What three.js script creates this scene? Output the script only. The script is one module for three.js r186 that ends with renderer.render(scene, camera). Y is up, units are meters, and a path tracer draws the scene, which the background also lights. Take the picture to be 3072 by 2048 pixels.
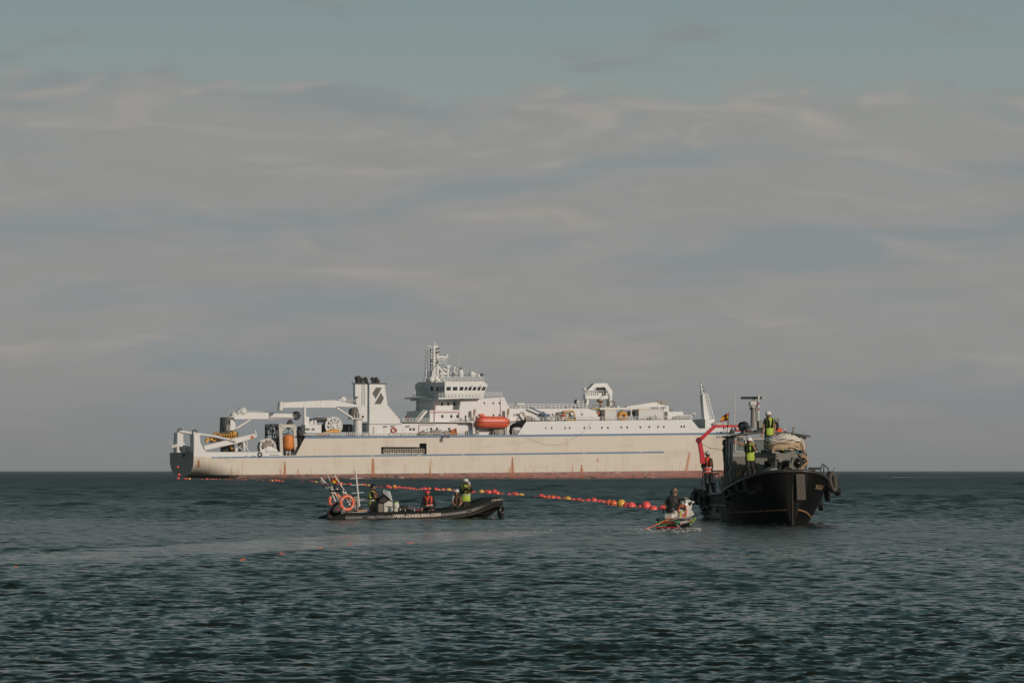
import * as THREE from 'three';
import { mergeGeometries, mergeVertices, toCreasedNormals } from 'three/addons/utils/BufferGeometryUtils.js';
import { RoundedBoxGeometry } from 'three/addons/geometries/RoundedBoxGeometry.js';
import { MarchingCubes } from 'three/addons/objects/MarchingCubes.js';

// ---------------------------------------------------------------- camera, sky, sun, exposure
const scene = new THREE.Scene();
const F = 8500, CX = 1536, HY = 1412, H = 2.06;      // focal length, centre column and horizon row in pixels of a 3072 x 2048 frame; eye height in metres
const camera = new THREE.PerspectiveCamera(2 * Math.atan(1024 / F) * 180 / Math.PI, 1024 / 682, 0.5, 60000);
camera.position.set(0, H, 0);
camera.setViewOffset(3072, 2048, 0, 1024 - HY, 3072, 2048);   // a shift lens: the view is level, the horizon below the middle
camera.setFocalLength && (camera.filmGauge = 36);
const renderer = new THREE.WebGLRenderer({ antialias: true });
renderer.setSize(1024, 682);
renderer.toneMapping = THREE.LinearToneMapping;
renderer.toneMappingExposure = 1;
renderer.shadowMap.enabled = true;
scene.fog = new THREE.FogExp2(new THREE.Color().setRGB(0.80, 0.88, 0.95), 0.00006);   // thin sea haze

const SUN_DIR = new THREE.Vector3(0.68, 0.30, 0.67).normalize();
const sun = new THREE.DirectionalLight(new THREE.Color(1, 0.885, 0.775), 2.35);
sun.name = 'sun';
sun.position.copy(SUN_DIR).multiplyScalar(1500).add(new THREE.Vector3(0, 0, -400));
sun.target.position.set(0, 0, -400);
sun.castShadow = true;
sun.shadow.camera.left = -420; sun.shadow.camera.right = 420; sun.shadow.camera.top = 300; sun.shadow.camera.bottom = -300; sun.shadow.camera.far = 3500;
sun.shadow.mapSize.set(4096, 4096);
scene.add(sun, sun.target);

function rng(seed) { let s = seed >>> 0; return () => { s = (s + 0x6D2B79F5) >>> 0; let t = Math.imul(s ^ (s >>> 15), 1 | s); t = (t + Math.imul(t ^ (t >>> 7), 61 | t)) ^ t; return ((t ^ (t >>> 14)) >>> 0) / 4294967296; }; }
const lerp = (a, b, t) => a + (b - a) * t, clamp = (x, a = 0, b = 1) => Math.min(b, Math.max(a, x)), sstep = (a, b, x) => { const t = clamp((x - a) / (b - a)); return t * t * (3 - 2 * t); };
const perm = (() => { const r = rng(11), p = Array.from({ length: 256 }, (_, i) => i); for (let i = 255; i > 0; i--) { const j = Math.floor(r() * (i + 1)); [p[i], p[j]] = [p[j], p[i]]; } return Uint8Array.from([...p, ...p]); })();
function noise2(x, y) {               // gradient noise, about -1..1
  const xi = Math.floor(x), yi = Math.floor(y), fx = x - xi, fy = y - yi, X = xi & 255, Y = yi & 255;
  const u = fx * fx * fx * (fx * (fx * 6 - 15) + 10), v = fy * fy * fy * (fy * (fy * 6 - 15) + 10);
  const g = (h, a, b) => { const q = h & 7; return q < 4 ? ((q & 1 ? -a : a) + (q & 2 ? -b : b)) : (q & 1 ? (q & 2 ? -a : a) * 1.414 : (q & 2 ? -b : b) * 1.414); };
  const a = perm[X] + Y, b = perm[X + 1] + Y;
  return lerp(lerp(g(perm[a], fx, fy), g(perm[b], fx - 1, fy), u), lerp(g(perm[a + 1], fx, fy - 1), g(perm[b + 1], fx - 1, fy - 1), u), v);
}
function fbm(x, y, n) { let s = 0, a = 0.5; for (let i = 0; i < n; i++) { s += a * noise2(x, y); x = x * 2.03 + 17.1; y = y * 2.03 + 5.7; a *= 0.5; } return s; }

// The sky: blue-grey air over a broken, thin deck of evening stratus that lies low all round, brighter and warmer towards the sun.
{
  const W = 4096, HH = 4096, data = new Float32Array(W * HH * 4);
  const mix3 = (a, b, t) => [lerp(a[0], b[0], t), lerp(a[1], b[1], t), lerp(a[2], b[2], t)];
  const lin = (r, g, b) => [r, g, b].map((v) => Math.pow(v / 255, 2.2));
  const air = [[-90, lin(112, 114, 112)], [0, lin(124, 125, 124)], [3, lin(140, 144, 144)], [7, lin(141, 150, 148)], [10, lin(126, 144, 146)], [18, lin(86, 114, 118)], [40, lin(57, 81, 86)], [90, lin(45, 64, 72)]];
  const airAt = (e) => { for (let i = 1; i < air.length; i++) if (e <= air[i][0]) return mix3(air[i - 1][1], air[i][1], (e - air[i - 1][0]) / (air[i][0] - air[i - 1][0])); return air[air.length - 1][1]; };
  const grey = lin(145, 143, 141), shade = lin(132, 138, 141), peach = lin(168, 158, 149), wisp = lin(132, 137, 139), warm = lin(176, 158, 138);
  const sunAz = Math.atan2(SUN_DIR.z, SUN_DIR.x);
  for (let row = 0; row < HH; row++) {
    const e = ((row + 0.5) / HH - 0.5) * 180, base = airAt(e), er = e * Math.PI / 180;
    for (let col = 0; col < W; col++) {
      const az = ((col + 0.5) / W - 0.5) * 360;
      let c = base;
      if (e > -0.5 && e < 34) {
        // seamless in azimuth: the few degrees round the seam (far behind the camera's side) are blended
        const cl = (azd) => {
          const a = azd + 90;                                              // degrees from the middle of the view
          const wx = fbm(a * 0.11 + 3, e * 0.5 + 9, 3) * 3.4, wy = fbm(a * 0.13 + 40, e * 0.6 + 2, 3) * 0.9;
          const edge = 7.45 + 0.55 * sstep(1, 5, a) * (1 - sstep(20, 40, a)) + 1.5 * noise2(a * 0.03 + 7.3, 1.5) + 0.55 * fbm(a * 0.42 + 2, 8.8, 4);
          const deck = 1 - sstep(-0.16, 0.28, e - edge + 0.5 * fbm(a * 0.9, e * 2.6, 4));
          const n1 = fbm((a + wx) * 0.11, (e + wy) * 0.95, 5), n2 = fbm((a + wx) * 0.30 + 31, (e + wy) * 2.1 + 12, 5), n3 = fbm((a + wx * 1.6) * 0.7 + 5, (e + wy) * 3.2 + 77, 4);
          let k = mix3(grey, shade, sstep(-0.05, 0.34, n1 + 0.35 * n2));
          k = mix3(k, base, 0.25 + 0.35 * sstep(2.8, 0, e));
          const lit = sstep(0.05, 0.55, n2 - 0.35 * n1 + 0.18 * n3) * sstep(0.8, 2.8, e);
          k = mix3(k, peach, 0.5 * lit);
          const rim = sstep(0.9, 0.1, Math.abs(e - edge + 0.35)) * sstep(0.02, 0.4, n3 + 0.4 * noise2(a * 0.3, 4));
          k = mix3(k, peach, 0.42 * rim);
          const mot = 1 + 0.055 * fbm((a + wx) * 0.55 + 90, (e + wy) * 2.3 + 14, 5) + 0.03 * n3; k = k.map((v) => v * mot);
          let out = mix3(base, k, deck * (0.9 - 0.25 * sstep(2.5, 0.3, e)));
          const hi = sstep(0.16, 0.46, fbm((a + wx) * 0.21 + 64, (e + wy) * 0.85 + 31, 5) + 0.05) * (1 - deck) * sstep(22, 10, e);
          out = mix3(out, wisp, 0.75 * hi);
          out = mix3(out, peach, 0.5 * hi * sstep(0.15, 0.4, n2 + 0.1));
          return out;
        };
        const seam = sstep(0, 1, (176 - Math.abs(az)) / -4 + 1);
        c = cl(az);
        if (seam > 0) c = mix3(c, mix3(base, grey, 0.4), seam);
      }
      let d = Math.abs(az * Math.PI / 180 - sunAz); if (d > Math.PI) d = 2 * Math.PI - d;
      const glow = Math.exp(-(d * d) / 0.5 - ((e - 17) * (e - 17)) / 500) * (e > -2 ? 1 : 0);
      const i = (row * W + col) * 4;
      data[i] = c[0] + warm[0] * glow * 0.9; data[i + 1] = c[1] + warm[1] * glow * 0.9; data[i + 2] = c[2] + warm[2] * glow * 0.9; data[i + 3] = 1;
    }
  }
  const tex = new THREE.DataTexture(data, W, HH, THREE.RGBAFormat, THREE.FloatType);
  tex.mapping = THREE.EquirectangularReflectionMapping; tex.magFilter = THREE.LinearFilter; tex.needsUpdate = true;
  scene.background = tex; scene.environment = tex;
}

// ---------------------------------------------------------------- helpers
const V = (x, y, z) => new THREE.Vector3(x, y, z);
const taken = new Map();
function numbered(name) { const n = taken.get(name) || 0; taken.set(name, n + 1); return n ? `${name}_${String(n).padStart(3, '0')}` : name; }
function tag(o, label, category, group) { o.userData = { label, category }; if (group) o.userData.group = group; return o; }
function shadows(m) { m.castShadow = m.receiveShadow = true; return m; }
function thing(name, label, category, group) { const g = new THREE.Group(); g.name = numbered(name); scene.add(g); return tag(g, label, category, group); }
// every point below is metres; at() turns a direction seen from the camera, with a distance, into a place in the world
const at = (px, py, d) => V((px - CX) / F * d, H - (py - HY) / F * d, -d);
const seaDepth = (py) => F * H / (py - HY);           // distance at which the sea lies on row py
function frame(group, pos, turn) {                     // sets the group; returns converters from view rays to the group's own metres
  group.position.copy(pos); group.rotation.y = turn;
  const c = Math.cos(turn), s = Math.sin(turn);
  return {
    z(px, py, z) { const k = (px - CX) / F, x = (-pos.x - z * s - k * (pos.z + z * c)) / (c - k * s), d = -(pos.z - x * s + z * c); return V(x, H - pos.y - (py - HY) / F * d, z); },
    x(px, py, x) { const k = (px - CX) / F, z = (-pos.x - x * c - k * (pos.z - x * s)) / (s + k * c), d = -(pos.z - x * s + z * c); return V(x, H - pos.y - (py - HY) / F * d, z); },
    world(v) { return V(pos.x + v.x * c + v.z * s, pos.y + v.y, pos.z - v.x * s + v.z * c); },
    inv(v) { const a = v.x - pos.x, b = v.z - pos.z; return V(a * c - b * s, v.y - pos.y, a * s + b * c); },
    turn, pos,
  };
}
function clean(g) { const n = g.index ? g.toNonIndexed() : g; for (const k of Object.keys(n.attributes)) if (!['position', 'normal', 'uv'].includes(k)) n.deleteAttribute(k); if (!n.attributes.uv) n.setAttribute('uv', new THREE.BufferAttribute(new Float32Array(n.attributes.position.count * 2), 2)); if (!n.attributes.normal) n.computeVertexNormals(); return n; }
function merge(list) { list = list.flat(9).filter(Boolean).map(clean); return list.length === 1 ? list[0] : mergeGeometries(list); }
function part(name, geos, material, parent) { const m = shadows(new THREE.Mesh(Array.isArray(geos) ? merge(geos) : geos, material)); m.name = numbered(name); parent.add(m); return m; }
function parts(name, list, material, parent) { return list.flat(9).map((g) => part(name, g, material, parent)); }
function solo(name, geos, material, label, category, group) { return tag(part(name, geos, material, scene), label, category, group); }
// geometry makers
function box(w, h, d, x = 0, y = 0, z = 0, r = 0) { const g = r ? new RoundedBoxGeometry(w, h, d, 2, Math.min(r, w / 2.01, h / 2.01, d / 2.01)) : new THREE.BoxGeometry(w, h, d); return g.translate(x, y, z); }
function boxAB(a, b, r = 0) { return box(Math.abs(a.x - b.x) || 0.01, Math.abs(a.y - b.y) || 0.01, Math.abs(a.z - b.z) || 0.01, (a.x + b.x) / 2, (a.y + b.y) / 2, (a.z + b.z) / 2, r); }
function rod(a, b, r0, r1 = r0, n = 8) { const d = b.clone().sub(a), g = new THREE.CylinderGeometry(r1, r0, d.length(), n, 1); g.translate(0, d.length() / 2, 0).applyQuaternion(new THREE.Quaternion().setFromUnitVectors(V(0, 1, 0), d.normalize())); return g.translate(a.x, a.y, a.z); }
function bar(a, b, w, h) {                              // a square beam from a to b
  const d = b.clone().sub(a), L = d.length(), g = new THREE.BoxGeometry(w, h, L), m = new THREE.Matrix4();
  d.normalize(); const up = Math.abs(d.y) > 0.95 ? V(1, 0, 0) : V(0, 1, 0), x = V().crossVectors(up, d).normalize(), y = V().crossVectors(d, x);
  m.makeBasis(x, y, d).setPosition(a.clone().add(b).multiplyScalar(0.5)); return g.applyMatrix4(m);
}
function tube(pts, r, n = 8, seg, closed = false, tension = 0.5) { const c = new THREE.CatmullRomCurve3(pts, closed, 'catmullrom', tension); return new THREE.TubeGeometry(c, seg || pts.length * 6, r, n, closed); }
function poly(pts) { let g = []; for (let i = 1; i < pts.length; i++) g.push([pts[i - 1], pts[i]]); return g; }
function rods(pts, r, n = 6) { return poly(pts).map(([a, b]) => rod(a, b, r, r, n)); }
function prism(pts, z0, z1, bevel = 0) {                // outline of Vector3 (x, y) extruded from z0 to z1
  const s = new THREE.Shape(pts.map((p) => new THREE.Vector2(p.x, p.y))), lo = Math.min(z0, z1), hi = Math.max(z0, z1);
  return new THREE.ExtrudeGeometry(s, { depth: hi - lo - 2 * bevel, bevelEnabled: bevel > 0, bevelThickness: bevel, bevelSize: bevel, bevelSegments: 1, bevelOffset: -bevel }).translate(0, 0, lo + bevel);
}
function ball(r, p, sx = 1, sy = 1, sz = 1, n = 16) { return new THREE.SphereGeometry(r, n, Math.max(6, n * 0.7 | 0)).scale(sx, sy, sz).translate(p.x, p.y, p.z); }
function lathe(pts, n = 20) { return new THREE.LatheGeometry(pts.map(([r, y]) => new THREE.Vector2(r, y)), n); }
function quad(a, b, c, d) { const g = new THREE.BufferGeometry(); g.setAttribute('position', new THREE.Float32BufferAttribute([a, b, c, a, c, d].flatMap((v) => [v.x, v.y, v.z]), 3)); g.setAttribute('uv', new THREE.Float32BufferAttribute([0, 0, 1, 0, 1, 1, 0, 0, 1, 1, 0, 1], 2)); g.computeVertexNormals(); return g; }
function surf(nu, nv, fn, uvs) {                        // grid surface fn(u, v) -> Vector3
  const p = [], uv = [], idx = [];
  for (let j = 0; j <= nv; j++) for (let i = 0; i <= nu; i++) { const q = fn(i / nu, j / nv); p.push(q.x, q.y, q.z); const t = uvs ? uvs(i / nu, j / nv, q) : [i / nu, j / nv]; uv.push(t[0], t[1]); }
  for (let j = 0; j < nv; j++) for (let i = 0; i < nu; i++) { const a = j * (nu + 1) + i, b = a + 1, c = a + nu + 1, d = c + 1; idx.push(a, b, d, a, d, c); }
  const g = new THREE.BufferGeometry(); g.setAttribute('position', new THREE.Float32BufferAttribute(p, 3)); g.setAttribute('uv', new THREE.Float32BufferAttribute(uv, 2)); g.setIndex(idx); g.computeVertexNormals(); return g;
}
const place = (g, pos, q) => { const m = new THREE.Matrix4().compose(pos, q || new THREE.Quaternion(), V(1, 1, 1)); return g.applyMatrix4(m); };
// materials: colours are linear, real-world base colours
const rgb = (r, g, b) => new THREE.Color().setRGB(r, g, b);
function mat(r, g, b, rough = 0.6, metal = 0, extra = {}) { return new THREE.MeshStandardMaterial({ color: rgb(r, g, b), roughness: rough, metalness: metal, ...extra }); }
function canvasTex(w, h, draw, srgb = true) { const c = document.createElement('canvas'); c.width = w; c.height = h; draw(c.getContext('2d'), w, h); const t = new THREE.CanvasTexture(c); if (srgb) t.colorSpace = THREE.SRGBColorSpace; t.wrapS = t.wrapT = THREE.RepeatWrapping; return t; }
function dataTex(w, h, fn, srgb = false) { const d = new Uint8Array(w * h * 4); for (let j = 0; j < h; j++) for (let i = 0; i < w; i++) { const c = fn(i / w, j / h, i, j); const k = (j * w + i) * 4; d[k] = c[0]; d[k + 1] = c[1]; d[k + 2] = c[2]; d[k + 3] = 255; } const t = new THREE.DataTexture(d, w, h); if (srgb) t.colorSpace = THREE.SRGBColorSpace; t.wrapS = t.wrapT = THREE.RepeatWrapping; t.magFilter = THREE.LinearFilter; t.needsUpdate = true; return t; }
// ---------------------------------------------------------------- the sea
const waves = [];
{
  const r = rng(5), wind = 1.72;                         // direction the chop runs (radians in x, z)
  const N = 74;
  for (let i = 0; i < N; i++) {
    const t = i / (N - 1), L = 0.16 * Math.pow(9 / 0.16, t) * (0.85 + 0.3 * r());
    const a = wind + (r() + r() + r() - 1.5) * (L > 2.5 ? 0.8 : 0.95), k = 2 * Math.PI / L;
    const slope = L > 3.5 ? 0.005 : L > 1.2 ? 0.006 : L > 0.55 ? 0.016 : L > 0.3 ? 0.070 : 0.105;
    waves.push({ kx: k * Math.cos(a), kz: k * Math.sin(a), A: slope / k * (0.6 + 0.8 * r()), p: r() * 6.283, L });
  }
}
// beyond the distance at which the mesh can carry the chop, longer waves of the same steepness take its place
const farWaves = [];
{ const r = rng(8); for (let i = 0; i < 110; i++) { const L = 0.9 * Math.pow(70, i / 109), k = 2 * Math.PI / L, a = 1.75 + (r() + r() + r() - 1.5) * 1.3; farWaves.push({ kx: k * Math.cos(a), kz: k * Math.sin(a), A: Math.min(0.075 / k, 0.04), p: r() * 6.283, L }); } }
function farHeight(x, z, gap, w) {
  const lo = gap * 2.2, hi = gap * 6.5, sl = slick(x, z), g = 0.75 + 0.8 * fbm(x * 0.012, z * 0.006, 3); let h = 0;
  for (const f of farWaves) if (f.L > lo && f.L < hi) { const s = Math.sin(f.kx * x + f.kz * z + f.p); h += f.A * sstep(lo, lo * 1.3, f.L) * sstep(hi, hi * 0.7, f.L) * (s + 0.2 * s * s); }
  return h * w * g * (1 - 0.8 * sl);
}
// calm streaks: oily slicks where the small chop is damped (bands in the world, not in the picture)
function slick(x, z) {
  const d = -z;
  let s = 0;
  const e = fbm(x * 0.16, d * 0.10, 3);
  // the long slick between the floating line and the dive boat: its near and far edge, by x
  const cut = (t) => { for (let i = 1; i < t.length; i++) if (x <= t[i][0]) return lerp(t[i - 1][1], t[i][1], clamp((x - t[i - 1][0]) / (t[i][0] - t[i - 1][0]))); return t[t.length - 1][1]; };
  const near = cut([[-13, 63], [-8, 64], [-5, 75.5], [-2.3, 81], [1, 91], [8, 97]]) + 2.2 * e, far = cut([[-13, 67], [-10, 76], [-8, 83], [-5, 92], [-2, 95.7], [1, 97.5], [8, 99]]) + 3 * e;
  s = Math.max(s, sstep(-0.8, 0.8, d - near) * (1 - sstep(-1.2, 1.6, d - far)) * sstep(-17, -11, x) * (1 - sstep(-1, 4, x)) * clamp(0.92 + 1.3 * fbm(x * 0.32, d * 0.75, 4)));
  // a thin line of smooth water far out
  s = Math.max(s, 0.9 * (1 - sstep(8, 22, Math.abs(d - 875 - 12 * e))) * sstep(85, 105, x));
  s = Math.max(s, 0.45 * sstep(0.2, 0.42, fbm(x * 0.035 + 9, d * 0.028 + 4, 4)));
  return s;
}
function seaHeight(x, z, minL) {
  const g = 0.85 + 0.7 * fbm(x * 0.05, z * 0.035, 3), sl = slick(x, z);
  let h = 0;
  for (let i = 0; i < waves.length; i++) {
    const w = waves[i];
    if (w.L < minL) continue;
    const amp = w.L < 2.2 ? w.A * g * (1 - 0.8 * sl) : w.A * (1 - 0.4 * sl);
    const s = Math.sin(w.kx * x + w.kz * z + w.p);
    h += amp * (s + (w.L < 3 ? 0.42 : 0.15) * (s * s - 0.5));
  }
  return h;
}
{
  const rows = [], cols = [];
  for (let r = 24.5; r < 3000; r *= r < 75 ? 1.0020 : r < 160 ? 1.003 : 1.0045) rows.push(r);
  for (let r = 3000; r < 40000; r *= 1.04) rows.push(r);
  const NC = 700, half = 13 * Math.PI / 180;
  for (let i = 0; i <= NC; i++) cols.push(-half + 2 * half * i / NC);
  for (let i = 1; i < 56; i++) cols.push(half + (2 * Math.PI - 2 * half) * i / 56);
  const nr = rows.length, nc = cols.length, pos = new Float32Array((nr * nc + 1) * 3), uv = new Float32Array((nr * nc + 1) * 2), idx = [], idxSlick = [];
  const sl = new Float32Array(nr * nc);
  for (let j = 0; j < nr; j++) for (let i = 0; i < nc; i++) {
    const R = rows[j], x = R * Math.sin(cols[i]), z = -R * Math.cos(cols[i]), n = j * nc + i, fine = i <= NC;
    const gap = fine ? R * (R < 75 ? 0.0020 : R < 160 ? 0.003 : 0.0045) : 1e9;
    pos[n * 3] = x; pos[n * 3 + 2] = z;
    pos[n * 3 + 1] = fine && R < 6000 ? (R < 900 ? seaHeight(x, z, gap * 2.1) : 0) + (R > 55 ? farHeight(x, z, gap, sstep(55, 170, R)) : 0) : 0;
    uv[n * 2] = x / 2.9; uv[n * 2 + 1] = z / 2.9;
    sl[n] = fine ? slick(x, z) : 0;
  }
  const last = nr * nc; pos[last * 3 + 1] = -0.05;
  const steps = [45, 75, 120, 190, 300, 480, 1e9], lists = [...steps, 0].map(() => []);   // what the mesh no longer resolves with distance goes into the ripple map
  for (let j = 0; j < nr - 1; j++) for (let i = 0; i < nc; i++) {
    const i2 = (i + 1) % nc, a = j * nc + i, b = j * nc + i2, c = a + nc, d = b + nc;
    (sl[a] + sl[d] > 1.1 ? lists[steps.length] : lists[steps.findIndex((s) => rows[j] < s)]).push(a, b, d, a, d, c);
  }
  for (let i = 0; i < nc; i++) lists[0].push(last, (i + 1) % nc, i);
  const g = new THREE.BufferGeometry();
  g.setAttribute('position', new THREE.BufferAttribute(pos, 3)); g.setAttribute('uv', new THREE.BufferAttribute(uv, 2));
  const total = new Uint32Array(lists.reduce((n, l) => n + l.length, 0)); let off = 0;
  lists.forEach((l, k) => { total.set(l, off); g.addGroup(off, l.length, k); off += l.length; });
  g.setIndex(new THREE.BufferAttribute(total, 1));
  g.computeVertexNormals();
  // ripples too small for the mesh: a tile of 2.9 m, periodic waves of 6 to 60 cm
  const N = 512, rw = rng(77), ws = [];
  for (let i = 0; i < 70; i++) { const m = 5 + Math.floor(Math.pow(rw(), 1.5) * 42), a = 1.72 + (rw() + rw() + rw() - 1.5) * 1.3, u = Math.round(m * Math.cos(a)), v = Math.round(m * Math.sin(a)), k = Math.hypot(u, v) || 1; ws.push([u, v, 0.030 / Math.sqrt(k / 12), rw() * 6.283, k]); }
  const nt = dataTex(N, N, (u, v) => {
    let sx = 0, sy = 0;
    for (const w of ws) { const c = Math.cos(6.28318 * (w[0] * u + w[1] * v) + w[3]) * w[2]; sx += c * w[0] / w[4]; sy += c * w[1] / w[4]; }
    const l = 1 / Math.hypot(sx, sy, 1);
    return [(-sx * l * 0.5 + 0.5) * 255, (-sy * l * 0.5 + 0.5) * 255, (l * 0.5 + 0.5) * 255];
  });
  const water = new THREE.MeshPhysicalMaterial({ color: rgb(0.012, 0.017, 0.012), roughness: 0.12, ior: 1.333, normalMap: nt, normalScale: new THREE.Vector2(1.0, 1.0) });
  const mats = [[1.0, 0.08], [1, 0.12], [1.1, 0.2], [1.1, 0.27], [1.1, 0.34], [1.1, 0.4], [1, 0.44], [0.8, 0.12]].map(([k, r]) => { const m = water.clone(); m.normalScale = new THREE.Vector2(k, k); m.roughness = r; return m; });   // chop below the mesh's reach counts as roughness
  const m = new THREE.Mesh(g, mats); m.name = 'sea_water'; m.receiveShadow = true; m.userData = { kind: 'structure', label: 'dark choppy grey-green sea reaching to the horizon' }; scene.add(m);
}
// ---------------------------------------------------------------- the cable ship
const white = mat(0.70, 0.69, 0.67, 0.45), white2 = mat(0.64, 0.625, 0.59, 0.5), steelGrey = mat(0.19, 0.185, 0.175, 0.55), blackPaint = mat(0.018, 0.018, 0.017, 0.5), darkSteel = mat(0.05, 0.048, 0.044, 0.6), glassDark = mat(0.012, 0.018, 0.018, 0.08), glassGreen = mat(0.10, 0.13, 0.115, 0.15), rustMat = mat(0.24, 0.115, 0.05, 0.85), yellowGear = mat(0.62, 0.31, 0.035, 0.6), deckGrey = mat(0.17, 0.15, 0.13, 0.8), redLine = mat(0.45, 0.09, 0.06, 0.6);
// white paint with faint drips and grime
const creamTex = dataTex(512, 512, (u, v, i, j) => {
  const n = fbm(u * 34, v * 5, 4), n2 = fbm(u * 90 + 9, v * 3 + 4, 3), s = sstep(0.18, 0.5, n2 + 0.2 * n), k = 1 - 0.07 * s + 0.05 * n;
  return [clamp(216 * k, 0, 255), clamp((214 - 6 * s) * k, 0, 255), clamp((212 - 14 * s) * k, 0, 255)];
}, true);
creamTex.repeat.set(0.07, 0.07);
const cream = new THREE.MeshStandardMaterial({ map: creamTex, roughness: 0.5 });
const ship = thing('cable_ship', 'long white and beige cable laying ship with blue stripes lying across the horizon', 'ship');
const S = frame(ship, (() => { const t = 22.5 * Math.PI / 180, p = at(CX - 236, HY, 700); return V(p.x - 10.5 * Math.sin(t), 0, p.z - 10.5 * Math.cos(t)); })(), 22.5 * Math.PI / 180);
const NEAR = 10.5;
const crop = (x0, y0, s) => (x, y, z = NEAR) => S.z(x0 + x / s, y0 + y / s, z);
const s1 = crop(490, 1100, 4.355), s2 = crop(820, 1090, 4.238), s3 = crop(1180, 1000, 3.4095), s4 = crop(1540, 1100, 4.355), s5 = crop(1880, 1120, 4.6125), s6 = crop(1240, 1080, 9.8);
const pl = (f, z, ...xy) => { const o = []; for (let i = 0; i < xy.length; i += 2) o.push(f(xy[i], xy[i + 1], z)); return o; };
{
  const xs = S.z(580, 1350, NEAR).x, xe = S.z(2236, 1300, 0).x, Lt = xe - xs, yTop = 20, yBot = -4;
  // height of the hull's upper edge along its length (from the photographed outline)
  const yy = (px, py) => S.z(px, py, NEAR).y, xx = (px) => S.z(px, 1350, NEAR).x;
  const edge = [[xs - 1, yy(600, 1356)], [xx(843), yy(843, 1357)], [xx(846), yy(846, 1366)], [xx(887), yy(887, 1365)], [xx(915.5), yy(915, 1309)], [xx(1552), yy(1552, 1303.5)], [xx(1579), yy(1579, 1264)], [xx(2076), yy(2076, 1258.5)], [xx(2094), yy(2094, 1280)], [xx(2101), yy(2101, 1285)], [xx(2140), yy(2140, 1284)], [xe + 1, yy(2230, 1278)]];
  const top = (x) => { for (let i = 1; i < edge.length; i++) if (x <= edge[i][0]) return lerp(edge[i - 1][1], edge[i][1], clamp((x - edge[i - 1][0]) / (edge[i][0] - edge[i - 1][0]))); return edge[edge.length - 1][1]; };
  const hole = { a: xx(1143), m: xx(1258), b: xx(1279.5), lo: yy(1210, 1362), mid: yy(1210, 1340.5), hi: yy(1270, 1329.5) };
  const keel = (x) => { const t = clamp((x - xs) / 16); return lerp(0.55, -3.6, t * t * (3 - 2 * t)); };
  const breadth = (x, y) => {                            // half breadth of the hull
    const taper = clamp((x - (xe - 26)) / 26), flare = lerp(1.5, 0.72, clamp((y + 1) / 15)), bow = 1 - Math.pow(taper, 2.6) * clamp(flare + 0.2 * taper, 0, 1.35);
    const k = keel(x), R = 4.3, t = clamp((k + R - y) / R);
    return Math.max(0.04, NEAR * clamp(bow) * Math.pow(1 - Math.pow(t, 2.3), 0.46));
  };
  const xa = []; for (let i = 0; i <= 90; i++) xa.push(xs + Lt * (i / 90));
  for (const [x] of edge) if (x > xs && x < xe) xa.push(x);
  xa.push(hole.a, hole.m, hole.b); for (let i = 1; i < 12; i++) xa.push(xs + i * 0.8);
  xa.sort((a, b) => a - b);
  const ys = [0, 0.02, 0.06, 0.12, 0.2, 0.3, 0.42, 0.58, 0.78, 1].map((t) => ['k', t]).concat([1.5, 3, 4.5, hole.lo, hole.mid, hole.hi, 9.6, 10.4, 11.2, 13, 15, 30].map((y) => ['y', y]));
  const pt = (x, r, side) => { const k = keel(x), y = Math.min(r[0] === 'k' ? k + r[1] * 4.3 : Math.max(r[1], k + 4.3), top(x)); return V(x, y, side * breadth(x, y)); };
  const uvOf = (p) => [(p.x - xs + 1) / (Lt + 2), (p.y - yBot) / (yTop - yBot)];
  const P = [], U = [];
  const tri = (a, b, c) => { for (const p of [a, b, c]) { P.push(p.x, p.y, p.z); U.push(...uvOf(p)); } };
  for (const side of [1, -1]) for (let i = 0; i < xa.length - 1; i++) for (let j = 0; j < ys.length - 1; j++) {
    const x0 = xa[i], x1 = xa[i + 1]; if (x1 - x0 < 1e-4) continue;
    const cx = (x0 + x1) / 2, q = [pt(x0, ys[j], side), pt(x1, ys[j], side), pt(x1, ys[j + 1], side), pt(x0, ys[j + 1], side)];
    if (q[0].distanceTo(q[3]) < 1e-4 && q[1].distanceTo(q[2]) < 1e-4) continue;
    const cy = (q[0].y + q[2].y) / 2;
    if (side > 0 && cx > hole.a && cx < hole.b && cy > hole.lo && cy < (cx > hole.m ? hole.hi : hole.mid)) continue;
    if (side > 0) { tri(q[0], q[1], q[2]); tri(q[0], q[2], q[3]); } else { tri(q[0], q[2], q[1]); tri(q[0], q[3], q[2]); }
  }
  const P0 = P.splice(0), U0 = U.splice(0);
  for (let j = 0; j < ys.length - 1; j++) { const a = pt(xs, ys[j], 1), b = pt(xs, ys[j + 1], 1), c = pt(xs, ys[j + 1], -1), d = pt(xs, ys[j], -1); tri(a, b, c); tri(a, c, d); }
  { const tg = new THREE.BufferGeometry(); tg.setAttribute('position', new THREE.Float32BufferAttribute(P, 3)); tg.setAttribute('uv', new THREE.Float32BufferAttribute(U, 2)); tg.computeVertexNormals(); part('transom', tg, mat(0.30, 0.27, 0.22, 0.6), ship); }  // transom tone: rust and dirt, with its shade also mixed into the colour
  P.length = 0; U.length = 0; for (const v of P0) P.push(v); for (const v of U0) U.push(v);
  const g = new THREE.BufferGeometry(); g.setAttribute('position', new THREE.Float32BufferAttribute(P, 3)); g.setAttribute('uv', new THREE.Float32BufferAttribute(U, 2)); g.computeVertexNormals();
  // paint: beige plating, white upper strakes, two blue stripes, worn red boot topping, rust runs, draught marks, the name
  const W = 2048, Hc = 512, r = rng(3);
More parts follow.
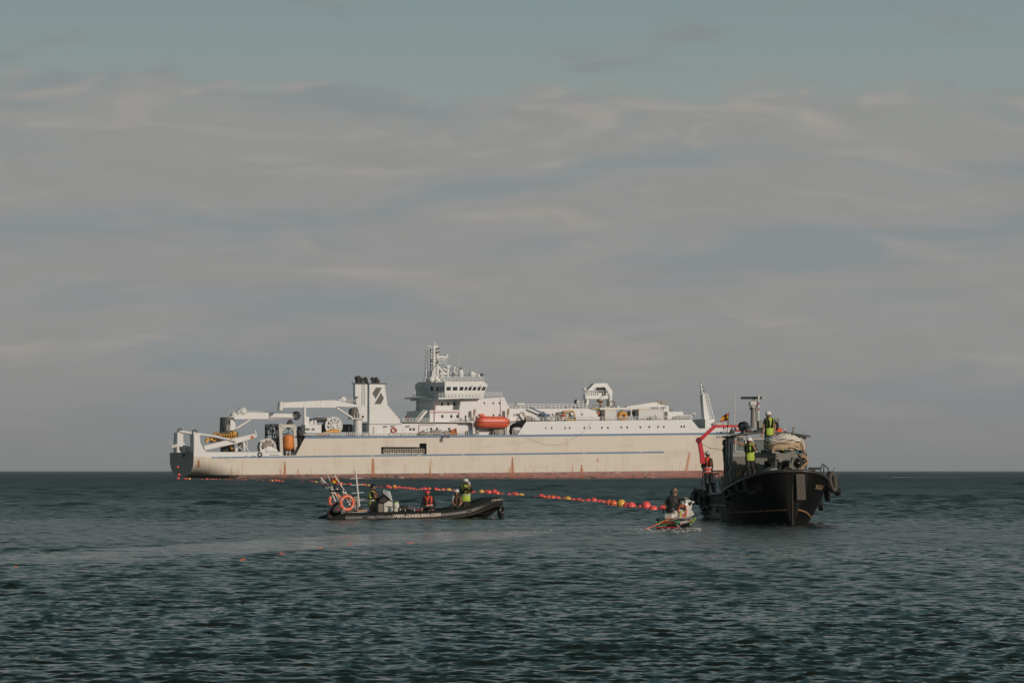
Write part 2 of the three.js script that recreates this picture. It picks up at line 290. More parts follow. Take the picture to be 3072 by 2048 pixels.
  const tex = canvasTex(W, Hc, (c) => {
    const X = (x) => (x - xs + 1) / (Lt + 2) * W, Y = (y) => (yTop - y) / (yTop - yBot) * Hc, PX = (px, py = 1400) => X(S.z(px, py, NEAR).x), PY = (px, py) => Y(S.z(px, py, NEAR).y);
    const band = (fill, px0, a0, b0, px1, a1, b1) => { c.fillStyle = fill; c.beginPath(); c.moveTo(PX(px0), PY(px0, a0)); c.lineTo(PX(px1), PY(px1, a1)); c.lineTo(PX(px1), PY(px1, b1)); c.lineTo(PX(px0), PY(px0, b0)); c.fill(); };
    c.fillStyle = 'rgb(204,193,178)'; c.fillRect(0, 0, W, Hc);
    // plating: faint vertical and horizontal tone changes
    for (let i = 0; i < 260; i++) { c.fillStyle = `rgba(${r() < 0.5 ? '120,104,84' : '228,220,206'},${0.02 + 0.05 * r()})`; const x = r() * W; c.fillRect(x, r() * Hc, 3 + r() * 40, 10 + r() * 140); }
    for (let i = 0; i < 500; i++) { c.fillStyle = `rgba(150,104,58,${0.02 + 0.06 * r()})`; const x = r() * W, y = Hc * (0.45 + 0.3 * r()); c.fillRect(x, y, 1 + r() * 2.5, 8 + r() * 50); }
    c.strokeStyle = 'rgba(120,104,84,0.10)'; c.lineWidth = 1; for (let i = 0; i < 62; i++) { const x = (i + 0.3 * r()) * W / 60; c.beginPath(); c.moveTo(x, 100); c.lineTo(x, 400); c.stroke(); } for (const f of [0.46, 0.56, 0.66]) { c.beginPath(); c.moveTo(0, Hc * f); c.lineTo(W, Hc * (f - 0.02)); c.stroke(); }
    for (let i = 0; i < 40; i++) { c.fillStyle = `rgba(${r() < 0.6 ? '168,146,112' : '222,214,202'},${0.05 + 0.09 * r()})`; c.fillRect(r() * W, Hc * (0.42 + 0.3 * r()), 14 + r() * 70, 6 + r() * 26); }
    band('rgb(216,214,212)', 1540, 1200, 1304, 2300, 1200, 1297); band('rgb(216,214,212)', 618, 1340, 1372, 846, 1340, 1368);
    c.beginPath(); c.fillStyle = 'rgb(216,214,212)'; c.arc(PX(620), PY(620, 1362), 6, 0, 7); c.fill();
    band('rgb(80,111,143)', 900, 1309.4, 1315.6, 1540, 1304.2, 1310.2); band('rgb(80,111,143)', 1540, 1304.2, 1310.2, 2300, 1296, 1301.5);
    band('rgb(80,111,143)', 634, 1370.5, 1374.6, 900, 1367.4, 1372); band('rgb(80,111,143)', 900, 1367.4, 1372, 1992, 1353.5, 1358.6);
    for (const [a, b] of [[641, 651], [690, 694], [738, 744], [984, 991], [1111, 1122], [1251, 1264], [1384, 1393], [1461, 1464], [1748, 1756], [1919, 1930]]) { c.fillStyle = 'rgba(206,196,180,0.85)'; const y0 = lerp(1372.6, 1356, (a - 640) / 1350); c.fillRect(PX(a), PY(a, y0) - 1.5, PX(b) - PX(a), 2 + r() * 2); }
    // boot topping
    band('rgb(128,88,78)', 560, 1425.5, 1470, 1330, 1419, 1470); band('rgb(140,90,82)', 1330, 1419, 1470, 2300, 1409, 1470); band('rgb(40,34,29)', 560, 1425.5, 1470, 690, 1425, 1470); band('rgba(70,48,40,0.65)', 690, 1425, 1470, 900, 1424, 1470);
    for (let i = 0; i < 1500; i++) { const px = 600 + r() * 1640, t = Math.pow(r(), 0.8), y = PY(px, lerp(1424 - (px - 600) * 0.0085, 1438, t)); const k = r(); c.fillStyle = k < 0.42 ? `rgba(44,38,33,${0.2 + 0.4 * r()})` : k < 0.53 ? `rgba(196,186,166,${0.15 + 0.4 * r()})` : k < 0.8 ? `rgba(176,104,92,${0.2 + 0.3 * r()})` : `rgba(104,70,58,${0.3 * r() + 0.1})`; c.fillRect(PX(px), y, 1 + r() * 12, 1 + r() * 4); }
    band('rgba(42,36,30,0.8)', 560, 1434.5, 1470, 1300, 1434, 1470); band('rgba(60,46,38,0.7)', 1300, 1434, 1470, 2300, 1434, 1470);
    for (let i = 0; i < 110; i++) { const px = 620 + r() * 1600, y = PY(px, lerp(1424 - (px - 600) * 0.0085, 1437, 0.15 + 0.85 * r())), k = r(); c.fillStyle = k < 0.6 ? `rgba(48,40,34,${0.3 + 0.4 * r()})` : k < 0.8 ? `rgba(186,176,152,${0.25 + 0.4 * r()})` : `rgba(178,98,86,${0.3 + 0.3 * r()})`; c.beginPath(); c.ellipse(PX(px), y, 2 + r() * 13, 1.5 + r() * 5, 0, 0, 7); c.fill(); }
    // rust
    const rust = (px, y0, y1, w, a, px2 = px) => { for (let k = 0; k < 90; k++) { const t = Math.pow(r(), 0.7), t2 = Math.min(1, t + 0.12 + 0.3 * r()), off = (r() + r() - 1) * w * (0.35 + 1.5 * t); const x = lerp(px, px2, t) + off; c.fillStyle = `rgba(${150 + 40 * r() | 0},${72 + 34 * r() | 0},${22 + 20 * r() | 0},${a * 0.3})`; c.fillRect(PX(x), PY(x, lerp(y0, y1, t)), 1.1, PY(x, lerp(y0, y1, t2)) - PY(x, lerp(y0, y1, t))); } c.strokeStyle = `rgba(128,56,18,${a * 0.8})`; c.lineWidth = w > 4 ? 3.4 : 2; c.beginPath(); c.moveTo(PX(px), PY(px, lerp(y0, y1, 0.1))); c.lineTo(PX(px2), PY(px2, y1)); c.stroke(); };
    rust(853, 1380, 1436, 6, 0.9); rust(1119, 1369, 1431, 6, 0.9); rust(1115, 1372, 1424, 5, 0.35); rust(1290, 1393, 1432, 6, 0.75); rust(1293, 1374, 1400, 14, 0.25); rust(1242, 1414, 1434, 2.5, 0.6); rust(1537, 1365, 1433, 7, 1.1); rust(1531, 1398, 1420, 14, 0.5); rust(1745, 1392, 1416, 5, 1.1); rust(1745, 1408, 1436, 10, 0.6); rust(2070, 1350, 1412, 7, 0.7, 2058); rust(1717, 1390, 1422, 2.5, 0.4); rust(1793, 1372, 1386, 3, 0.5); rust(595, 1376, 1402, 6, 0.6); rust(893, 1404, 1426, 8, 0.4); rust(840, 1404, 1428, 10, 0.35); rust(1700, 1309, 1336, 10, 0.14);
    for (let i = 0; i < 26; i++) rust(620 + r() * 1500, 1380 + r() * 30, 1425, 3, 0.1);
    // marks
    c.fillStyle = 'rgba(70,74,88,0.75)';
    for (const [px, py] of [[718, 1407], [1257, 1403], [1393, 1402], [1495, 1396], [1560, 1377], [1560, 1400], [1746, 1375], [1920, 1393], [2043, 1386], [2150, 1383]]) for (let k = 0; k < 5; k++) c.fillRect(PX(px + (k % 2 ? 2.4 : -1.6)), PY(px, py + k * 1.1), 1.4, 1.3);
    c.fillRect(PX(717), PY(717, 1416), 2, 3); c.fillRect(PX(2042), PY(2042, 1393), 1.6, 4); c.fillRect(PX(2150), PY(2150, 1391), 1.6, 4);
    c.fillStyle = 'rgba(110,104,98,0.6)'; c.font = '9px sans-serif'; c.textAlign = 'center';
    c.save(); c.font = 'italic bold 19px sans-serif'; c.textAlign = 'left'; c.fillStyle = 'rgb(84,92,110)'; c.translate(PX(2157), PY(2157, 1313.5)); c.scale(0.95, 1); c.fillText('RESP', 0, 0); c.restore();
    c.fillStyle = 'rgba(126,116,106,0.55)'; for (let k = 0; k < 11; k++) c.fillRect(PX(670 + k * 3.3), PY(670, 1378), 3, 3.4); for (let k = 0; k < 5; k++) c.fillRect(PX(680 + k * 3), PY(680, 1384), 2.8, 3);
    // doors and seams
    c.strokeStyle = 'rgba(150,134,112,0.5)'; c.lineWidth = 1; c.strokeRect(PX(1287.5), PY(1287, 1328.5), PX(1304) - PX(1287.5), PY(1287, 1361) - PY(1287, 1328.5)); c.strokeRect(PX(1426), PY(1426, 1335), PX(1476) - PX(1426), 10);
  });
  tex.wrapS = tex.wrapT = THREE.ClampToEdgeWrapping;
  const hullPaint = new THREE.MeshStandardMaterial({ map: tex, roughness: 0.5 });
  const hull = part('hull', toCreasedNormals(g, 0.7), hullPaint, ship);
  // recess in the side: a gangway stowed behind an opening
  const rz = NEAR - 2.2;
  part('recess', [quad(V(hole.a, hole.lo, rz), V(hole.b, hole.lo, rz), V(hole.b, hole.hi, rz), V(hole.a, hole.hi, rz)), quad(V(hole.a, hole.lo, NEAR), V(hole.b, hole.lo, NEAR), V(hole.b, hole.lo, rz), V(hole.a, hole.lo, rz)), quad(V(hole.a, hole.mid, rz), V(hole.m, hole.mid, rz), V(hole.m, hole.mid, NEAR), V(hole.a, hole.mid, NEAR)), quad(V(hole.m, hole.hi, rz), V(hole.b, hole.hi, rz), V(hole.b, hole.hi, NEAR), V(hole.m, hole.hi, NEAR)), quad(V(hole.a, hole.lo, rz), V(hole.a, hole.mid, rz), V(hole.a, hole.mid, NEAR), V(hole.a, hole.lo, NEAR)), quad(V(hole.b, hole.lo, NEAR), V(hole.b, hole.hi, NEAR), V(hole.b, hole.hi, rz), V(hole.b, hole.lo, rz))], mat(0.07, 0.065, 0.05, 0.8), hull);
  const gw = [], a = hole.a + 0.9, b = hole.m + 1.5, gy = hole.lo + 0.25; gw.push(box(b - a, 0.28, 0.5, (a + b) / 2, gy, NEAR - 0.8), box(b - a, 0.1, 0.1, (a + b) / 2, gy + 1.05, NEAR - 0.55), box(b - a, 0.1, 0.1, (a + b) / 2, gy + 0.6, NEAR - 0.55));
  for (let x = a; x < b; x += 0.62) gw.push(box(0.12, 1.05, 0.12, x, gy + 0.5, NEAR - 0.55)); for (let k = 0; k < 6; k++) gw.push(box(0.3, 0.55, 0.3, a + 1.6 + k * 1.95, gy - 0.02, NEAR - 0.4));
  part('gangway', gw, mat(0.50, 0.45, 0.36, 0.7), hull);
  // decks
  const deckAt = (x0, x1, y, z = NEAR - 0.25) => { const p = [], n = Math.max(2, Math.round((x1 - x0) / 6)); return surf(n, 1, (u, v) => { const x = lerp(x0, x1, u); return V(x, y, lerp(Math.max(0.1, breadth(x, y) - 0.2), -Math.max(0.1, breadth(x, y) - 0.2), v)); }); };
  part('deck', [deckAt(xs + 0.2, xx(905), yy(700, 1357) - 1.15), deckAt(xx(893), xx(1565), top(xx(1200)) - 0.12), deckAt(xx(1560), xx(2086), top(xx(1800)) - 0.12), deckAt(xx(2080), xe - 1, yy(2120, 1288) - 0.3), quad(V(xx(900), 3, NEAR - 0.3), V(xx(900), 3, -NEAR + 0.3), V(xx(906), 10.3, -NEAR + 0.3), V(xx(906), 10.3, NEAR - 0.3)), quad(V(xx(1563), 9, NEAR - 0.3), V(xx(1563), 9, -NEAR + 0.3), V(xx(1575), 14, -NEAR + 0.3), V(xx(1575), 14, NEAR - 0.3))], deckGrey, ship);
  part('bulwark', [prism(pl(s1, NEAR - 0.05, 560, 1110, 600, 1112, 1545, 1112, 1545, 1122, 560, 1120), NEAR - 0.3, NEAR + 0.05)], white2, ship);
  // stern: two horns with sheaves, a low bulwark between them
  const nearHorn = part('stern_horn', [prism(pl(s1, NEAR, 392, 880, 462, 874, 476, 890, 480, 985, 500, 1030, 535, 1085, 570, 1122, 570, 1180, 392, 1180), NEAR - 3.2, NEAR + 0.02, 0.12)], cream, ship);
  part('sheave', [new THREE.TorusGeometry(0.55, 0.16, 8, 20).translate(...s1(405, 858, NEAR - 1.6).toArray())], darkSteel, nearHorn);
  const farHorn = part('stern_horn', [prism(pl(s1, -7, 180, 858, 262, 850, 264, 985, 300, 1032, 330, 1055, 330, 1180, 172, 1180), -10.3, -7.2, 0.12)], cream, ship);
  part('sheave', [new THREE.TorusGeometry(0.55, 0.16, 8, 20).translate(...s1(212, 838, -8.8).toArray())], darkSteel, farHorn);
  const sb = []; { const q = rng(9); for (let k = 0; k < 26; k++) { const p = s1(228 + q() * 128, 1045 + q() * 66, 3 + q() * 2); sb.push(box(0.5 + q() * 0.8, 0.5 + q() * 0.8, 0.6, p.x, p.y, p.z, 0.1)); } for (let k = 0; k < 8; k++) { const p = s1(110 + q() * 60, 1022 + q() * 22, -6); sb.push(box(0.6, 0.5, 0.6, p.x, p.y, p.z, 0.1)); } }
  part('stern_roller', sb, white2, ship);
  parts('stern_boom', [rod(s1(220, 848, 8), s1(650, 905, 9.6), 0.42, 0.34), rod(s1(650, 905, 9.6), s1(945, 972, 10.6), 0.34, 0.24), rod(s1(60, 955, -9), s1(110, 1025, -9), 0.07)], cream, ship);
  parts('fairlead', [new THREE.TorusGeometry(0.5, 0.2, 8, 16).rotateY(Math.PI / 2).translate(xs - 0.1, s1(268, 1148, 2).y, 2), ...[[1258, 1147]].map(([x, y]) => new THREE.TorusGeometry(0.45, 0.2, 8, 18).translate(...s1(x, y, NEAR + 0.05).toArray()))], darkSteel, ship);
  for (const [x0, x1, y] of [[1065, 1100, 1168], [1150, 1206, 1165], [1385, 1510, 1152]]) part('scupper', [boxAB(s1(x0, y - 4, NEAR), s1(x1, y + 3, NEAR)).scale(1, 1, 1).translate(0, 0, 0.03)], darkSteel, ship);

  // aft working deck -------------------------------------------------------
  // the dipping beam (a long white boom) and its trestle
  const chute = part('stern_chute', [prism(pl(s1, 10.1, 520, 1032, 780, 968, 1100, 892, 1188, 872, 1216, 915, 1200, 928, 960, 1002, 545, 1092), 8.9, 10.1, 0.1), rod(s1(1045, 980, 9.4), s1(1052, 1108, 10.2), 0.28), rod(s1(1045, 985, 8.8), s1(1105, 1108, 8.8), 0.22), rod(s1(1195, 830, 9), s1(1215, 915, 9), 0.2)], cream, ship);
  part('rust_patch', [prism(pl(s1, 10.12, 1130, 905, 1178, 893, 1182, 935, 1140, 950), 10.105, 10.14)], mat(0.5, 0.2, 0.09, 0.8), chute);
  // crane over the stern
  const craneA = new THREE.Group(); craneA.name = numbered('deck_crane'); ship.add(craneA);
  part('pedestal', [rod(s1(832, 860, 3.6), s1(832, 1150, 3.6), 1.7, 1.7, 18), rod(s1(832, 660, 3.6), s1(832, 862, 3.6), 1.75, 1.9, 18), box(4.6, 0.25, 4.4, ...s1(830, 860, 3.6).toArray())], mat(0.09, 0.085, 0.075, 0.6), craneA);
  part('cab', [prism(pl(s1, 5.9, 872, 692, 905, 690, 942, 740, 944, 812, 900, 836, 868, 828), 4.0, 5.9, 0.1)], cream, craneA);
  part('boom', [prism(pl(s1, 4.6, 800, 692, 862, 655, 1000, 615, 1130, 590, 1740, 612, 1740, 668, 1660, 684, 920, 690, 830, 704), 3.0, 4.6, 0.12), rod(s1(945, 808, 4.2), s1(1132, 692, 4.2), 0.32), rod(s1(1385, 655, 4.8), s1(1740, 664, 4.8), 0.22)], cream, craneA);
  part('winch', [ball(1.15, s1(1030, 585, 3.8)), ball(0.9, s1(915, 636, 3.8)), rod(s1(1003, 592, 3.1), s1(1003, 592, 4.6), 0.7)], white2, craneA);
  part('sheave_block', [rod(s1(1735, 638, 3.2), s1(1735, 638, 4.6), 1.1, 1.1, 14), rod(s1(1660, 690, 3.8), s1(1655, 735, 3.8), 0.35), ball(0.75, s1(1650, 735, 3.8))], darkSteel, craneA);
  part('railing', [rods(pl(s1, 2.4, 750, 775, 750, 870, 780, 870, 780, 775, 750, 775), 0.07), rods(pl(s1, 2.6, 840, 620, 845, 590, 955, 572, 955, 600), 0.06), rods(pl(s1, 6.1, 828, 768, 828, 828, 866, 828, 866, 768, 828, 768), 0.08), rods(pl(s1, 6.1, 828, 798, 866, 798), 0.08), rods(pl(s1, 3, 1062, 572, 1740, 603), 0.05)], white2, craneA);
  // gallows frames
  const frameMat = mat(0.55, 0.51, 0.45, 0.6);
  part('gallows_frame', [bar(s1(1520, 758, 8.6), s1(1540, 1158, 8.6), 0.75, 0.75), bar(s1(1705, 760, 8.6), s1(1730, 1150, 8.6), 0.75, 0.75), bar(s1(1515, 772, 8.6), s1(1715, 772, 8.6), 0.75, 0.75), bar(s1(1540, 830, 8.6), s1(1590, 785, 8.6), 0.4, 0.4), bar(s1(1655, 785, 8.6), s1(1700, 828, 8.6), 0.4, 0.4), bar(s1(1338, 768, -4), s1(1525, 762, 8), 0.7, 0.7), bar(s1(1350, 830, -4), s1(1390, 788, -2), 0.4, 0.4)], frameMat, ship);
  part('gallows_frame', [bar(s1(1342, 760, -4), s1(1342, 1080, -4), 0.6, 0.6), bar(s1(1470, 760, -4), s1(1510, 1080, -4), 0.6, 0.6), bar(s1(1340, 882, -4), s1(1500, 882, -4), 0.3, 0.3), bar(s1(1500, 880, -3), s1(1610, 880, 8), 0.24, 0.24), bar(s1(1420, 760, -4), s1(1420, 1080, -4), 0.25, 0.25), bar(s1(1450, 870, -4), s1(1450, 1080, -4), 0.25, 0.25)], mat(0.07, 0.065, 0.06, 0.7), ship);
  parts('floodlight', [[1425, 768], [1600, 772], [1415, 838], [1640, 790]].map(([x, y]) => box(1.1, 0.9, 1, ...s1(x, y, 6).toArray(), 0.2)), darkSteel, ship);
  // cable drums and sheave wheels
  const drum = (f, x, y, z, R, w, inner, name, hubMat) => {
    const c = f(x, y, z), grp = new THREE.Group(); grp.name = numbered(name); grp.position.copy(c); ship.add(grp);
    parts('flange', [1, -1].map((k) => new THREE.RingGeometry(inner, R, 28).translate(0, 0, k * w / 2)).concat([new THREE.CylinderGeometry(R, R, 0.22, 28, 1, true).rotateX(Math.PI / 2).translate(0, 0, w / 2), new THREE.TorusGeometry(R, 0.16, 6, 28).translate(0, 0, w / 2 + 0.05), new THREE.TorusGeometry(inner, 0.12, 6, 24).translate(0, 0, w / 2 + 0.05)]), cream, grp);
    part('spoke', Array.from({ length: 10 }, (_, k) => box(0.3, R - 0.15, 0.2, 0, R / 2, w / 2 + 0.1).rotateZ(k * Math.PI / 5 + 0.2)), hubMat || steelGrey, grp);
    part('cable_core', [new THREE.CylinderGeometry(R * 0.8, R * 0.8, w, 24).rotateX(Math.PI / 2)], mat(0.06, 0.055, 0.05, 0.8), grp);
    part('hub', [new THREE.CylinderGeometry(R * 0.16, R * 0.16, w + 0.7, 14).rotateX(Math.PI / 2), box(0.5, R * 0.9, 0.3, 0.2, -R * 0.4, w / 2 + 0.35)], cream, grp);
    return grp;
  };
  drum(s1, 1343, 1050, 7, 2.0, 2.2, 0.85, 'cable_drum', mat(0.30, 0.23, 0.17, 0.8)); drum(s1, 1030, 1012, 4, 1.15, 0.5, 0.55, 'sheave_wheel'); drum(s2, 745, 795, 6, 2.15, 2.4, 1.15, 'cable_drum', white2);
  part('reel_stand', [prism(pl(s1, 7, 1305, 1060, 1375, 1040, 1430, 1070, 1435, 1112, 1225, 1112, 1230, 1095), 8.4, 8.8), prism(pl(s1, 7, 1310, 1068, 1440, 1068, 1465, 1108, 1310, 1108), 7.5, 9)], cream, ship);
  parts('cable_engine', [rod(s1(1445, 1002, 0), s1(1445, 1002, 3), 1.35, 1.35, 20), rod(s1(1430, 1030, -2), s1(1430, 1030, 1), 1.2, 1.2, 20), boxAB(s1(920, 1072, 5), s1(1010, 1108, 7)), boxAB(s1(1440, 1040, 2), s1(1525, 1110, 4)), boxAB(s1(1390, 1085, 3), s1(1470, 1112, 5)), boxAB(s1(800, 1020, 2), s1(905, 1100, 3)), boxAB(s1(1585, 1085, 0), s1(1742, 1112, 1)), boxAB(s2(270, 850, -3), s2(400, 1000, 0)), boxAB(s2(300, 800, -5), s2(395, 880, -3)), boxAB(s1(1560, 1060, -2), s1(1700, 1110, -1))], mat(0.032, 0.031, 0.029, 0.7), ship);
  parts('bollard', [[940, 1068], [962, 1075], [1606, 1090], [1648, 1105], [1690, 1135]].map(([x, y]) => rod(s1(x, y - 18, 8), s1(x, y + 40, 8), 0.32, 0.3, 10)), cream, ship);
  part('hose', [tube(pl(s1, 6, 878, 1030, 885, 1060, 898, 1090, 916, 1108), 0.35, 8)], yellowGear, ship);
  part('hose', [tube(pl(s2, 9, 548, 918, 620, 905, 690, 880, 760, 862, 838, 868), 0.5, 8), prism(pl(s2, 9.2, 640, 892, 700, 868, 785, 826, 842, 858, 846, 880, 700, 888), 8.2, 9.2, 0.15)], mat(0.66, 0.33, 0.06, 0.6), ship);
  // control cabin, boxes and post between the drums and the funnel
  const cabin = part('control_cabin', [boxAB(s2(402, 778, 9.4), s2(552, 880, 6)), box(1.2, 3.2, 1, ...s2(415, 760, 8).toArray()), rod(s2(470, 775, 8), s2(470, 735, 8), 0.45), rod(s2(492, 775, 8), s2(492, 720, 8), 0.3), rod(s2(530, 780, 8), s2(530, 720, 8), 0.35)], cream, ship);
  part('window', [[404, 460], [484, 524]].map(([a, b]) => boxAB(s2(a, 822, 9.4), s2(b, 852, 9.46))), mat(0.16, 0.15, 0.1, 0.2), cabin);
  parts('equipment_box', [boxAB(s2(455, 705, 2), s2(690, 730, 5)), boxAB(s2(510, 692, 1), s2(678, 745, 3)), boxAB(s2(556, 780, 4), s2(650, 880, 5)), boxAB(s2(840, 776, 0), s2(1000, 870, 3)), boxAB(s2(1120, 760, 0), s2(1200, 870, 3))], mat(0.055, 0.052, 0.046, 0.7), ship);
  parts('equipment_box', [boxAB(s2(640, 700, 3.1), s2(682, 722, 3.4)), boxAB(s2(1120, 665, 6), s2(1150, 692, 6.5))], yellowGear, ship);
  part('post', [rod(s2(393, 545, 8), s2(393, 925, 8), 0.42, 0.42, 10)], cream, ship);
  parts('equipment_box', [boxAB(s2(705, 893, 9.4), s2(785, 928, 8)), boxAB(s2(1150, 890, 9.4), s2(1205, 926, 8)), boxAB(s2(865, 772, 2), s2(970, 810, 1)), boxAB(s2(480, 905, 9), s2(530, 930, 8))], white2, ship);
  // crane beside the funnel
  const craneB = new THREE.Group(); craneB.name = numbered('deck_crane'); ship.add(craneB);
  part('pedestal', [rod(s2(1072, 705, 7.5), s2(1072, 926, 7.5), 1.05, 1.05, 20), box(3.4, 0.25, 3.2, ...s2(1055, 702, 7.5).toArray())], cream, craneB);
  part('slewing_column', [rod(s2(1022, 570, 6.6), s2(1022, 700, 6.6), 1.05, 1.3, 16), boxAB(s2(955, 590, 5.6), s2(1000, 690, 7)), boxAB(s2(1040, 640, 7), s2(1098, 690, 8))], mat(0.12, 0.115, 0.1, 0.6), craneB);
  part('boom', [prism(pl(s2, 8.2, 122, 495, 690, 466, 780, 466, 945, 500, 1075, 527, 1102, 556, 940, 556, 812, 550, 780, 566, 122, 567), 6.9, 8.2, 0.1), prism(pl(s2, 8.2, 68, 600, 78, 492, 100, 480, 124, 497, 120, 590, 100, 605), 6.7, 8.3, 0.2), rod(s2(800, 566, 8), s2(1000, 690, 8), 0.3)], cream, craneB);
  parts('seam', [388, 545, 596, 690].map((x) => boxAB(s2(x, 482 - (x - 120) * 0.03, 8.2), s2(x + 3, 566, 8.215))), mat(0.42, 0.39, 0.34, 0.7), craneB);
  part('winch', [ball(0.95, s2(880, 462, 7.5)), rod(s2(858, 470, 6.8), s2(858, 470, 8.2), 0.6)], cream, craneB);
  part('railing', [rods(pl(s2, 7, 950, 490, 955, 455, 1035, 460, 1035, 500), 0.06), rods(pl(s2, 7, 952, 475, 1035, 480), 0.06), rods(pl(s2, 8.4, 1030, 640, 1030, 690), 0.1), rods(pl(s2, 8.4, 1065, 620, 1065, 690), 0.1), rods(pl(s2, 8.4, 1090, 620, 1090, 700), 0.08)], white2, craneB);

  // funnels -----------------------------------------------------------------
  const funnelA = part('funnel', [prism(pl(s2, 9.6, 1218, 264, 1415, 264, 1452, 530, 1640, 752, 1640, 772, 1218, 772), 8.1, 9.6, 0.06)], cream, ship);
  part('funnel_top', [boxAB(s2(1208, 247, 9.75), s2(1416, 264, 7.95))], blackPaint, funnelA);
  const lg = mat(0.085, 0.08, 0.072, 0.6);
  part('emblem', [prism(pl(s2, 9.62, 1302, 306, 1380, 306, 1300, 450, 1256, 381), 9.605, 9.63)], lg, funnelA);
  part('emblem', [prism(pl(s2, 9.62, 1366, 372, 1405, 440, 1364, 517, 1283, 517), 9.605, 9.63)], lg, funnelA);
  const funnelB = part('funnel', [prism(pl(s2, -1, 1036, 266, 1200, 266, 1200, 720, 1180, 740, 1120, 740, 1036, 560), -2.4, -1, 0.06)], cream, ship);
  part('funnel_top', [boxAB(s2(1020, 247, -0.9), s2(1206, 264, -2.5))], blackPaint, funnelB);
  part('ladder', [rods(pl(s2, -0.8, 1130, 270, 1130, 540), 0.05), rods(pl(s2, -0.8, 1165, 270, 1165, 540), 0.05), ...Array.from({ length: 13 }, (_, k) => rod(s2(1130, 275 + k * 20, -0.8), s2(1165, 275 + k * 20, -0.8), 0.05))], white2, funnelB);
  const pipe = (x0, y0, x1, y1, r, z, p) => part('exhaust_pipe', [tube([s2(x1, 262, z), s2(x1, y1, z), s2((x0 + x1) / 2, (y0 + y1) / 2, z), s2(x0, y0, z)], r, 10)], mat(0.02, 0.018, 0.016, 0.7), p);
  pipe(1062, 162, 1075, 215, 0.72, -1.7, funnelB); pipe(1098, 180, 1118, 220, 0.5, -1.9, funnelB); pipe(1158, 178, 1178, 222, 0.5, -1.6, funnelB);
  pipe(1246, 180, 1264, 215, 0.42, 8.9, funnelA); pipe(1294, 180, 1312, 215, 0.5, 8.9, funnelA);
  part('exhaust_pipe', [boxAB(s2(1325, 214, 8.6), s2(1352, 250, 9)), rod(s2(1348, 250, 9), s2(1348, 195, 9), 0.07)], mat(0.16, 0.07, 0.04, 0.8), funnelA);
  // deck house under the funnels, with its doors and windows
  const win = (parent, f, z, list, m = glassDark) => list.forEach(([x, y, w, h, sk = 0]) => part('window', [prism(pl(f, z, x - w / 2 + sk, y - h / 2, x + w / 2 + sk, y - h / 2, x + w / 2 - sk, y + h / 2, x - w / 2 - sk, y + h / 2), z - 0.04, z + 0.05)], m, parent));
  const house = part('deckhouse', [prism(pl(s2, 9.2, 1218, 772, 1640, 772, 1780, 760, 1780, 930, 1218, 930), -8, 9.2), prism(pl(s3, 9.2, 0, 925, 250, 908, 660, 908, 645, 985, 645, 1050, 0, 1052), -8, 9.19)], cream, ship);
  win(house, s3, 9.2, [[174, 980, 22, 24], [208, 980, 22, 24], [386, 976, 20, 24], [446, 976, 20, 24], [570, 976, 20, 24], [345, 983, 12, 12]]);
  part('fire_ring', [new THREE.TorusGeometry(0.55, 0.2, 8, 18).translate(...s2(1527, 850, 9.35).toArray())], redLine, house);
  part('pipe_line', [rods(pl(s3, 9.3, 258, 1030, 262, 935, 430, 932), 0.08), rods(pl(s2, 9.3, 1270, 800, 1270, 900), 0.08), rods(pl(s2, 9.3, 1570, 830, 1570, 925), 0.06)], mat(0.52, 0.33, 0.28, 0.6), house);
  parts('door', [[1300, 845], [1420, 845], [1655, 850]].map(([x, y]) => boxAB(s2(x - 18, y - 30, 9.2), s2(x + 18, y + 60, 9.25))), white2, house);
  part('lamp', [[1425, 800], [1710, 798], [1520, 795]].map(([x, y]) => box(0.9, 0.2, 0.5, ...s2(x, y, 9.4).toArray())), steelGrey, house);
  const dk = []; { const q = rng(21); for (let k = 0; k < 34; k++) { const x = 1230 + k * 17 + q() * 8, p = s2(x, 905 + q() * 14, 9.6); dk.push(q() < 0.5 ? ball(0.45 + q() * 0.25, p, 1.2, 0.8, 1, 10) : box(0.5 + q() * 0.8, 0.5 + q() * 0.4, 0.6, p.x, p.y, p.z, 0.1)); } }
  part('deck_fitting', dk, white2, ship);
  const dk2 = []; { const q = rng(22); for (let k = 0; k < 36; k++) { const x = 270 + k * 10.5, p = s3(x, 1020 + q() * 16, 9.7 + q() * 0.3); dk2.push(q() < 0.5 ? ball(0.4 + q() * 0.3, p, 1.2, 0.9, 1, 10) : rod(p, p.clone().add(V(0, 0.9, 0)), 0.22)); } }
  part('deck_fitting', dk2, mat(0.32, 0.29, 0.25, 0.7), ship);
  // boat deck slab and superstructure
  part('boat_deck', [boxAB(s3(92, 905, 10.3), s3(768, 919, -9)), boxAB(s3(760, 897, 10), s3(835, 912, 4)), boxAB(s3(1185, 895, 10), s3(1375, 910, -8))], white, ship);
  const block = new THREE.Group(); block.name = numbered('superstructure'); ship.add(block);
  const tier2 = part('cabin_wall', [prism(pl(s3, 8.4, 370, 786, 440, 780, 672, 782, 690, 680, 1100, 652, 1135, 652, 1188, 765, 1192, 1050, 640, 1050, 640, 906, 370, 906), -8, 8.4, 0.05)], cream, block);
  win(tier2, s3, 8.4, [[500, 848, 20, 30], [593, 848, 20, 30], [655, 848, 20, 30], [1022, 712, 14, 20], [1085, 712, 14, 20], [1024, 835, 14, 20], [1085, 835, 14, 20]]); win(tier2, s3, 8.4, [[931, 712, 16, 22]], glassGreen); win(tier2, s3, 8.4, [[855, 975, 18, 24], [990, 978, 18, 24], [1120, 960, 20, 30]], mat(0.05, 0.045, 0.04, 0.3));
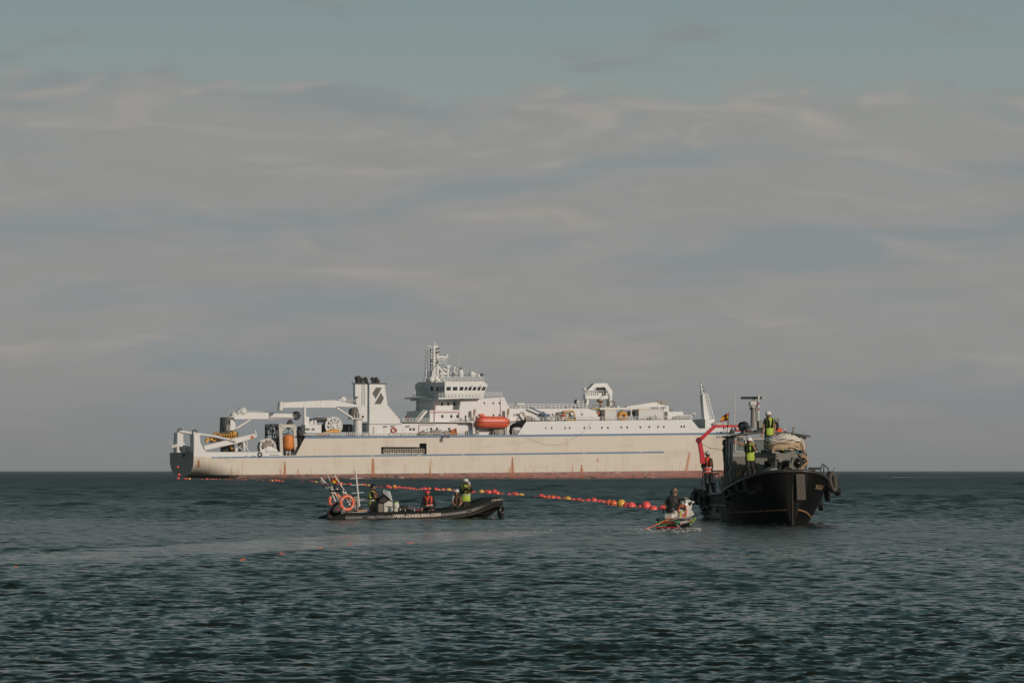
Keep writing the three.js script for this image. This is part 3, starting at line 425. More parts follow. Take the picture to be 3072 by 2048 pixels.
  part('pipe_line', [rods(pl(s3, 8.55, 372, 805, 672, 803, 672, 880), 0.1), rods(pl(s3, 8.55, 420, 690, 420, 900), 0.09), rods(pl(s3, 8.55, 1098, 670, 1098, 860), 0.05)], mat(0.55, 0.27, 0.22, 0.6), tier2);
  const tower = part('bridge_tower', [prism(pl(s3, 6, 432, 664, 672, 664, 672, 786, 432, 786), -6, 6), prism(pl(s3, -5, 288, 664, 440, 664, 440, 900, 288, 900), -9, -5)], cream, block);
  win(tower, s3, 6, [[498, 722, 20, 32], [560, 720, 20, 34], [622, 720, 22, 36]]);
  part('wing_bracket', [prism(pl(s3, 7.5, 672, 668, 735, 668, 690, 720, 672, 786), 6.9, 7.5), prism(pl(s3, 9, 610, 664, 690, 664, 672, 690), 8.6, 9)], cream, block);
  part('bridge_deck', [prism(pl(s3, 10.6, 462, 655, 925, 650, 925, 660, 462, 672), -9.5, 10.6), prism(pl(s3, -3, 212, 650, 560, 655, 560, 668, 212, 664), -10, -3)], white, block);
  // wheelhouse with raked windows
  const wheel = part('wheelhouse', [prism(pl(s3, 9.2, 525, 492, 920, 488, 967, 525, 936, 600, 920, 650, 525, 652), 2, 9.2, 0.04), prism(pl(s3, -2, 372, 494, 560, 492, 585, 530, 560, 652, 400, 652, 372, 540), -6, 2.05, 0.04), prism(pl(s3, -6, 300, 494, 560, 494, 560, 652, 290, 640, 270, 540, 270, 525), -9.6, -6.02, 0.04)], cream, block);
  win(wheel, s6, 9.2, [[1035, 838, 128, 106, 3], [1228, 838, 132, 106, 2], [1413, 838, 108, 106, 12], [1545, 838, 72, 106, 16], [1664, 838, 88, 106, 18], [1798, 838, 92, 106, 20], [1930, 838, 88, 106, 20], [2068, 838, 98, 106, 24]]);
  win(wheel, s3, 2.07, [[392, 565, 26, 44]]); { const c = s3(525, 564, 9.2); parts('window', [7.9, 6.1, 4.2].map((z) => box(0.1, 1.15, 1.3, c.x - 0.02, c.y, z)), glassDark, wheel); }
  part('window', [Array.from({ length: 4 }, (_, k) => boxAB(s3(278, 540, -7.2 - k * 0.6), s3(279, 582, -6.8 - k * 0.6)).translate(-0.1, 0, 0))], glassDark, wheel);
  parts('wiper', [rods(pl(s6, 9.4, 1690, 752, 1755, 742), 0.06), rods(pl(s6, 9.4, 1950, 756, 2015, 742), 0.06)], steelGrey, wheel);
  const rail = (f, z, x0, y0, x1, y1, h, n, parent, r = 0.06) => part('railing', [rods(pl(f, z, x0, y0 - h, x1, y1 - h), r), rods(pl(f, z, x0, y0 - h / 2, x1, y1 - h / 2), r * 0.8), ...Array.from({ length: n + 1 }, (_, k) => rod(f(lerp(x0, x1, k / n), lerp(y0, y1, k / n), z), f(lerp(x0, x1, k / n), lerp(y0, y1, k / n) - h, z), r, r, 6))], white, parent);
  rail(s3, 10.5, 465, 655, 925, 650, 40, 13, block, 0.07); rail(s3, 9, 925, 650, 1112, 648, 44, 9, block, 0.08); rail(s3, -3, 205, 652, 462, 656, 46, 9, block, 0.08); rail(s3, 9, 520, 490, 920, 487, 42, 14, block, 0.09); rail(s3, -5, 310, 494, 520, 490, 40, 8, block); rail(s3, 10.3, 95, 905, 360, 906, 36, 8, block, 0.08); rail(s3, 10.3, 640, 906, 832, 906, 42, 7, block);
  // domes, masts and aerials on the bridge roof
  const dome = (x, y0, y1, w, z) => { const a = s3(x, y1, z), b = s3(x, y0, z), R = w / 2 / 9.9; part('radome', [lathe([[0, 0], [R, 0], [R, Math.max(0.1, b.y - a.y - R)], [R * 0.87, b.y - a.y - R * 0.5], [R * 0.5, b.y - a.y - R * 0.13], [0.01, b.y - a.y]], 18).translate(a.x, a.y, a.z)], white, block); };
  dome(688, 363, 452, 14.5, 4); dome(802, 382, 446, 15, 4); dome(833, 404, 430, 7, 2); dome(869, 413, 447, 8, 4); dome(577, 362, 412, 7, 0);
  part('aerial', [rods(pl(s3, 0, 668, 420, 668, 175), 0.06), rods(pl(s3, 2, 727, 455, 727, 358), 0.07), rods(pl(s3, 2, 755, 455, 755, 358), 0.07), rods(pl(s3, 2, 848, 455, 848, 368), 0.07), rods(pl(s3, -2, 318, 445, 333, 140), 0.05), rods(pl(s3, -2, 346, 430, 352, 140), 0.05), rods(pl(s3, 4, 650, 420, 655, 350), 0.14)], white2, block);
  part('searchlight', [box(0.7, 0.7, 0.6, ...s3(905, 422, 4).toArray(), 0.15), rod(s3(686, 372, 4), s3(686, 348, 4), 0.28)], darkSteel, block);
  const mast = part('signal_mast', [rods(pl(s3, 1.2, 412, 490, 412, 140), 0.3), rods(pl(s3, 1.2, 452, 490, 446, 140), 0.36), rods(pl(s3, -1.6, 385, 490, 388, 150), 0.26), ...Array.from({ length: 11 }, (_, k) => rod(s3(410, 470 - k * 31, 1.2), s3(450, 470 - k * 31, 1.2), 0.17)), ...Array.from({ length: 11 }, (_, k) => rod(s3(386, 480 - k * 31, -1.6), s3(412, 470 - k * 31, 1.2), 0.12)), ...Array.from({ length: 10 }, (_, k) => rod(s3(412, 470 - k * 31, 1.2), s3(450, 439 - k * 31, 1.2), 0.1)), bar(s3(405, 140, 1), s3(456, 140, 1), 0.6, 0.6), rods(pl(s3, 1, 340, 127, 405, 142), 0.16), rods(pl(s3, 1, 415, 140, 415, 86), 0.15), rods(pl(s3, 1, 434, 140, 434, 98), 0.15), boxAB(s3(374, 160, -1.8), s3(396, 485, -1.5))], white, block);
  part('yard', [bar(s3(455, 240, 1.2), s3(556, 241, 1.2), 0.5, 0.4), rods(pl(s3, 1.2, 470, 292, 545, 244), 0.14), rods(pl(s3, 2.2, 465, 272, 548, 268), 0.07), rods(pl(s3, 2.2, 465, 304, 548, 298), 0.07), ...[470, 495, 520, 547].map((x) => rod(s3(x, 245, 2.2), s3(x, 304, 2.2), 0.07)), ball(0.45, s3(543, 226, 1.2))], white, mast);
  part('mast_brace', [rods(pl(s3, 1.2, 458, 340, 522, 418), 0.34), rods(pl(s3, 1.2, 505, 358, 560, 380), 0.25), rods(pl(s3, 1.2, 460, 412, 652, 412), 0.3), rods(pl(s3, 1.2, 556, 352, 556, 455), 0.36), rods(pl(s3, 1.2, 621, 360, 621, 412, 600, 450), 0.26), rods(pl(s3, 1.2, 470, 420, 500, 470), 0.2), ball(0.6, s3(557, 346, 1.2)), ball(0.4, s3(621, 350, 1.2))], white, mast);
  part('radar_scanner', [bar(s3(523, 326, 1.2), s3(594, 326, 1.2), 0.4, 0.35)], mat(0.32, 0.46, 0.55, 0.5), mast);
  const clutter = []; { const q = rng(31); for (let k = 0; k < 44; k++) { const p = s3(325 + q() * 200, 440 + q() * 48, -2 + q() * 5); clutter.push(q() < 0.4 ? ball(0.4 + q() * 0.5, p, 1, 1, 1, 8) : rod(p, p.clone().add(V((q() - 0.5) * 0.8, 1 + q() * 1.6, 0)), 0.09 + q() * 0.1)); } }
  part('roof_fitting', clutter, white, block);
  parts('mast_fitting', [ball(0.3, s3(458, 190, 2)), ball(0.26, s3(462, 150, 2)), ball(0.26, s3(458, 290, 2)), box(0.3, 0.3, 0.3, ...s3(440, 330, 2).toArray())], steelGrey, mast);
  part('stair', [bar(s3(250, 902, 10.2), s3(340, 790, 10.2), 0.18, 0.5), rods(pl(s3, 10.4, 225, 880, 310, 785), 0.09), ...Array.from({ length: 8 }, (_, k) => rod(s3(252 + k * 11, 895 - k * 14, 10.3), s3(232 + k * 11, 868 - k * 13, 10.3), 0.07))], white, block);
  part('stair', [bar(s3(180, 880, -6), s3(262, 785, -6), 0.3, 0.5), rods(pl(s3, -6, 170, 850, 270, 740), 0.08), rods(pl(s3, -6, 258, 670, 268, 780), 0.14), rods(pl(s3, -6, 295, 670, 318, 780), 0.14)], steelGrey, block);
  // lifeboat davits
  for (const [x, xb] of [[826, 800], [1172, 1235]]) part('davit', [bar(s3(x - 6, 1030, 9.6), s3(x - 6, 905, 9.6), 0.55, 0.6), bar(s3(x, 905, 9.6), s3(x + 6, 775, 9.9), 0.45, 0.5), bar(s3(xb, 908, 9.8), s3(x, 945, 9.8), 0.25, 0.25), boxAB(s3(Math.min(x, xb), 905, 10.2), s3(Math.max(x, xb), 916, 9.4))], white2, ship);
  parts('davit_ram', [bar(s3(831, 775, 10.1), s3(826, 830, 10.1), 0.4, 0.4), bar(s3(1176, 770, 10.1), s3(1172, 830, 10.1), 0.4, 0.4)], mat(0.33, 0.2, 0.1, 0.7), ship);
  parts('equipment_box', [boxAB(s3(768, 1000, 9.8), s3(800, 1045, 9)), boxAB(s3(775, 985, 9.8), s3(796, 1002, 9.2))], mat(0.05, 0.10, 0.15, 0.6), ship);
  const cl2 = []; { const q = rng(41); for (let k = 0; k < 22; k++) { const p = s3(1035 + q() * 75, 985 + q() * 46, 9.6); cl2.push(new THREE.TorusGeometry(0.35 + q() * 0.35, 0.12, 6, 12).rotateY(q()).translate(p.x, p.y, p.z)); } for (let k = 0; k < 6; k++) { const p = s3(838 + q() * 25, 1005 + q() * 30, 9.6); cl2.push(box(0.6, 0.9, 0.6, p.x, p.y, p.z, 0.1)); } }
  part('hose_reel', cl2, mat(0.42, 0.38, 0.32, 0.7), ship);
  rail(s3, 10.2, 640, 1045, 770, 1045, 40, 6, ship); rail(s3, 10.2, 1218, 1035, 1300, 1032, 40, 5, ship);
  part('life_raft', [ball(0.8, s3(1264, 980, 9.6), 1.7, 0.7, 1), rod(s3(1264, 990, 9.6), s3(1264, 1030, 9.6), 0.3)], white2, ship);
  // long forward house
  const fwd = part('deckhouse', [prism(pl(s4, 8, -62, 545, 985, 545, 1090, 580, 1130, 712, -62, 712), -8, 8, 0.05)], cream, ship);
  win(fwd, s4, 8, [[10, 630, 18, 26], [288, 622, 20, 16], [513, 622, 20, 26], [898, 620, 20, 28], [1090, 600, 10, 20]], mat(0.11, 0.10, 0.07, 0.2)); win(fwd, s4, 8, [[360, 626, 20, 34], [743, 625, 22, 34]], glassGreen); win(fwd, s4, 8, [[52, 682, 28, 28]], mat(0.4, 0.3, 0.26, 0.7));
  rail(s4, 7.8, -60, 545, 960, 543, 54, 20, fwd, 0.1);
  parts('vent_duct', [rod(s4(78, 545, 7), s4(78, 485, 7), 0.75, 0.75, 14), box(2.2, 0.6, 2.2, ...s4(80, 490, 7).toArray(), 0.2), boxAB(s4(5, 505, 7), s4(48, 540, 6)), boxAB(s4(250, 512, 7), s4(380, 540, 6)), boxAB(s4(470, 512, 7), s4(640, 540, 6)), boxAB(s4(700, 515, 6), s4(790, 542, 5)), ...[820, 840, 862, 885, 910, 930].map((x) => bar(s4(x, 495, 7), s4(x + 14, 540, 7), 0.5, 0.2))], cream, fwd);
  part('searchlight', [rod(s4(800, 485, 7), s4(822, 452, 7), 0.2), ball(0.55, s4(822, 455, 7))], darkSteel, fwd); part('searchlight', [ball(0.5, s4(838, 460, 7.2))], white, fwd);
  rail(s4, 10.2, 175, 712, 1640, 700, 50, 34, ship, 0.07);
  part('davit', [bar(s4(120, 600, 9.5), s4(180, 682, 9.5), 0.5, 0.4), bar(s4(95, 600, 9.5), s4(145, 598, 9.5), 0.4, 0.4), boxAB(s4(200, 640, 9.4), s4(232, 700, 8.4)), boxAB(s4(188, 665, 9.4), s4(268, 705, 8.6)), bar(s4(480, 705, 9), s4(530, 638, 9), 0.22, 0.22), bar(s4(530, 638, 9), s4(590, 638, 9), 0.22, 0.22), bar(s4(595, 600, 9), s4(595, 690, 9), 0.26, 0.26), bar(s4(610, 700, 9), s4(650, 650, 9), 0.25, 0.25)], mat(0.4, 0.35, 0.28, 0.7), ship);
  part('speaker_box', [boxAB(s4(590, 592, 9), s4(632, 614, 8.4))], darkSteel, ship);
  part('knuckle_crane', [bar(s4(222, 536, 9.4), s4(400, 612, 9.4), 0.3, 0.34), bar(s4(380, 598, 9.4), s4(440, 650, 9.4), 0.7, 0.7), boxAB(s4(412, 616, 9.8), s4(460, 656, 8.8)), rod(s4(428, 655, 9.4), s4(428, 706, 9.4), 0.4)], mat(0.032, 0.075, 0.16, 0.5), ship);
  // A-frame over the drill well
  const af = part('arch_frame', [prism(pl(s4, 4, 970, 310, 1060, 215, 1225, 212, 1298, 315, 1290, 482, 1265, 540, 1245, 540, 1262, 400, 1252, 352, 1196, 268, 1082, 272, 1012, 350, 985, 378, 990, 470, 960, 540, 945, 540, 962, 430, 958, 380, 970, 350), 2.2, 4, 0.08)], white, ship);
  part('platform', [bar(s4(940, 377, 4), s4(1240, 377, 4), 0.3, 1.6), rods(pl(s4, 4.3, 942, 312, 1240, 314), 0.1), rods(pl(s4, 4.3, 942, 345, 1240, 345), 0.08), ...[942, 970, 1000, 1030, 1056, 1080, 1110, 1180, 1210, 1240].map((x) => rod(s4(x, 312, 4.3), s4(x, 377, 4.3), 0.1)), rods(pl(s4, 3, 912, 480, 912, 300), 0.08), rods(pl(s4, 3, 940, 480, 940, 290), 0.08), ...Array.from({ length: 12 }, (_, k) => rod(s4(912, 300 + k * 16, 3), s4(940, 300 + k * 16, 3), 0.06)), ball(0.5, s4(930, 294, 3))], white, af);
  part('sheave_block', [box(1.5, 2.8, 1.2, ...s4(1130, 335, 3.4).toArray(), 0.4), rod(s4(1162, 335, 3), s4(1162, 335, 4.2), 1.0, 1.0, 16), rods(pl(s4, 3.6, 1120, 250, 1122, 310), 0.1), rods(pl(s4, 3.6, 1158, 250, 1158, 300), 0.1), tube(pl(s4, 3.6, 1180, 380, 1205, 420, 1235, 455, 1255, 468), 0.07, 6)], mat(0.04, 0.032, 0.024, 0.7), af);
  part('lifting_swivel', [ball(0.95, s4(1140, 412, 3.5), 1, 0.9, 1), rod(s4(1140, 428, 3.5), s4(1140, 455, 3.5), 0.6)], white2, af);
  part('lifting_swivel', [ball(0.8, s4(1138, 446, 3.5), 1.2, 0.6, 1), rod(s4(1137, 460, 3.5), s4(1137, 700, 3.5), 0.26, 0.2), new THREE.TorusGeometry(0.8, 0.14, 6, 14).translate(...s4(1292, 488, 4).toArray())], mat(0.22, 0.13, 0.07, 0.8), af);
  part('yellow_platform', [boxAB(s4(1030, 538, 4), s4(1200, 556, 2)), boxAB(s4(1110, 556, 4), s4(1180, 574, 3))], mat(0.5, 0.36, 0.12, 0.7), ship);
  part('railing', [rods(pl(s4, 4, 1048, 536, 1048, 500, 1166, 500, 1166, 536), 0.12)], mat(0.3, 0.25, 0.17, 0.7), ship);
  parts('ventilator', [[1300, 530, 0.5], [1366, 510, 0.45], [1420, 535, 0.4], [1208, 518, 0.4], [1112, 655, 0.55], [1610, 655, 0.5]].map(([x, y, r]) => rod(s4(x, y, 6), s4(x, y + 36, 6), r, r, 12)), white, ship);
  part('transverse_beam', [bar(s4(1130, 548, 7), s4(1790, 543, 7), 0.4, 0.5), ...[1195, 1530, 1640].map((x) => bar(s4(x, 548, 7), s4(x, 700, 7), 0.22, 0.22)), bar(s4(1535, 560, 7.6), s4(1560, 700, 7.6), 0.22, 0.22), bar(s4(1548, 560, 7.6), s4(1528, 700, 7.6), 0.22, 0.22)], white2, ship);
  part('deck_winch', [prism(pl(s4, 3, 960, 660, 1050, 595, 1130, 580, 1130, 710, 890, 710), 0, 3, 0.1), boxAB(s4(1490, 580, 2), s4(1640, 640, 4)), rod(s4(1580, 600, 2), s4(1580, 600, 4), 1.3, 1.3, 16)], mat(0.17, 0.15, 0.125, 0.7), ship);
  part('stowed_hose', [rod(s4(1050, 620, 6), s4(1120, 605, 6), 0.5)], redLine, ship);
  // forward crane, deck boxes, foremast, forecastle
  const cf = new THREE.Group(); cf.name = numbered('deck_crane'); ship.add(cf);
  part('boom', [prism([...pl(s4, 5, 1480, 517, 1800, 468), ...pl(s5, 5, 440, 396, 470, 428, 558, 440, 560, 466, 330, 468), s4(1484, 540, 5)], 3.8, 5, 0.08)], cream, cf);
  part('pedestal', [rod(s5(545, 445, 4.5), s5(545, 640, 4.5), 0.75, 0.85, 14), bar(s5(440, 468, 5.2), s5(462, 490, 5.2), 0.3, 0.3), bar(s5(525, 480, 5.4), s5(525, 640, 5.4), 0.3, 0.3)], cream, cf);
  part('cage', [rods(pl(s5, 5, 440, 440, 440, 385, 500, 362, 550, 380, 550, 432, 490, 430), 0.09), ...[470, 490, 510, 530].map((x) => rod(s5(x, 375, 5), s5(x, 430, 5), 0.08)), rods(pl(s5, 5, 440, 400, 550, 400), 0.08), boxAB(s5(442, 380, 4.8), s5(470, 432, 4))], mat(0.45, 0.38, 0.28, 0.7), cf);
  parts('equipment_box', [boxAB(s5(566, 527, 8), s5(693, 640, 4), 0.1)], white, ship); parts('equipment_box', [boxAB(s5(565, 486, 3), s5(618, 528, 2))], steelGrey, ship);
  rail(s5, 9.5, 700, 640, 905, 638, 62, 9, ship, 0.11); rail(s5, 9.8, 170, 640, 560, 640, 50, 9, ship, 0.08);
  part('deck_fitting', [...[720, 742, 765, 790, 815, 840, 880].map((x) => rod(s5(x, 580, 8), s5(x + 4, 636, 8), 0.28)), boxAB(s5(340, 585, 9), s5(380, 640, 8.5)), boxAB(s5(405, 565, 9), s5(418, 638, 8.5))], white2, ship);
  part('deck_fitting', [boxAB(s5(845, 590, 8.6), s5(868, 612, 8)), rod(s5(905, 575, 6), s5(905, 550, 6), 0.06), rod(s5(930, 575, 6), s5(933, 560, 6), 0.05)], redLine, ship);
  part('anemometer', [ball(0.42, s5(933, 560, 6)), ball(0.25, s5(904, 555, 6)), rods(pl(s5, 6, 905, 640, 905, 555), 0.05), rods(pl(s5, 6, 905, 575, 933, 562), 0.05)], cream, ship);
  part('forecastle', [prism(pl(s5, 2, 965, 708, 1080, 640, 1225, 625, 1222, 662, 1195, 700, 1195, 760, 965, 760), -2, 2, 0.1), prism(pl(s5, 0, 905, 642, 985, 735, 985, 760, 905, 760), -7, 7.8)], white, ship);
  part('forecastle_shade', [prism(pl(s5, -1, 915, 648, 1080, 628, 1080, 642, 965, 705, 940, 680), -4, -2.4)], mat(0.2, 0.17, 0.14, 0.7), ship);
  const fm = part('foremast', [prism(pl(s5, 0.8, 1052, 300, 1068, 288, 1150, 632, 1080, 642, 1064, 480), -0.8, 0.8, 0.08)], white, ship);
  part('ladder', [rods(pl(s5, 0.4, 1068, 290, 1152, 632), 0.16), rods(pl(s5, 0.4, 1118, 286, 1208, 622), 0.18), rods(pl(s5, 0.4, 1090, 288, 1178, 626), 0.1), rods(pl(s5, 0.4, 1068, 290, 1118, 286), 0.16), ...Array.from({ length: 9 }, (_, k) => rod(s5(1075 + k * 8.8, 322 + k * 35, 0.4), s5(1127 + k * 9.2, 318 + k * 35, 0.4), 0.11))], white, fm);
  part('mast_pole', [rods(pl(s5, 0.4, 1058, 300, 1040, 235, 1025, 130), 0.26), rods(pl(s5, 0.4, 1022, 260, 1064, 262), 0.14), rods(pl(s5, 0.4, 1042, 240, 1050, 195), 0.1)], white, fm);
  part('lamp', [[1049, 184], [1066, 240], [1026, 128], [1024, 258]].map(([x, y], k) => rod(s5(x, y + 12, 0.4), s5(x, y - 10, 0.4), k < 2 ? 0.26 : 0.16)), darkSteel, fm);
  part('windlass', [ball(1, s5(1250, 702, 2), 1.7, 0.6, 1.2), ball(1, s5(1330, 704, 1), 1.6, 0.55, 1.2), boxAB(s5(1080, 752, 9), s5(1120, 762, 8))], mat(0.5, 0.47, 0.42, 0.6), ship);
  part('anchor_pocket', [new THREE.TorusGeometry(0.5, 0.3, 8, 16).translate(...s5(1086, 800, 8.4).toArray())], steelGrey, ship);
  for (const [x0, x1] of [[895, 925], [1160, 1182], [1196, 1265], [1285, 1345], [1370, 1400]]) part('scupper', [boxAB(s5(x0, 806, 8.1), s5(x1, 818, 8.9))], darkSteel, ship);
  rail(s2, 9.9, 420, 930, 1200, 925, 46, 30, ship, 0.08);
  rail(s3, 10.2, 0, 1048, 640, 1044, 30, 24, ship, 0.05);
  // rows of windows in the white upper side
  win(hull, s4, NEAR + 0.01, [[678, 800, 16, 26], [736, 799, 16, 26], [928, 797, 17, 26], [1159, 795, 18, 26], [1237, 794, 18, 26], [1411, 791, 17, 26], [1489, 790, 17, 26], [1777, 787, 17, 26]]);
  win(hull, s4, NEAR + 0.01, [[426, 801, 18, 28], [1005, 796, 18, 28]], mat(0.2, 0.17, 0.11, 0.3)); win(hull, s4, NEAR + 0.01, [[502, 800, 18, 28], [1661, 788, 18, 28]], glassGreen);
  win(hull, s5, NEAR + 0.01, [[10, 744, 16, 26], [314, 740, 18, 28], [436, 739, 18, 28], [516, 738, 18, 28], [759, 735, 18, 28], [798, 734, 18, 28]]); win(hull, s5, NEAR + 0.01, [[191, 741, 18, 28]], glassGreen);
  part('mooring_line', [tube(pl(s4, NEAR + 0.4, 70, 845, 180, 905, 350, 990, 490, 1018, 640, 1005, 800, 930, 940, 830, 1040, 712), 0.022, 5, 60)], mat(0.4, 0.35, 0.28, 0.8), ship);
}
// ---- things that stand on the ship
{
  const add = (o) => o, base = (name, label, cat, p, group) => { const t = thing(name, label, cat, group); t.position.copy(S.world(p)); t.rotation.y = S.turn; return t; };
  const rel = (o, f, z) => (x, y, dz = 0) => f(x, y, z + dz).sub(o);
  // lifeboat
  { const o = s3(1012, 900, 10.6), q = rel(o, s3, 10.6), t = base('lifeboat', 'orange enclosed lifeboat hanging in its davits on the cable ship', 'lifeboat', o);
    const m = mat(0.72, 0.115, 0.05, 0.45);
    const a = q(838, 905).x, b = q(1190, 905).x, L = b - a, hullB = surf(28, 18, (u, v) => { const x = a + L * u, e = Math.pow(Math.max(0, 1 - Math.pow(Math.abs(2 * u - 1), 4.5)), 0.55), ang = Math.PI * (v - 0.5) * 1.0, w = 1.55 * e; return V(x, -0.2 - Math.cos(ang) * 1.55 * Math.pow(e, 0.7) + (u > 0.9 ? 1.0 * Math.pow((u - 0.9) / 0.1, 2) : 0), Math.sin(ang) * w); });
    part('boat_hull', [hullB], m, t);
    const can = surf(28, 14, (u, v) => { const x = a + 0.12 + (L - 0.3) * u, e = Math.pow(Math.max(0, 1 - Math.pow(Math.abs(2 * u - 1), 7)), 0.5), ang = Math.PI * v, h = 1.5 * Math.min(1, 0.55 + 4 * u) * Math.min(1, 0.4 + 5 * (1 - u)); return V(x, -0.2 + Math.pow(Math.sin(ang), 0.6) * h * e, Math.cos(ang) * 1.5 * e); });
    part('canopy', [can, prism([q(868, 845), q(880, 826), q(905, 820), q(922, 830), q(932, 852)], -0.8, 0.8, 0.12)], m, t);
    part('rubbing_strake', [tube([V(a + 0.3, -0.2, 0.4), V(a + 1, -0.2, 1.5), V(a + L / 2, -0.2, 1.62), V(b - 1, -0.2, 1.5), V(b - 0.2, -0.2, 0.4)], 0.07, 6)], mat(0.3, 0.05, 0.03, 0.6), t); }
  // deck machine by the rail
  { const o = s3(606, 1012, 9.9), q = rel(o, s3, 9.9), t = base('deck_machine', 'small orange machine at the cable ship rail aft of the lifeboat', 'machine', o);
    part('body', [boxAB(q(572, 1005, 0.4), q(640, 1038, -0.6), 0.15), boxAB(q(585, 985, 0.3), q(612, 1006, -0.4), 0.15), boxAB(q(622, 975, 0.3), q(640, 1006, -0.4), 0.1)], mat(0.62, 0.17, 0.04, 0.6), t); part('frame', [rods([q(566, 1040, 0.5), q(600, 990, 0.5), q(640, 970, 0.5), q(645, 1040, 0.5)], 0.09), rods([q(590, 1040, 0.5), q(630, 1000, 0.5)], 0.12)], mat(0.28, 0.11, 0.05, 0.7), t); }
  { const o = s3(520, 1055, 10.7), q = rel(o, s3, 10.7), t = base('blue_tarpaulin', 'dark blue cloth hung over the cable ship rail', 'tarpaulin', o); part('cloth', [surf(10, 5, (u, v) => q(490 + 88 * u, lerp(1046, 1062 + 14 * Math.sin(u * 9) * (1 - u), v), 0.08 * Math.sin(u * 17)))], mat(0.035, 0.06, 0.13, 0.8), t); part('fender_pad', [boxAB(q(480, 1072, 0.1), q(506, 1108, -0.1), 0.08)], mat(0.18, 0.17, 0.14, 0.8), t); }
  // orange mooring buoy and drum
  { const o = s1(1630, 990, 8.2), q = rel(o, s1, 8.2), t = base('mooring_buoy', 'big ribbed orange mooring buoy standing inside the gallows frame', 'buoy', o);
    const R = 1.35, h = 1.85; part('buoy_body', [lathe([[0.01, -h], [R * 0.62, -h], [R * 0.98, -h * 0.68], [R, -h * 0.3], [R * 0.94, -h * 0.24], [R, -h * 0.16], [R, 0.05], [R * 0.94, 0.1], [R, 0.2], [R, h * 0.5], [R * 0.8, h * 0.9], [R * 0.45, h], [0.01, h]], 14)], mat(0.72, 0.22, 0.035, 0.6), t); part('shackle', [new THREE.TorusGeometry(0.3, 0.1, 6, 12).translate(0, h + 0.25, 0), rod(V(0, h + 0.5, 0), V(0, h + 3.4, 0), 0.08)], darkSteel, t); part('stand', [rod(V(-0.5, -h, 0), V(-0.5, -h - 1.5, 0), 0.2), rod(V(0.5, -h, 0), V(0.5, -h - 1.5, 0), 0.2)], mat(0.4, 0.36, 0.3, 0.6), t); }
  { const o = s4(1425, 648, 7.5), t = base('hose_drum', 'fat amber reel of hose between two white containers', 'reel', o); part('reel', [new THREE.TorusGeometry(0.85, 0.55, 12, 28).scale(1, 1, 1.6)], mat(0.68, 0.31, 0.045, 0.55), t); part('hub', [new THREE.CylinderGeometry(0.45, 0.45, 1.4, 16).rotateX(Math.PI / 2)], mat(0.06, 0.045, 0.03, 0.7), t); }
  { const o = s4(738, 690, 9.4), q = rel(o, s4, 9.4), t = base('lifting_cage', 'open yellow lifting frame with dark machine on the forward deck', 'lifting frame', o); part('frame', [rods([q(660, 578), q(785, 576), q(822, 702), q(690, 702), q(660, 578)], 0.18), rods([q(675, 578, -1.6), q(790, 576, -1.6)], 0.14), rods([q(660, 578), q(675, 578, -1.6)], 0.14), rods([q(785, 576), q(790, 576, -1.6)], 0.14)], mat(0.62, 0.34, 0.06, 0.6), t); part('machine', [boxAB(q(742, 650, -0.3), q(795, 690, -1.2), 0.2), boxAB(q(752, 632, -0.3), q(775, 652, -1), 0.1)], mat(0.05, 0.08, 0.11, 0.6), t); part('cage', [boxAB(q(690, 680, -0.2), q(815, 700, -1.4), 0.1), rods([q(715, 600, -0.8), q(715, 690, -0.8)], 0.1)], mat(0.5, 0.33, 0.1, 0.7), t); }
  { const o = s4(660, 655, 9.6), t = base('red_float', 'small dark red float beside the yellow lifting frame', 'float', o); part('float_body', [ball(0.5, s4(650, 640, 9.6).sub(o), 1.3, 1, 1), rod(s4(630, 640, 9.6).sub(o), s4(610, 690, 9.6).sub(o), 0.09)], mat(0.4, 0.07, 0.05, 0.6), t); }
  // containers with corrugated sides
  const cont = (f, x0, x1, y0, y1, z, label) => { const a = f(x0, y1, z), b = f(x1, y0, z), o = V((a.x + b.x) / 2, a.y, z), t = base('shipping_container', label, 'container', o, 'containers on the ship deck'); const w = b.x - a.x, h = b.y - a.y, n = Math.round(w / 0.28), pts = []; for (let i = 0; i < n; i++) { const x = -w / 2 + 0.15 + (w - 0.3) * i / n, s = (w - 0.3) / n; pts.push(box(s * 0.8, h - 0.5, 0.05, x + s * 0.45, h / 2, 0.005)); }
    part('corrugation', pts, cream, t); part('container_body', [box(w - 0.1, h - 0.1, 2.4, 0, h / 2, -1.22)], mat(0.58, 0.55, 0.5, 0.6), t); part('corner_frame', [box(0.2, h, 0.2, -w / 2 + 0.1, h / 2, 0.02), box(0.2, h, 0.2, w / 2 - 0.1, h / 2, 0.02), box(w - 0.4, 0.24, 0.2, 0, h - 0.12, 0.02), box(w - 0.4, 0.22, 0.2, 0, 0.11, 0.02)], mat(0.62, 0.50, 0.42, 0.7), t); };
  cont(s4, 1195, 1352, 556, 700, 8, 'white corrugated container with rusty edges aft of the amber hose reel'); cont(s5, 166, 520, 490, 642, 7.6, 'longest white corrugated container under the forward crane boom');
  // plough: yellow tubular frame on the stern deck
  { const o = s1(760, 940, 8.0), q = rel(o, s1, 8.0), t = base('cable_plough', 'yellow cable plough of tubes lying behind the stern boom', 'plough', o); const m = mat(0.60, 0.30, 0.03, 0.6);
    const g = []; for (const dz of [0, -2]) { g.push(rods([q(700, 885, dz), q(940, 885, dz), q(955, 925, dz)], 0.16), rods([q(700, 935, dz), q(955, 925, dz)], 0.14)); for (let x = 720; x < 950; x += 32) g.push(rod(q(x, 885, dz), q(x + 12, 932, dz), 0.12)); } for (let x = 700; x <= 940; x += 60) g.push(rod(q(x, 885, 0), q(x, 885, -2), 0.12));
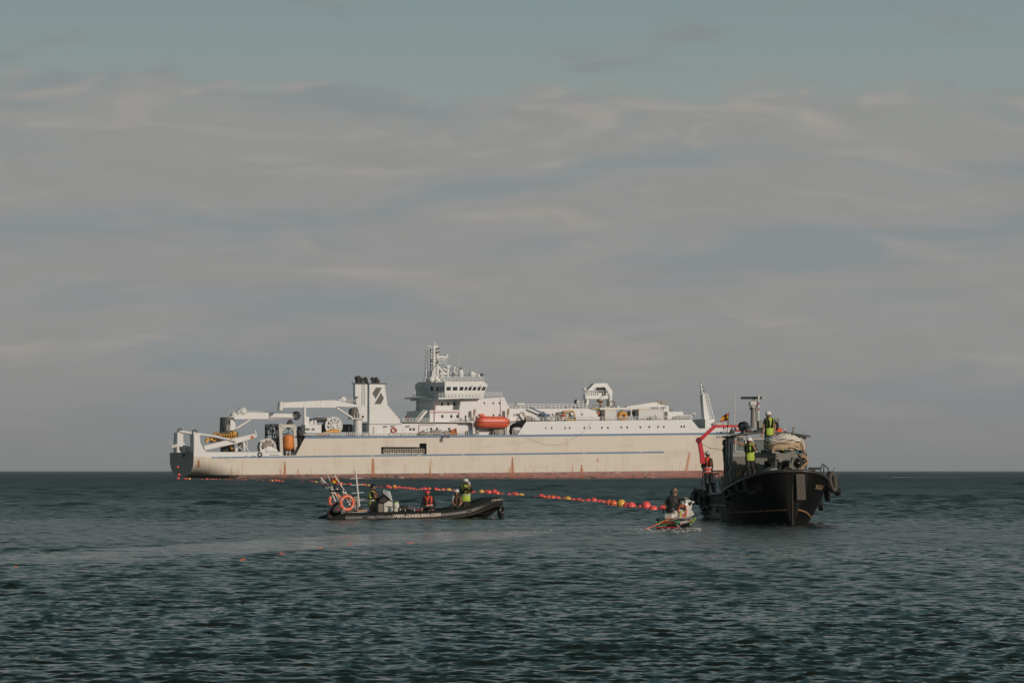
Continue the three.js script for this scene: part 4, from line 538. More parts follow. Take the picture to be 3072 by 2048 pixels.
    part('frame', g, m, t); part('guide_wheel', [new THREE.TorusGeometry(0.8, 0.28, 8, 20).translate(...q(690, 905, 0.6).toArray()), new THREE.TorusGeometry(0.6, 0.25, 8, 20).translate(...q(640, 925, 0.4).toArray())], mat(0.42, 0.22, 0.04, 0.6), t);
    parts('arm', [bar(q(555, 985, 1), q(580, 930, 1), 0.9, 0.6), bar(q(610, 960, 1), q(660, 890, 1), 0.7, 0.5), bar(q(640, 965, 0.5), q(700, 950, 0.5), 0.6, 0.5), rod(q(905, 850, -0.5), q(940, 880, -0.5), 0.5), rod(q(880, 850, -1), q(880, 890, -1), 0.4)], m, t); part('skid', [bar(q(600, 985, 0), q(800, 945, 0), 0.4, 0.5), boxAB(q(880, 870, -2), q(960, 915, -3))], mat(0.06, 0.055, 0.04, 0.7), t); }
}
// ---------------------------------------------------------------- people
// A body is a smooth-joined field of tapered bones, meshed with marching cubes; clothes are the same bones a little thicker, cut at their hems.
const mcCache = new Map();
function polygonise(sdf, lo, hi, cell, bones) {          // bones: [{a, b, ra, rb, k}] each only touches the cells near it
  const size = Math.max(hi.x - lo.x, hi.y - lo.y, hi.z - lo.z) + cell * 8, n = Math.min(110, Math.ceil(size / cell)), h = size / n, c = lo.clone().add(hi).multiplyScalar(0.5);
  let mc = mcCache.get(n); if (!mc) { mc = new MarchingCubes(n, new THREE.MeshStandardMaterial(), false, false, 70000); mcCache.set(n, mc); }
  const f = mc.field, half = n / 2; f.fill(-1);
  const px = (i) => c.x + (i - half) * h, py = (i) => c.y + (i - half) * h, pz = (i) => c.z + (i - half) * h;
  for (const b of bones) {
    const R = Math.max(b.ra, b.rb) + 0.09, i0 = (v, w) => Math.max(1, Math.floor((v - R - w) / h + half)), i1 = (v, w) => Math.min(n - 2, Math.ceil((v + R - w) / h + half));
    const d = b.b.clone().sub(b.a), L2 = d.lengthSq() || 1e-9, fl = b.flat || 1;
    for (let z = i0(Math.min(b.a.z, b.b.z), c.z); z <= i1(Math.max(b.a.z, b.b.z), c.z); z++) for (let y = i0(Math.min(b.a.y, b.b.y), c.y); y <= i1(Math.max(b.a.y, b.b.y), c.y); y++) for (let x = i0(Math.min(b.a.x, b.b.x), c.x); x <= i1(Math.max(b.a.x, b.b.x), c.x); x++) {
      const qx = px(x) - b.a.x, qy = py(y) - b.a.y, qz = pz(z) - b.a.z, t = clamp((qx * d.x + qy * d.y + qz * d.z) / L2), ex = qx - d.x * t, ey = qy - d.y * t, ez = qz - d.z * t;
      let e2 = ex * ex + ey * ey + ez * ez;
      if (b.wide) { const s = ex * b.wide.x + ey * b.wide.y + ez * b.wide.z; e2 = e2 - s * s + s * s / (fl * fl); }   // an oval section, wider along b.wide
      const v = Math.sqrt(e2) - lerp(b.ra, b.rb, t), i = z * n * n + y * n + x, o = -f[i], k = b.k ?? 0.035, w = clamp(0.5 + 0.5 * (o - v) / k);
      f[i] = -(lerp(o, v, w) - k * w * (1 - w));
    }
  }
  if (sdf) for (let z = 1; z < n - 1; z++) for (let y = 1; y < n - 1; y++) for (let x = 1; x < n - 1; x++) { const i = z * n * n + y * n + x; if (f[i] > -0.2) f[i] = -sdf(-f[i], px(x), py(y), pz(z)); }
  mc.isolation = 0; mc.update();
  const g = new THREE.BufferGeometry(), p = mc.positionArray.slice(0, mc.count * 3), s = h * half;
  for (let i = 0; i < p.length; i += 3) { p[i] = p[i] * s + c.x; p[i + 1] = p[i + 1] * s + c.y; p[i + 2] = p[i + 2] * s + c.z; }
  g.setAttribute('position', new THREE.BufferAttribute(p, 3)); g.setAttribute('normal', new THREE.BufferAttribute(mc.normalArray.slice(0, mc.count * 3), 3));
  // three's field normals point to the inside for this sign: recompute them from the faces
  const q = mergeVertices(g.deleteAttribute('normal'), 1e-4); q.computeVertexNormals();
  return q;
}
const B = (a, b, ra, rb, k, wide, flat) => ({ a, b, ra, rb, k, wide, flat });
function bounds(bones, pad = 0.1) { const lo = V(1e9, 1e9, 1e9), hi = V(-1e9, -1e9, -1e9); for (const b of bones) for (const p of [b.a, b.b]) { lo.min(p); hi.max(p); } const r = Math.max(...bones.map((b) => Math.max(b.ra, b.rb))) + pad; return [lo.addScalar(-r), hi.addScalar(r)]; }
// a head (facing +z, chin at the origin's height, about 23 cm tall) and hands, meshed once on fine grids
const headGeo = (() => {
  const b = [B(V(0, 0.135, -0.012), V(0, 0.13, 0.004), 0.088, 0.086, 0.03), B(V(0, 0.155, -0.03), V(0, 0.16, -0.01), 0.082, 0.08, 0.03), B(V(0, 0.03, 0.05), V(0, 0.055, 0.03), 0.036, 0.058, 0.03), B(V(0.028, 0.03, 0.03), V(0.055, 0.07, -0.01), 0.024, 0.026, 0.02), B(V(-0.028, 0.03, 0.03), V(-0.055, 0.07, -0.01), 0.024, 0.026, 0.02), B(V(0, 0.118, 0.086), V(0, 0.078, 0.108), 0.011, 0.017, 0.012), B(V(-0.03, 0.128, 0.078), V(0.03, 0.128, 0.078), 0.012, 0.012, 0.012), B(V(0.078, 0.12, -0.012), V(0.084, 0.085, -0.01), 0.018, 0.011, 0.008), B(V(-0.078, 0.12, -0.012), V(-0.084, 0.085, -0.01), 0.018, 0.011, 0.008), B(V(-0.016, 0.05, 0.086), V(0.016, 0.05, 0.086), 0.009, 0.009, 0.01), B(V(0, 0.05, -0.02), V(0, -0.07, -0.03), 0.058, 0.058, 0.03)];
  const [lo, hi] = bounds(b, 0.02); return polygonise(null, lo, hi, 0.006, b);
})();
function makeHand(curl) {                                 // palm from the wrist at the origin along -y, palm facing +z, thumb on +x
  const b = [B(V(0, -0.01, 0), V(0, -0.085, 0), 0.024, 0.027, 0.012, V(1, 0, 0), 1.55)];
  const fx = [0.03, 0.01, -0.01, -0.03], L = [0.072, 0.08, 0.074, 0.058];
  fx.forEach((x, i) => { let p = V(x, -0.085, 0), a = -Math.PI / 2; const seg = [0.46, 0.3, 0.24]; for (let s = 0; s < 3; s++) { a += curl * (s ? 1.0 : 0.7); const q = p.clone().add(V((i - 1.5) * -0.004, Math.sin(a) * L[i] * seg[s], Math.cos(a) * L[i] * seg[s])); b.push(B(p, q, 0.0095 - s * 0.0008, 0.0087 - s * 0.0008, 0.005)); p = q; } });
  b.push(B(V(0.024, -0.025, 0.006), V(0.052, -0.055, 0.018), 0.014, 0.0115, 0.008), B(V(0.052, -0.055, 0.018), V(0.056 - curl * 0.02, -0.088, 0.024 + curl * 0.02), 0.0105, 0.009, 0.005));
  const [lo, hi] = bounds(b, 0.012); return polygonise(null, lo, hi, 0.0045, b);
}
const hands = { open: makeHand(0.12), relaxed: makeHand(0.5), grip: makeHand(1.0) };
const skins = { fair: mat(0.46, 0.245, 0.165, 0.55), tan: mat(0.36, 0.175, 0.105, 0.55), deep: mat(0.20, 0.105, 0.065, 0.55) };
const hairMat = mat(0.018, 0.013, 0.010, 0.7), beardMat = mat(0.03, 0.02, 0.015, 0.8), eyeMat = mat(0.02, 0.015, 0.012, 0.2), lipMat = mat(0.26, 0.09, 0.07, 0.6);
const cloth = (r, g, b, rough = 0.85) => mat(r, g, b, rough);
const C = { black: cloth(0.016, 0.016, 0.017), darkTee: cloth(0.032, 0.030, 0.027), greyTrouser: cloth(0.11, 0.095, 0.082), darkTrouser: cloth(0.028, 0.026, 0.026), lime: cloth(0.42, 0.54, 0.06, 0.7), limeDark: cloth(0.30, 0.42, 0.04, 0.7), orange: cloth(0.78, 0.085, 0.03, 0.7), white: cloth(0.62, 0.60, 0.56), band: mat(0.45, 0.45, 0.44, 0.35), neoprene: cloth(0.040, 0.038, 0.034, 0.6), brownish: cloth(0.10, 0.055, 0.03) };
const basisTo = (y, z) => { const Y = y.clone().normalize(), X = V().crossVectors(Y, z).normalize(), Z = V().crossVectors(X, Y); return new THREE.Quaternion().setFromRotationMatrix(new THREE.Matrix4().makeBasis(X, Y, Z)); };
// J: joints in metres (x across the view, y up, z towards the viewer); o: clothes and looks
function person(label, pos, J, o) {
  const t = thing('person', label, 'person', o.group); t.position.copy(pos);
  const S_ = o.size || 1, r = (x) => x * S_;
  const mid = (a, b, k = 0.5) => a.clone().lerp(b, k), up = J.neck.clone().sub(J.pelvis).normalize(), across = J.shR.clone().sub(J.shL).normalize();
  const chest = mid(J.pelvis, J.neck, 0.72), waist = mid(J.pelvis, J.neck, 0.36);
  const torso = [B(J.pelvis, waist, r(0.118), r(0.108), 0.06, across, 1.32), B(waist, chest, r(0.11), r(0.122), 0.06, across, 1.38), B(chest, mid(chest, J.neck, 0.62), r(0.118), r(0.085), 0.05, across, 1.45), B(mid(J.shL, J.neck, 0.1), mid(J.shR, J.neck, 0.1), r(0.062), r(0.062), 0.05)];
  const arm = (s) => [B(J['sh' + s], J['el' + s], r(0.056), r(0.042), 0.03), B(J['el' + s], J['wr' + s], r(0.043), r(0.029), 0.02)];
  const leg = (s) => [B(J['hip' + s], J['kn' + s], r(0.088), r(0.058), 0.04), B(J['kn' + s], J['an' + s], r(0.06), r(0.038), 0.03)];
  const hasLegs = !!J.knL, arms = [...arm('L'), ...arm('R')], legs = hasLegs ? [...leg('L'), ...leg('R')] : [];
  const neck = [B(J.neck, J.head.clone().add(V(0, r(0.03), 0)), r(0.056), r(0.052), 0.03)];
  const toe = (s) => { const d = (J['toe' + s] || J['an' + s].clone().add(V(0, -0.06, 0.16))); return [B(J['an' + s].clone().add(V(0, -0.045, -0.02)), d, r(0.04), r(0.03), 0.03)]; };
  const feet = hasLegs && !o.noFeet ? [...toe('L'), ...toe('R')] : [];
  const all = [...torso, ...neck, ...arms, ...legs, ...feet], [lo, hi] = bounds(all, 0.04);
  // head and hands on the body
  const face = (o.face || V(0, 0, 1)).clone().normalize(), hq = basisTo(o.headUp || V(0, 1, 0).addScaledVector(face, -0.05), face), hg = headGeo.clone().scale(S_, S_, S_);
  const H0 = J.head; place(hg, H0, hq);
  const hnd = (s) => { const kind = (o.hands && o.hands[s]) || 'relaxed', dir = (J['hd' + s] ? J['hd' + s].clone().sub(J['wr' + s]) : J['wr' + s].clone().sub(J['el' + s])).normalize(); const g = hands[kind].clone(); if (s === 'R') { g.scale(-1, 1, 1); const ix = g.index.array; for (let i = 0; i < ix.length; i += 3) { const q = ix[i]; ix[i] = ix[i + 1]; ix[i + 1] = q; } g.computeVertexNormals(); } const pz = (o.palm && o.palm[s]) || V(0, 0, 1); return place(g.scale(S_, S_, S_), J['wr' + s], basisTo(dir.clone().negate(), pz)); };
  const bodyGeo = [polygonise(null, lo, hi, 0.02, all), hg, hnd('L'), hnd('R')];
  const body = part('body', bodyGeo, o.bodyMat || skins[o.skin || 'fair'], t);
  const inHead = (g) => place(g.scale(S_, S_, S_), H0, hq);
  part('eye', [1, -1].map((k) => inHead(ball(0.0115, V(k * 0.031, 0.108, 0.079), 1, 0.8, 0.8, 8))), eyeMat, t);
  part('mouth', [inHead(ball(0.02, V(0, 0.05, 0.09), 1.1, 0.35, 0.35, 8))], o.smile ? mat(0.5, 0.42, 0.38, 0.5) : lipMat, t);
  if (o.hair !== false) part('hair', [inHead(ball(0.098, V(0, 0.135, -0.026), 0.95, 1.02, 1.02, 16)), ...(o.longHair ? [inHead(ball(0.07, V(0.06, 0.03, -0.03), 0.6, 1.5, 0.8, 10)), inHead(ball(0.07, V(-0.06, 0.03, -0.03), 0.6, 1.5, 0.8, 10)), inHead(ball(0.08, V(0, 0.02, -0.07), 1, 1.4, 0.6, 10))] : [])], o.hairMat || hairMat, t);
  if (o.beard) part('beard', [inHead(ball(0.058, V(0, 0.018, 0.052), 1.0, 0.8, 0.8, 12)), inHead(ball(0.04, V(0.045, 0.05, 0.02), 0.6, 1, 0.9, 10)), inHead(ball(0.04, V(-0.045, 0.05, 0.02), 0.6, 1, 0.9, 10)), ...(o.longBeard ? [inHead(ball(0.05, V(0, -0.05, 0.06), 0.9, 1.5, 0.6, 10))] : [])], beardMat, t);
  if (o.glasses) part('sunglasses', [inHead(ball(0.03, V(0.033, 0.108, 0.082), 1, 0.65, 0.4, 10)), inHead(ball(0.03, V(-0.033, 0.108, 0.082), 1, 0.65, 0.4, 10)), inHead(box(0.15, 0.008, 0.01, 0, 0.115, 0.08))], blackPaint, t);
  if (o.helmet) {
    const hm = o.helmet, shell = lathe([[0.125, 0.0], [0.121, 0.02], [0.118, 0.05], [0.105, 0.085], [0.078, 0.112], [0.04, 0.127], [0.001, 0.13]], 26).scale(0.98, 1, 1.12).translate(0, 0.125, -0.012);
    const hp = part('helmet', [inHead(shell), ...(o.brim === false ? [] : [inHead(new THREE.CylinderGeometry(0.128, 0.136, 0.012, 26).scale(0.97, 1, 1.14).translate(0, 0.127, -0.006)), inHead(ball(0.07, V(0, 0.128, 0.098), 1.15, 0.14, 0.85, 14))]), inHead(new RoundedBoxGeometry(0.03, 0.018, 0.2, 2, 0.008).translate(0, 0.252, -0.012))], hm, t);
    part('ear_shell', [inHead(ball(0.028, V(0.115, 0.125, 0), 0.5, 0.8, 1, 8)), inHead(ball(0.028, V(-0.115, 0.125, 0), 0.5, 0.8, 1, 8))], o.helmetTrim || blackPaint, hp);
    part('chin_strap', [inHead(tube([V(0.092, 0.12, 0.01), V(0.075, 0.04, 0.035), V(0, -0.002, 0.072), V(-0.075, 0.04, 0.035), V(-0.092, 0.12, 0.01)], 0.006, 6))], blackPaint, hp);
  }
  if (o.hood) part('hood', [inHead(ball(0.102, V(0, 0.128, -0.022), 0.96, 1.14, 1.08, 18)), inHead(ball(0.078, V(0, 0.0, -0.045), 1, 1.25, 0.95, 12))], o.hood, t);
  // clothes
  const fat = (list, e) => list.map((b) => ({ ...b, ra: b.ra + e, rb: b.rb + e }));
  const garment = (name, bones, e, m, cut, cell = 0.02) => { const f = fat(bones, e), [a, b] = bounds(f, 0.03); const g = polygonise(cut, a, b, cell, f), P = g.attributes.position, N = g.attributes.normal, sd = label.length * 3.7; for (let i = 0; i < P.count; i++) { const x = P.getX(i), y = P.getY(i), z = P.getZ(i), w = 0.009 * noise2(x * 9 + z * 5 + sd, y * 16 + x * 6) + 0.007 * noise2(x * 22 - z * 9, y * 26 + z * 14 + sd); P.setXYZ(i, x + N.getX(i) * w, y + N.getY(i) * w, z + N.getZ(i) * w); } g.computeVertexNormals(); return part(name, g, m, t); };   // folds and creases
  if (hasLegs && o.trousers) { const cutY = o.shorts ? Math.min(J.knL.y, J.knR.y) : -1e9, f = [torso[0], ...(o.shorts ? legs.filter((_, i) => i % 2 === 0) : legs)]; garment('trousers', f, o.loose ?? 0.02, o.trousers, o.shorts && !o.seated ? (v, x, y) => Math.max(v, cutY - y) : (v, x, y, z) => Math.max(v, (x - waist.x) * up.x + (y - waist.y) * up.y + (z - waist.z) * up.z - 0.02)); }
  if (hasLegs && o.boots && !o.noFeet) garment('boot', feet, 0.012, o.boots, null, 0.015);
  if (o.top) { const f = [...torso, ...(o.sleeve === 'long' ? arms : arms.filter((_, i) => i % 2 === 0)), ...neck.map((b) => ({ ...b, b: mid(b.a, b.b, 0.3) }))]; const sl = o.sleeve === 'long' ? null : o.sleeve === 'none' ? 0.05 : 0.6; const cuts = sl ? ['L', 'R'].map((s) => { const d = J['el' + s].clone().sub(J['sh' + s]), n = d.clone().normalize(), p = J['sh' + s].clone().addScaledVector(d, sl); return [n, p, J['sh' + s], d.length()]; }) : []; garment('shirt', f, 0.014, o.top, sl ? (v, x, y, z) => { for (const [n, p, s0, L] of cuts) { const q = V(x, y, z), al = q.clone().sub(p).dot(n), off = q.clone().sub(s0); const along = clamp(off.dot(n), 0, L), rad = off.addScaledVector(n, -along).length(); if (rad < 0.1) v = Math.max(v, al); } return v; } : null); }
  const hTop = (q) => (x, y, z) => (x - q.x) * up.x + (y - q.y) * up.y + (z - q.z) * up.z;
  if (o.vest) { const top = hTop(mid(chest, J.neck, 0.8)), bot = hTop(J.pelvis.clone().addScaledVector(up, o.vestLow ?? -0.12)), ext = [...torso.slice(0, 3), B(J.pelvis.clone().addScaledVector(up, -0.14), J.pelvis, r(0.125), r(0.12), 0.05, across, 1.36), torso[3]];
    garment('vest', ext, 0.034, o.vest, (v, x, y, z) => { let w = Math.max(v, -bot(x, y, z), top(x, y, z) - 0.09); for (const s of ['L', 'R']) { const q = V(x, y, z).sub(J['sh' + s]), u = J['sh' + s].clone().sub(J.neck); u.addScaledVector(up, -u.dot(up)).normalize(); w = Math.max(w, q.dot(u) + 0.01); } return w; });
    if (o.bands !== false) for (const h of o.bandAt || [0.06, 0.2]) { const p0 = hTop(J.pelvis.clone().addScaledVector(up, h)); garment('reflective_band', ext.slice(0, 4), 0.040, C.band, (v, x, y, z) => Math.max(v, Math.abs(p0(x, y, z)) - 0.028), 0.018); } }
  if (o.harness) { const fw = V().crossVectors(across, up).normalize(), fz = fw.dot(o.chestTo || face) < 0 ? fw.clone().negate() : fw, pts = (k) => [J.neck.clone().addScaledVector(fz, -0.09).addScaledVector(across, k * 0.05), J.neck.clone().addScaledVector(across, k * 0.1).addScaledVector(up, 0.03), chest.clone().addScaledVector(fz, 0.185).addScaledVector(across, k * 0.085).addScaledVector(up, 0.05), mid(waist, chest, 0.5).addScaledVector(fz, 0.185).addScaledVector(across, k * 0.075), waist.clone().addScaledVector(fz, 0.175).addScaledVector(across, k * 0.07)];
    part('life_jacket', [tube(pts(1), 0.036, 8), tube(pts(-1), 0.036, 8)], o.harness, t);
    part('belt', [new THREE.TorusGeometry(0.165, 0.02, 6, 24).rotateX(Math.PI / 2).scale(1.28, 1.4, 1).applyQuaternion(basisTo(up, fz)).translate(mid(waist, chest, 0.25).x, mid(waist, chest, 0.25).y, mid(waist, chest, 0.25).z)], C.black, t); }
  return { t, body, chest, waist, up, across, inHead };
}
// ---------------------------------------------------------------- the rubber dive boat
const px = (x0, y0, s) => (x, y) => [x0 + x / s, y0 + y / s];
const r1 = px(940, 1400, 7.84), r2 = px(1220, 1400, 7.35), jv = px(1880, 1440, 8.7125), b1 = px(2060, 1160, 6.532), b2 = px(2240, 1160, 6.533), b3 = px(2060, 1360, 6.535), b4 = px(2280, 1360, 6.532);
// joints of a figure: a point of the photograph, at distance d less z, in metres from the figure's base
const joints = (f, d, pos) => (x, y, z = 0) => at(...f(x, y), d - z).sub(pos);
const rubber = mat(0.016, 0.0145, 0.0115, 0.46), rubberDull = mat(0.012, 0.012, 0.011, 0.65), metalWhite = mat(0.66, 0.63, 0.58, 0.35), lifeOrange = mat(0.80, 0.17, 0.08, 0.5), alu = mat(0.42, 0.40, 0.37, 0.4, 0.3), wood = mat(0.38, 0.22, 0.11, 0.75);
const print = (tex) => new THREE.MeshStandardMaterial({ map: tex, transparent: true, roughness: 0.6 });
const lettering = (w, h, draw) => print(canvasTex(w, h, (c) => { c.clearRect(0, 0, w, h); draw(c); }));
const rib = thing('dive_boat', 'long black rubber boat carrying four people in front of the cable ship', 'boat');
const R = frame(rib, V(at(1240, HY, 121.6).x, 0, -121.6), 20 * Math.PI / 180);
const rz = (f, z) => (x, y, dz = 0) => R.z(...f(x, y), z + dz);
{
  const xp = (p, z) => R.z(p, 1540, z).x;
  // the inflated collar: one tube down the near side, round the bow and back
  const side = [[1030, 0.05, 0.95], [1090, 0.06, 0.95], [1150, 0.075, 0.95], [1225, 0.09, 0.95], [1300, 0.13, 0.95], [1350, 0.19, 0.95], [1397, 0.29, 0.93], [1428, 0.41, 0.88], [1455, 0.54, 0.74], [1478, 0.655, 0.5]];
  const near = side.map(([p, y, z]) => V(xp(p, 0.95), y, z)), bowTip = V(xp(1500, 0.3), 0.70, 0), cp = [...near, bowTip, ...near.slice().reverse().map((v) => V(v.x, v.y, -v.z))];
  const curve = new THREE.CatmullRomCurve3(cp, false, 'centripetal'), RT = 0.245;
  part('inflatable_tube', new THREE.TubeGeometry(curve, 150, RT, 22), rubber, rib);
  for (const k of [1, -1]) part('tube_cone', [new THREE.ConeGeometry(RT, 0.62, 22, 4).rotateZ(Math.PI / 2).translate(near[0].x - 0.31, near[0].y, 0.95 * k), new THREE.TorusGeometry(RT, 0.02, 6, 24).rotateY(Math.PI / 2).translate(near[0].x, near[0].y, 0.95 * k)], rubber, rib);
  const onTube = (t, a, e = 0.004) => { const p = curve.getPointAt(t), T = curve.getTangentAt(t), N = V(-T.z, 0, T.x).normalize(), U = V().crossVectors(N, T); if (U.y < 0) U.negate(); const c = N.z > 0 || t > 0.35 ? N : N; return p.add(c.multiplyScalar(Math.cos(a) * (RT + e))).addScaledVector(U, Math.sin(a) * (RT + e)); };
  // find t along the near tube for a given column of the photograph
  const tOf = (p) => { let lo = 0, hi = 0.5; for (let i = 0; i < 40; i++) { const m = (lo + hi) / 2, v = R.world(curve.getPointAt(m)); if (CX + v.x / -v.z * F < p) lo = m; else hi = m; } return lo; };
  const outSign = onTube(0.1, 0).z > 0.95 ? 0 : Math.PI;
  const patch = (p0, p1, a0, a1, m, name) => { const t0 = tOf(p0), t1 = tOf(p1); return part(name, [surf(24, 4, (u, v) => onTube(lerp(t0, t1, u), outSign ? Math.PI - lerp(a0, a1, v) : lerp(a0, a1, v)))], m, rib); };
  patch(1171, 1319, -0.10, 0.66, lettering(1024, 96, (c) => { c.fillStyle = 'rgb(214,196,176)'; c.font = 'bold 104px sans-serif'; c.textBaseline = 'middle'; c.textAlign = 'center'; const t = 'WWW.CDABILBAO.COM', w = c.measureText(t).width; c.setTransform(1010 / w, 0, 0, 0.98, 512, 50); c.fillText(t, 0, 0); }), 'lettering');
  patch(1464, 1496, 0.30, 0.82, lettering(256, 48, (c) => { c.fillStyle = 'rgb(214,196,176)'; c.font = 'bold 46px sans-serif'; c.textBaseline = 'middle'; c.textAlign = 'center'; const t = '5ª ST-4-01-10', w = c.measureText(t).width; c.setTransform(250 / w, 0, 0, 0.95, 128, 25); c.fillText(t, 0, 0); }), 'registration_number');
  const strake = []; for (let i = 0; i <= 60; i++) strake.push(onTube(lerp(0.02, 0.98, i / 60), outSign ? Math.PI + 0.55 : -0.55, 0.004)); part('rubbing_strake', [tube(strake, 0.022, 6, 120)], mat(0.045, 0.04, 0.028, 0.5), rib);
  for (const p of [1090, 1402]) { const t = tOf(p), q = (dt, e) => onTube(t + dt, outSign ? Math.PI - 0.15 : 0.15, e); part('grab_handle', [tube([q(-0.006, 0), q(-0.004, 0.05), q(0.004, 0.05), q(0.007, 0)], 0.018, 6)], rubberDull, rib); }
  for (const [pa, pb] of [[1111, 1164], [1164, 1221]]) { const t0 = tOf(pa), t1 = tOf(pb); part('grab_line', [tube(Array.from({ length: 9 }, (_, i) => onTube(lerp(t0, t1, i / 8), outSign ? Math.PI - (0.85 - 1.0 * Math.sin(Math.PI * i / 8)) : 0.85 - 1.0 * Math.sin(Math.PI * i / 8), 0.012)), 0.012, 6)], rubberDull, rib); }
  part('valve', [ball(0.035, R.z(...r2(757, 905), -0.72), 1, 1, 0.4, 10)], metalWhite, rib);
  // hull and floor
  const xa = near[0].x - 0.1, xb = xp(1499, 0.1);
  part('hull', [surf(40, 12, (u, v) => { const x = lerp(xa, xb, u), w = 0.84 * Math.pow(Math.max(0.001, 1 - Math.pow(u, 5)), 0.6), cY = lerp(0.05, 0.6, Math.pow(clamp((u - 0.55) / 0.45), 1.7)) - 0.12, kY = lerp(-0.35, 0.42, Math.pow(clamp((u - 0.8) / 0.2), 1.5)); const s = 2 * v - 1; return V(x, lerp(kY, cY, Math.pow(Math.abs(s), 1.2)), -s * w); })], rubberDull, rib);
  part('floor', [surf(20, 2, (u, v) => { const x = lerp(xa, xb - 0.7, u); return V(x, 0.02 + 0.2 * u * u * u, lerp(0.8, -0.8, v)); })], mat(0.05, 0.048, 0.042, 0.8), rib);
  part('transom_board', [box(0.08, 0.5, 1.5, xa + 0.3, 0.15, 0)], rubberDull, rib);
  // outboard motor: cowl, midsection, tilt bracket
  const om = new THREE.Group(); om.name = numbered('outboard_motor'); rib.add(om);
  const oz = rz(r1, 0);
  part('cowl', [prism([[330, 1060], [440, 905], [555, 812], [612, 835], [690, 985], [712, 1060], [640, 1120], [470, 1150]].map(([x, y]) => oz(x, y)), -0.28, 0.2, 0.09)], mat(0.008, 0.008, 0.008, 0.3), om);
  part('midsection', [prism([[340, 1060], [640, 1110], [560, 1240], [300, 1240]].map(([x, y]) => oz(x, y)), -0.14, 0.08, 0.04), box(0.25, 0.3, 0.3, xa + 0.15, 0.2, 0)], rubberDull, om);
  part('maker_mark', [prism([[505, 985], [580, 985], [592, 1012], [520, 1000]].map(([x, y]) => oz(x, y)), 0.202, 0.206)], mat(0.5, 0.03, 0.05, 0.5), om); part('stripe', [tube([oz(350, 1130, 0.205), oz(385, 1030, 0.205), oz(470, 930, 0.205)], 0.009, 5)], mat(0.2, 0.02, 0.025, 0.5), om);
  // roll bar, lamps, poles
  const ab = new THREE.Group(); ab.name = numbered('roll_bar'); rib.add(ab);
  part('leg', [rod(rz(r1, 0.62)(680, 560), rz(r1, 0.62)(895, 1000), 0.035, 0.035, 10)], metalWhite, ab); part('leg', [rod(rz(r1, -0.62)(405, 575), rz(r1, -0.62)(600, 990), 0.035, 0.035, 10)], metalWhite, ab);
  part('brace', [rod(rz(r1, 0.6)(700, 600), rz(r1, 0.6)(925, 940), 0.03), rod(rz(r1, -0.6)(470, 575), rz(r1, -0.6)(640, 870), 0.03)], alu, ab);
  part('cross_bar', [rod(rz(r1, -0.62)(400, 572), rz(r1, 0.62)(735, 560), 0.035, 0.035, 10), rod(rz(r1, -0.62)(405, 575), rz(r1, -0.62)(430, 665), 0.03)], rubberDull, ab);
  for (const [x, y] of [[735, 690], [778, 770], [812, 840], [848, 905]]) part('black_band', [rod(rz(r1, 0.62)(x, y), rz(r1, 0.62)(x + 12, y + 26), 0.042, 0.042, 10)], rubberDull, ab);
  part('lamp', [ball(0.05, rz(r1, -0.3)(497, 475), 1, 1, 1, 10)], rubberDull, ab); part('lamp', [ball(0.045, rz(r1, 0)(556, 525), 0.9, 1.1, 1, 10)], metalWhite, ab); part('lamp', [ball(0.055, rz(r1, -0.4)(440, 490), 1, 1, 1, 12), rod(rz(r1, -0.4)(450, 500), rz(r1, -0.4)(455, 565), 0.03)], metalWhite, ab);
  part('lamp', [ball(0.06, rz(r1, -0.62)(448, 628), 1, 1.1, 1, 12)], mat(0.55, 0.42, 0.22, 0.4), ab); part('lamp', [ball(0.035, rz(r1, 0.7)(748, 636), 1, 1, 0.6, 10)], mat(0.02, 0.22, 0.17, 0.2), ab); part('bracket', [box(0.16, 0.14, 0.06, ...rz(r1, 0.6)(730, 640).toArray(), 0.02), box(0.22, 0.2, 0.1, ...rz(r1, 0.6)(895, 905).toArray(), 0.02), box(0.12, 0.1, 0.08, ...rz(r1, 0.6)(815, 745).toArray(), 0.02)], metalWhite, ab);
  part('whip_aerial', [rod(rz(r1, -0.4)(440, 480), rz(r1, -0.4)(345, 215), 0.022, 0.014), rod(rz(r1, -0.4)(345, 215), rz(r1, -0.4)(240, -60), 0.010, 0.004)], metalWhite, rib);
  // the tall white ladder mast
  const lm = new THREE.Group(); lm.name = numbered('ladder_mast'); rib.add(lm);
  part('pole', [rod(rz(r1, 0)(990, 95), rz(r1, 0)(1078, 940), 0.036, 0.04, 12)], metalWhite, lm);
  for (const [xa_, ya, xb_, yb] of [[845, 122, 1130, 98], [862, 282, 1152, 258], [882, 434, 1168, 414], [895, 620, 1186, 598], [985, 780, 1202, 770]]) part('rung', [rod(rz(r1, 0)(xa_, ya), rz(r1, 0)(xb_, yb), 0.015, 0.015, 8)], metalWhite, lm);
  part('foot', [box(0.14, 0.14, 0.14, ...rz(r1, 0)(1095, 985).toArray(), 0.03)], rubberDull, lm);
  part('post_frame', [rod(rz(r1, 0.4)(972, 720), rz(r1, 0.4)(982, 1015), 0.022), rod(rz(r1, 0.4)(1030, 715), rz(r1, 0.4)(1042, 1020), 0.022), rod(rz(r1, 0.4)(950, 712), rz(r1, 0.4)(1032, 716), 0.02)], mat(0.48, 0.40, 0.30, 0.6), rib);
  // steering console
  const cz = rz(r1, 0.28), co = new THREE.Group(); co.name = numbered('steering_console'); rib.add(co);
  part('body', [prism([[1655, 870], [1838, 748], [1862, 805], [1888, 1085], [1655, 1085]].map(([x, y]) => cz(x, y)), -0.32, 0.28, 0.03)], mat(0.52, 0.48, 0.42, 0.5), co);
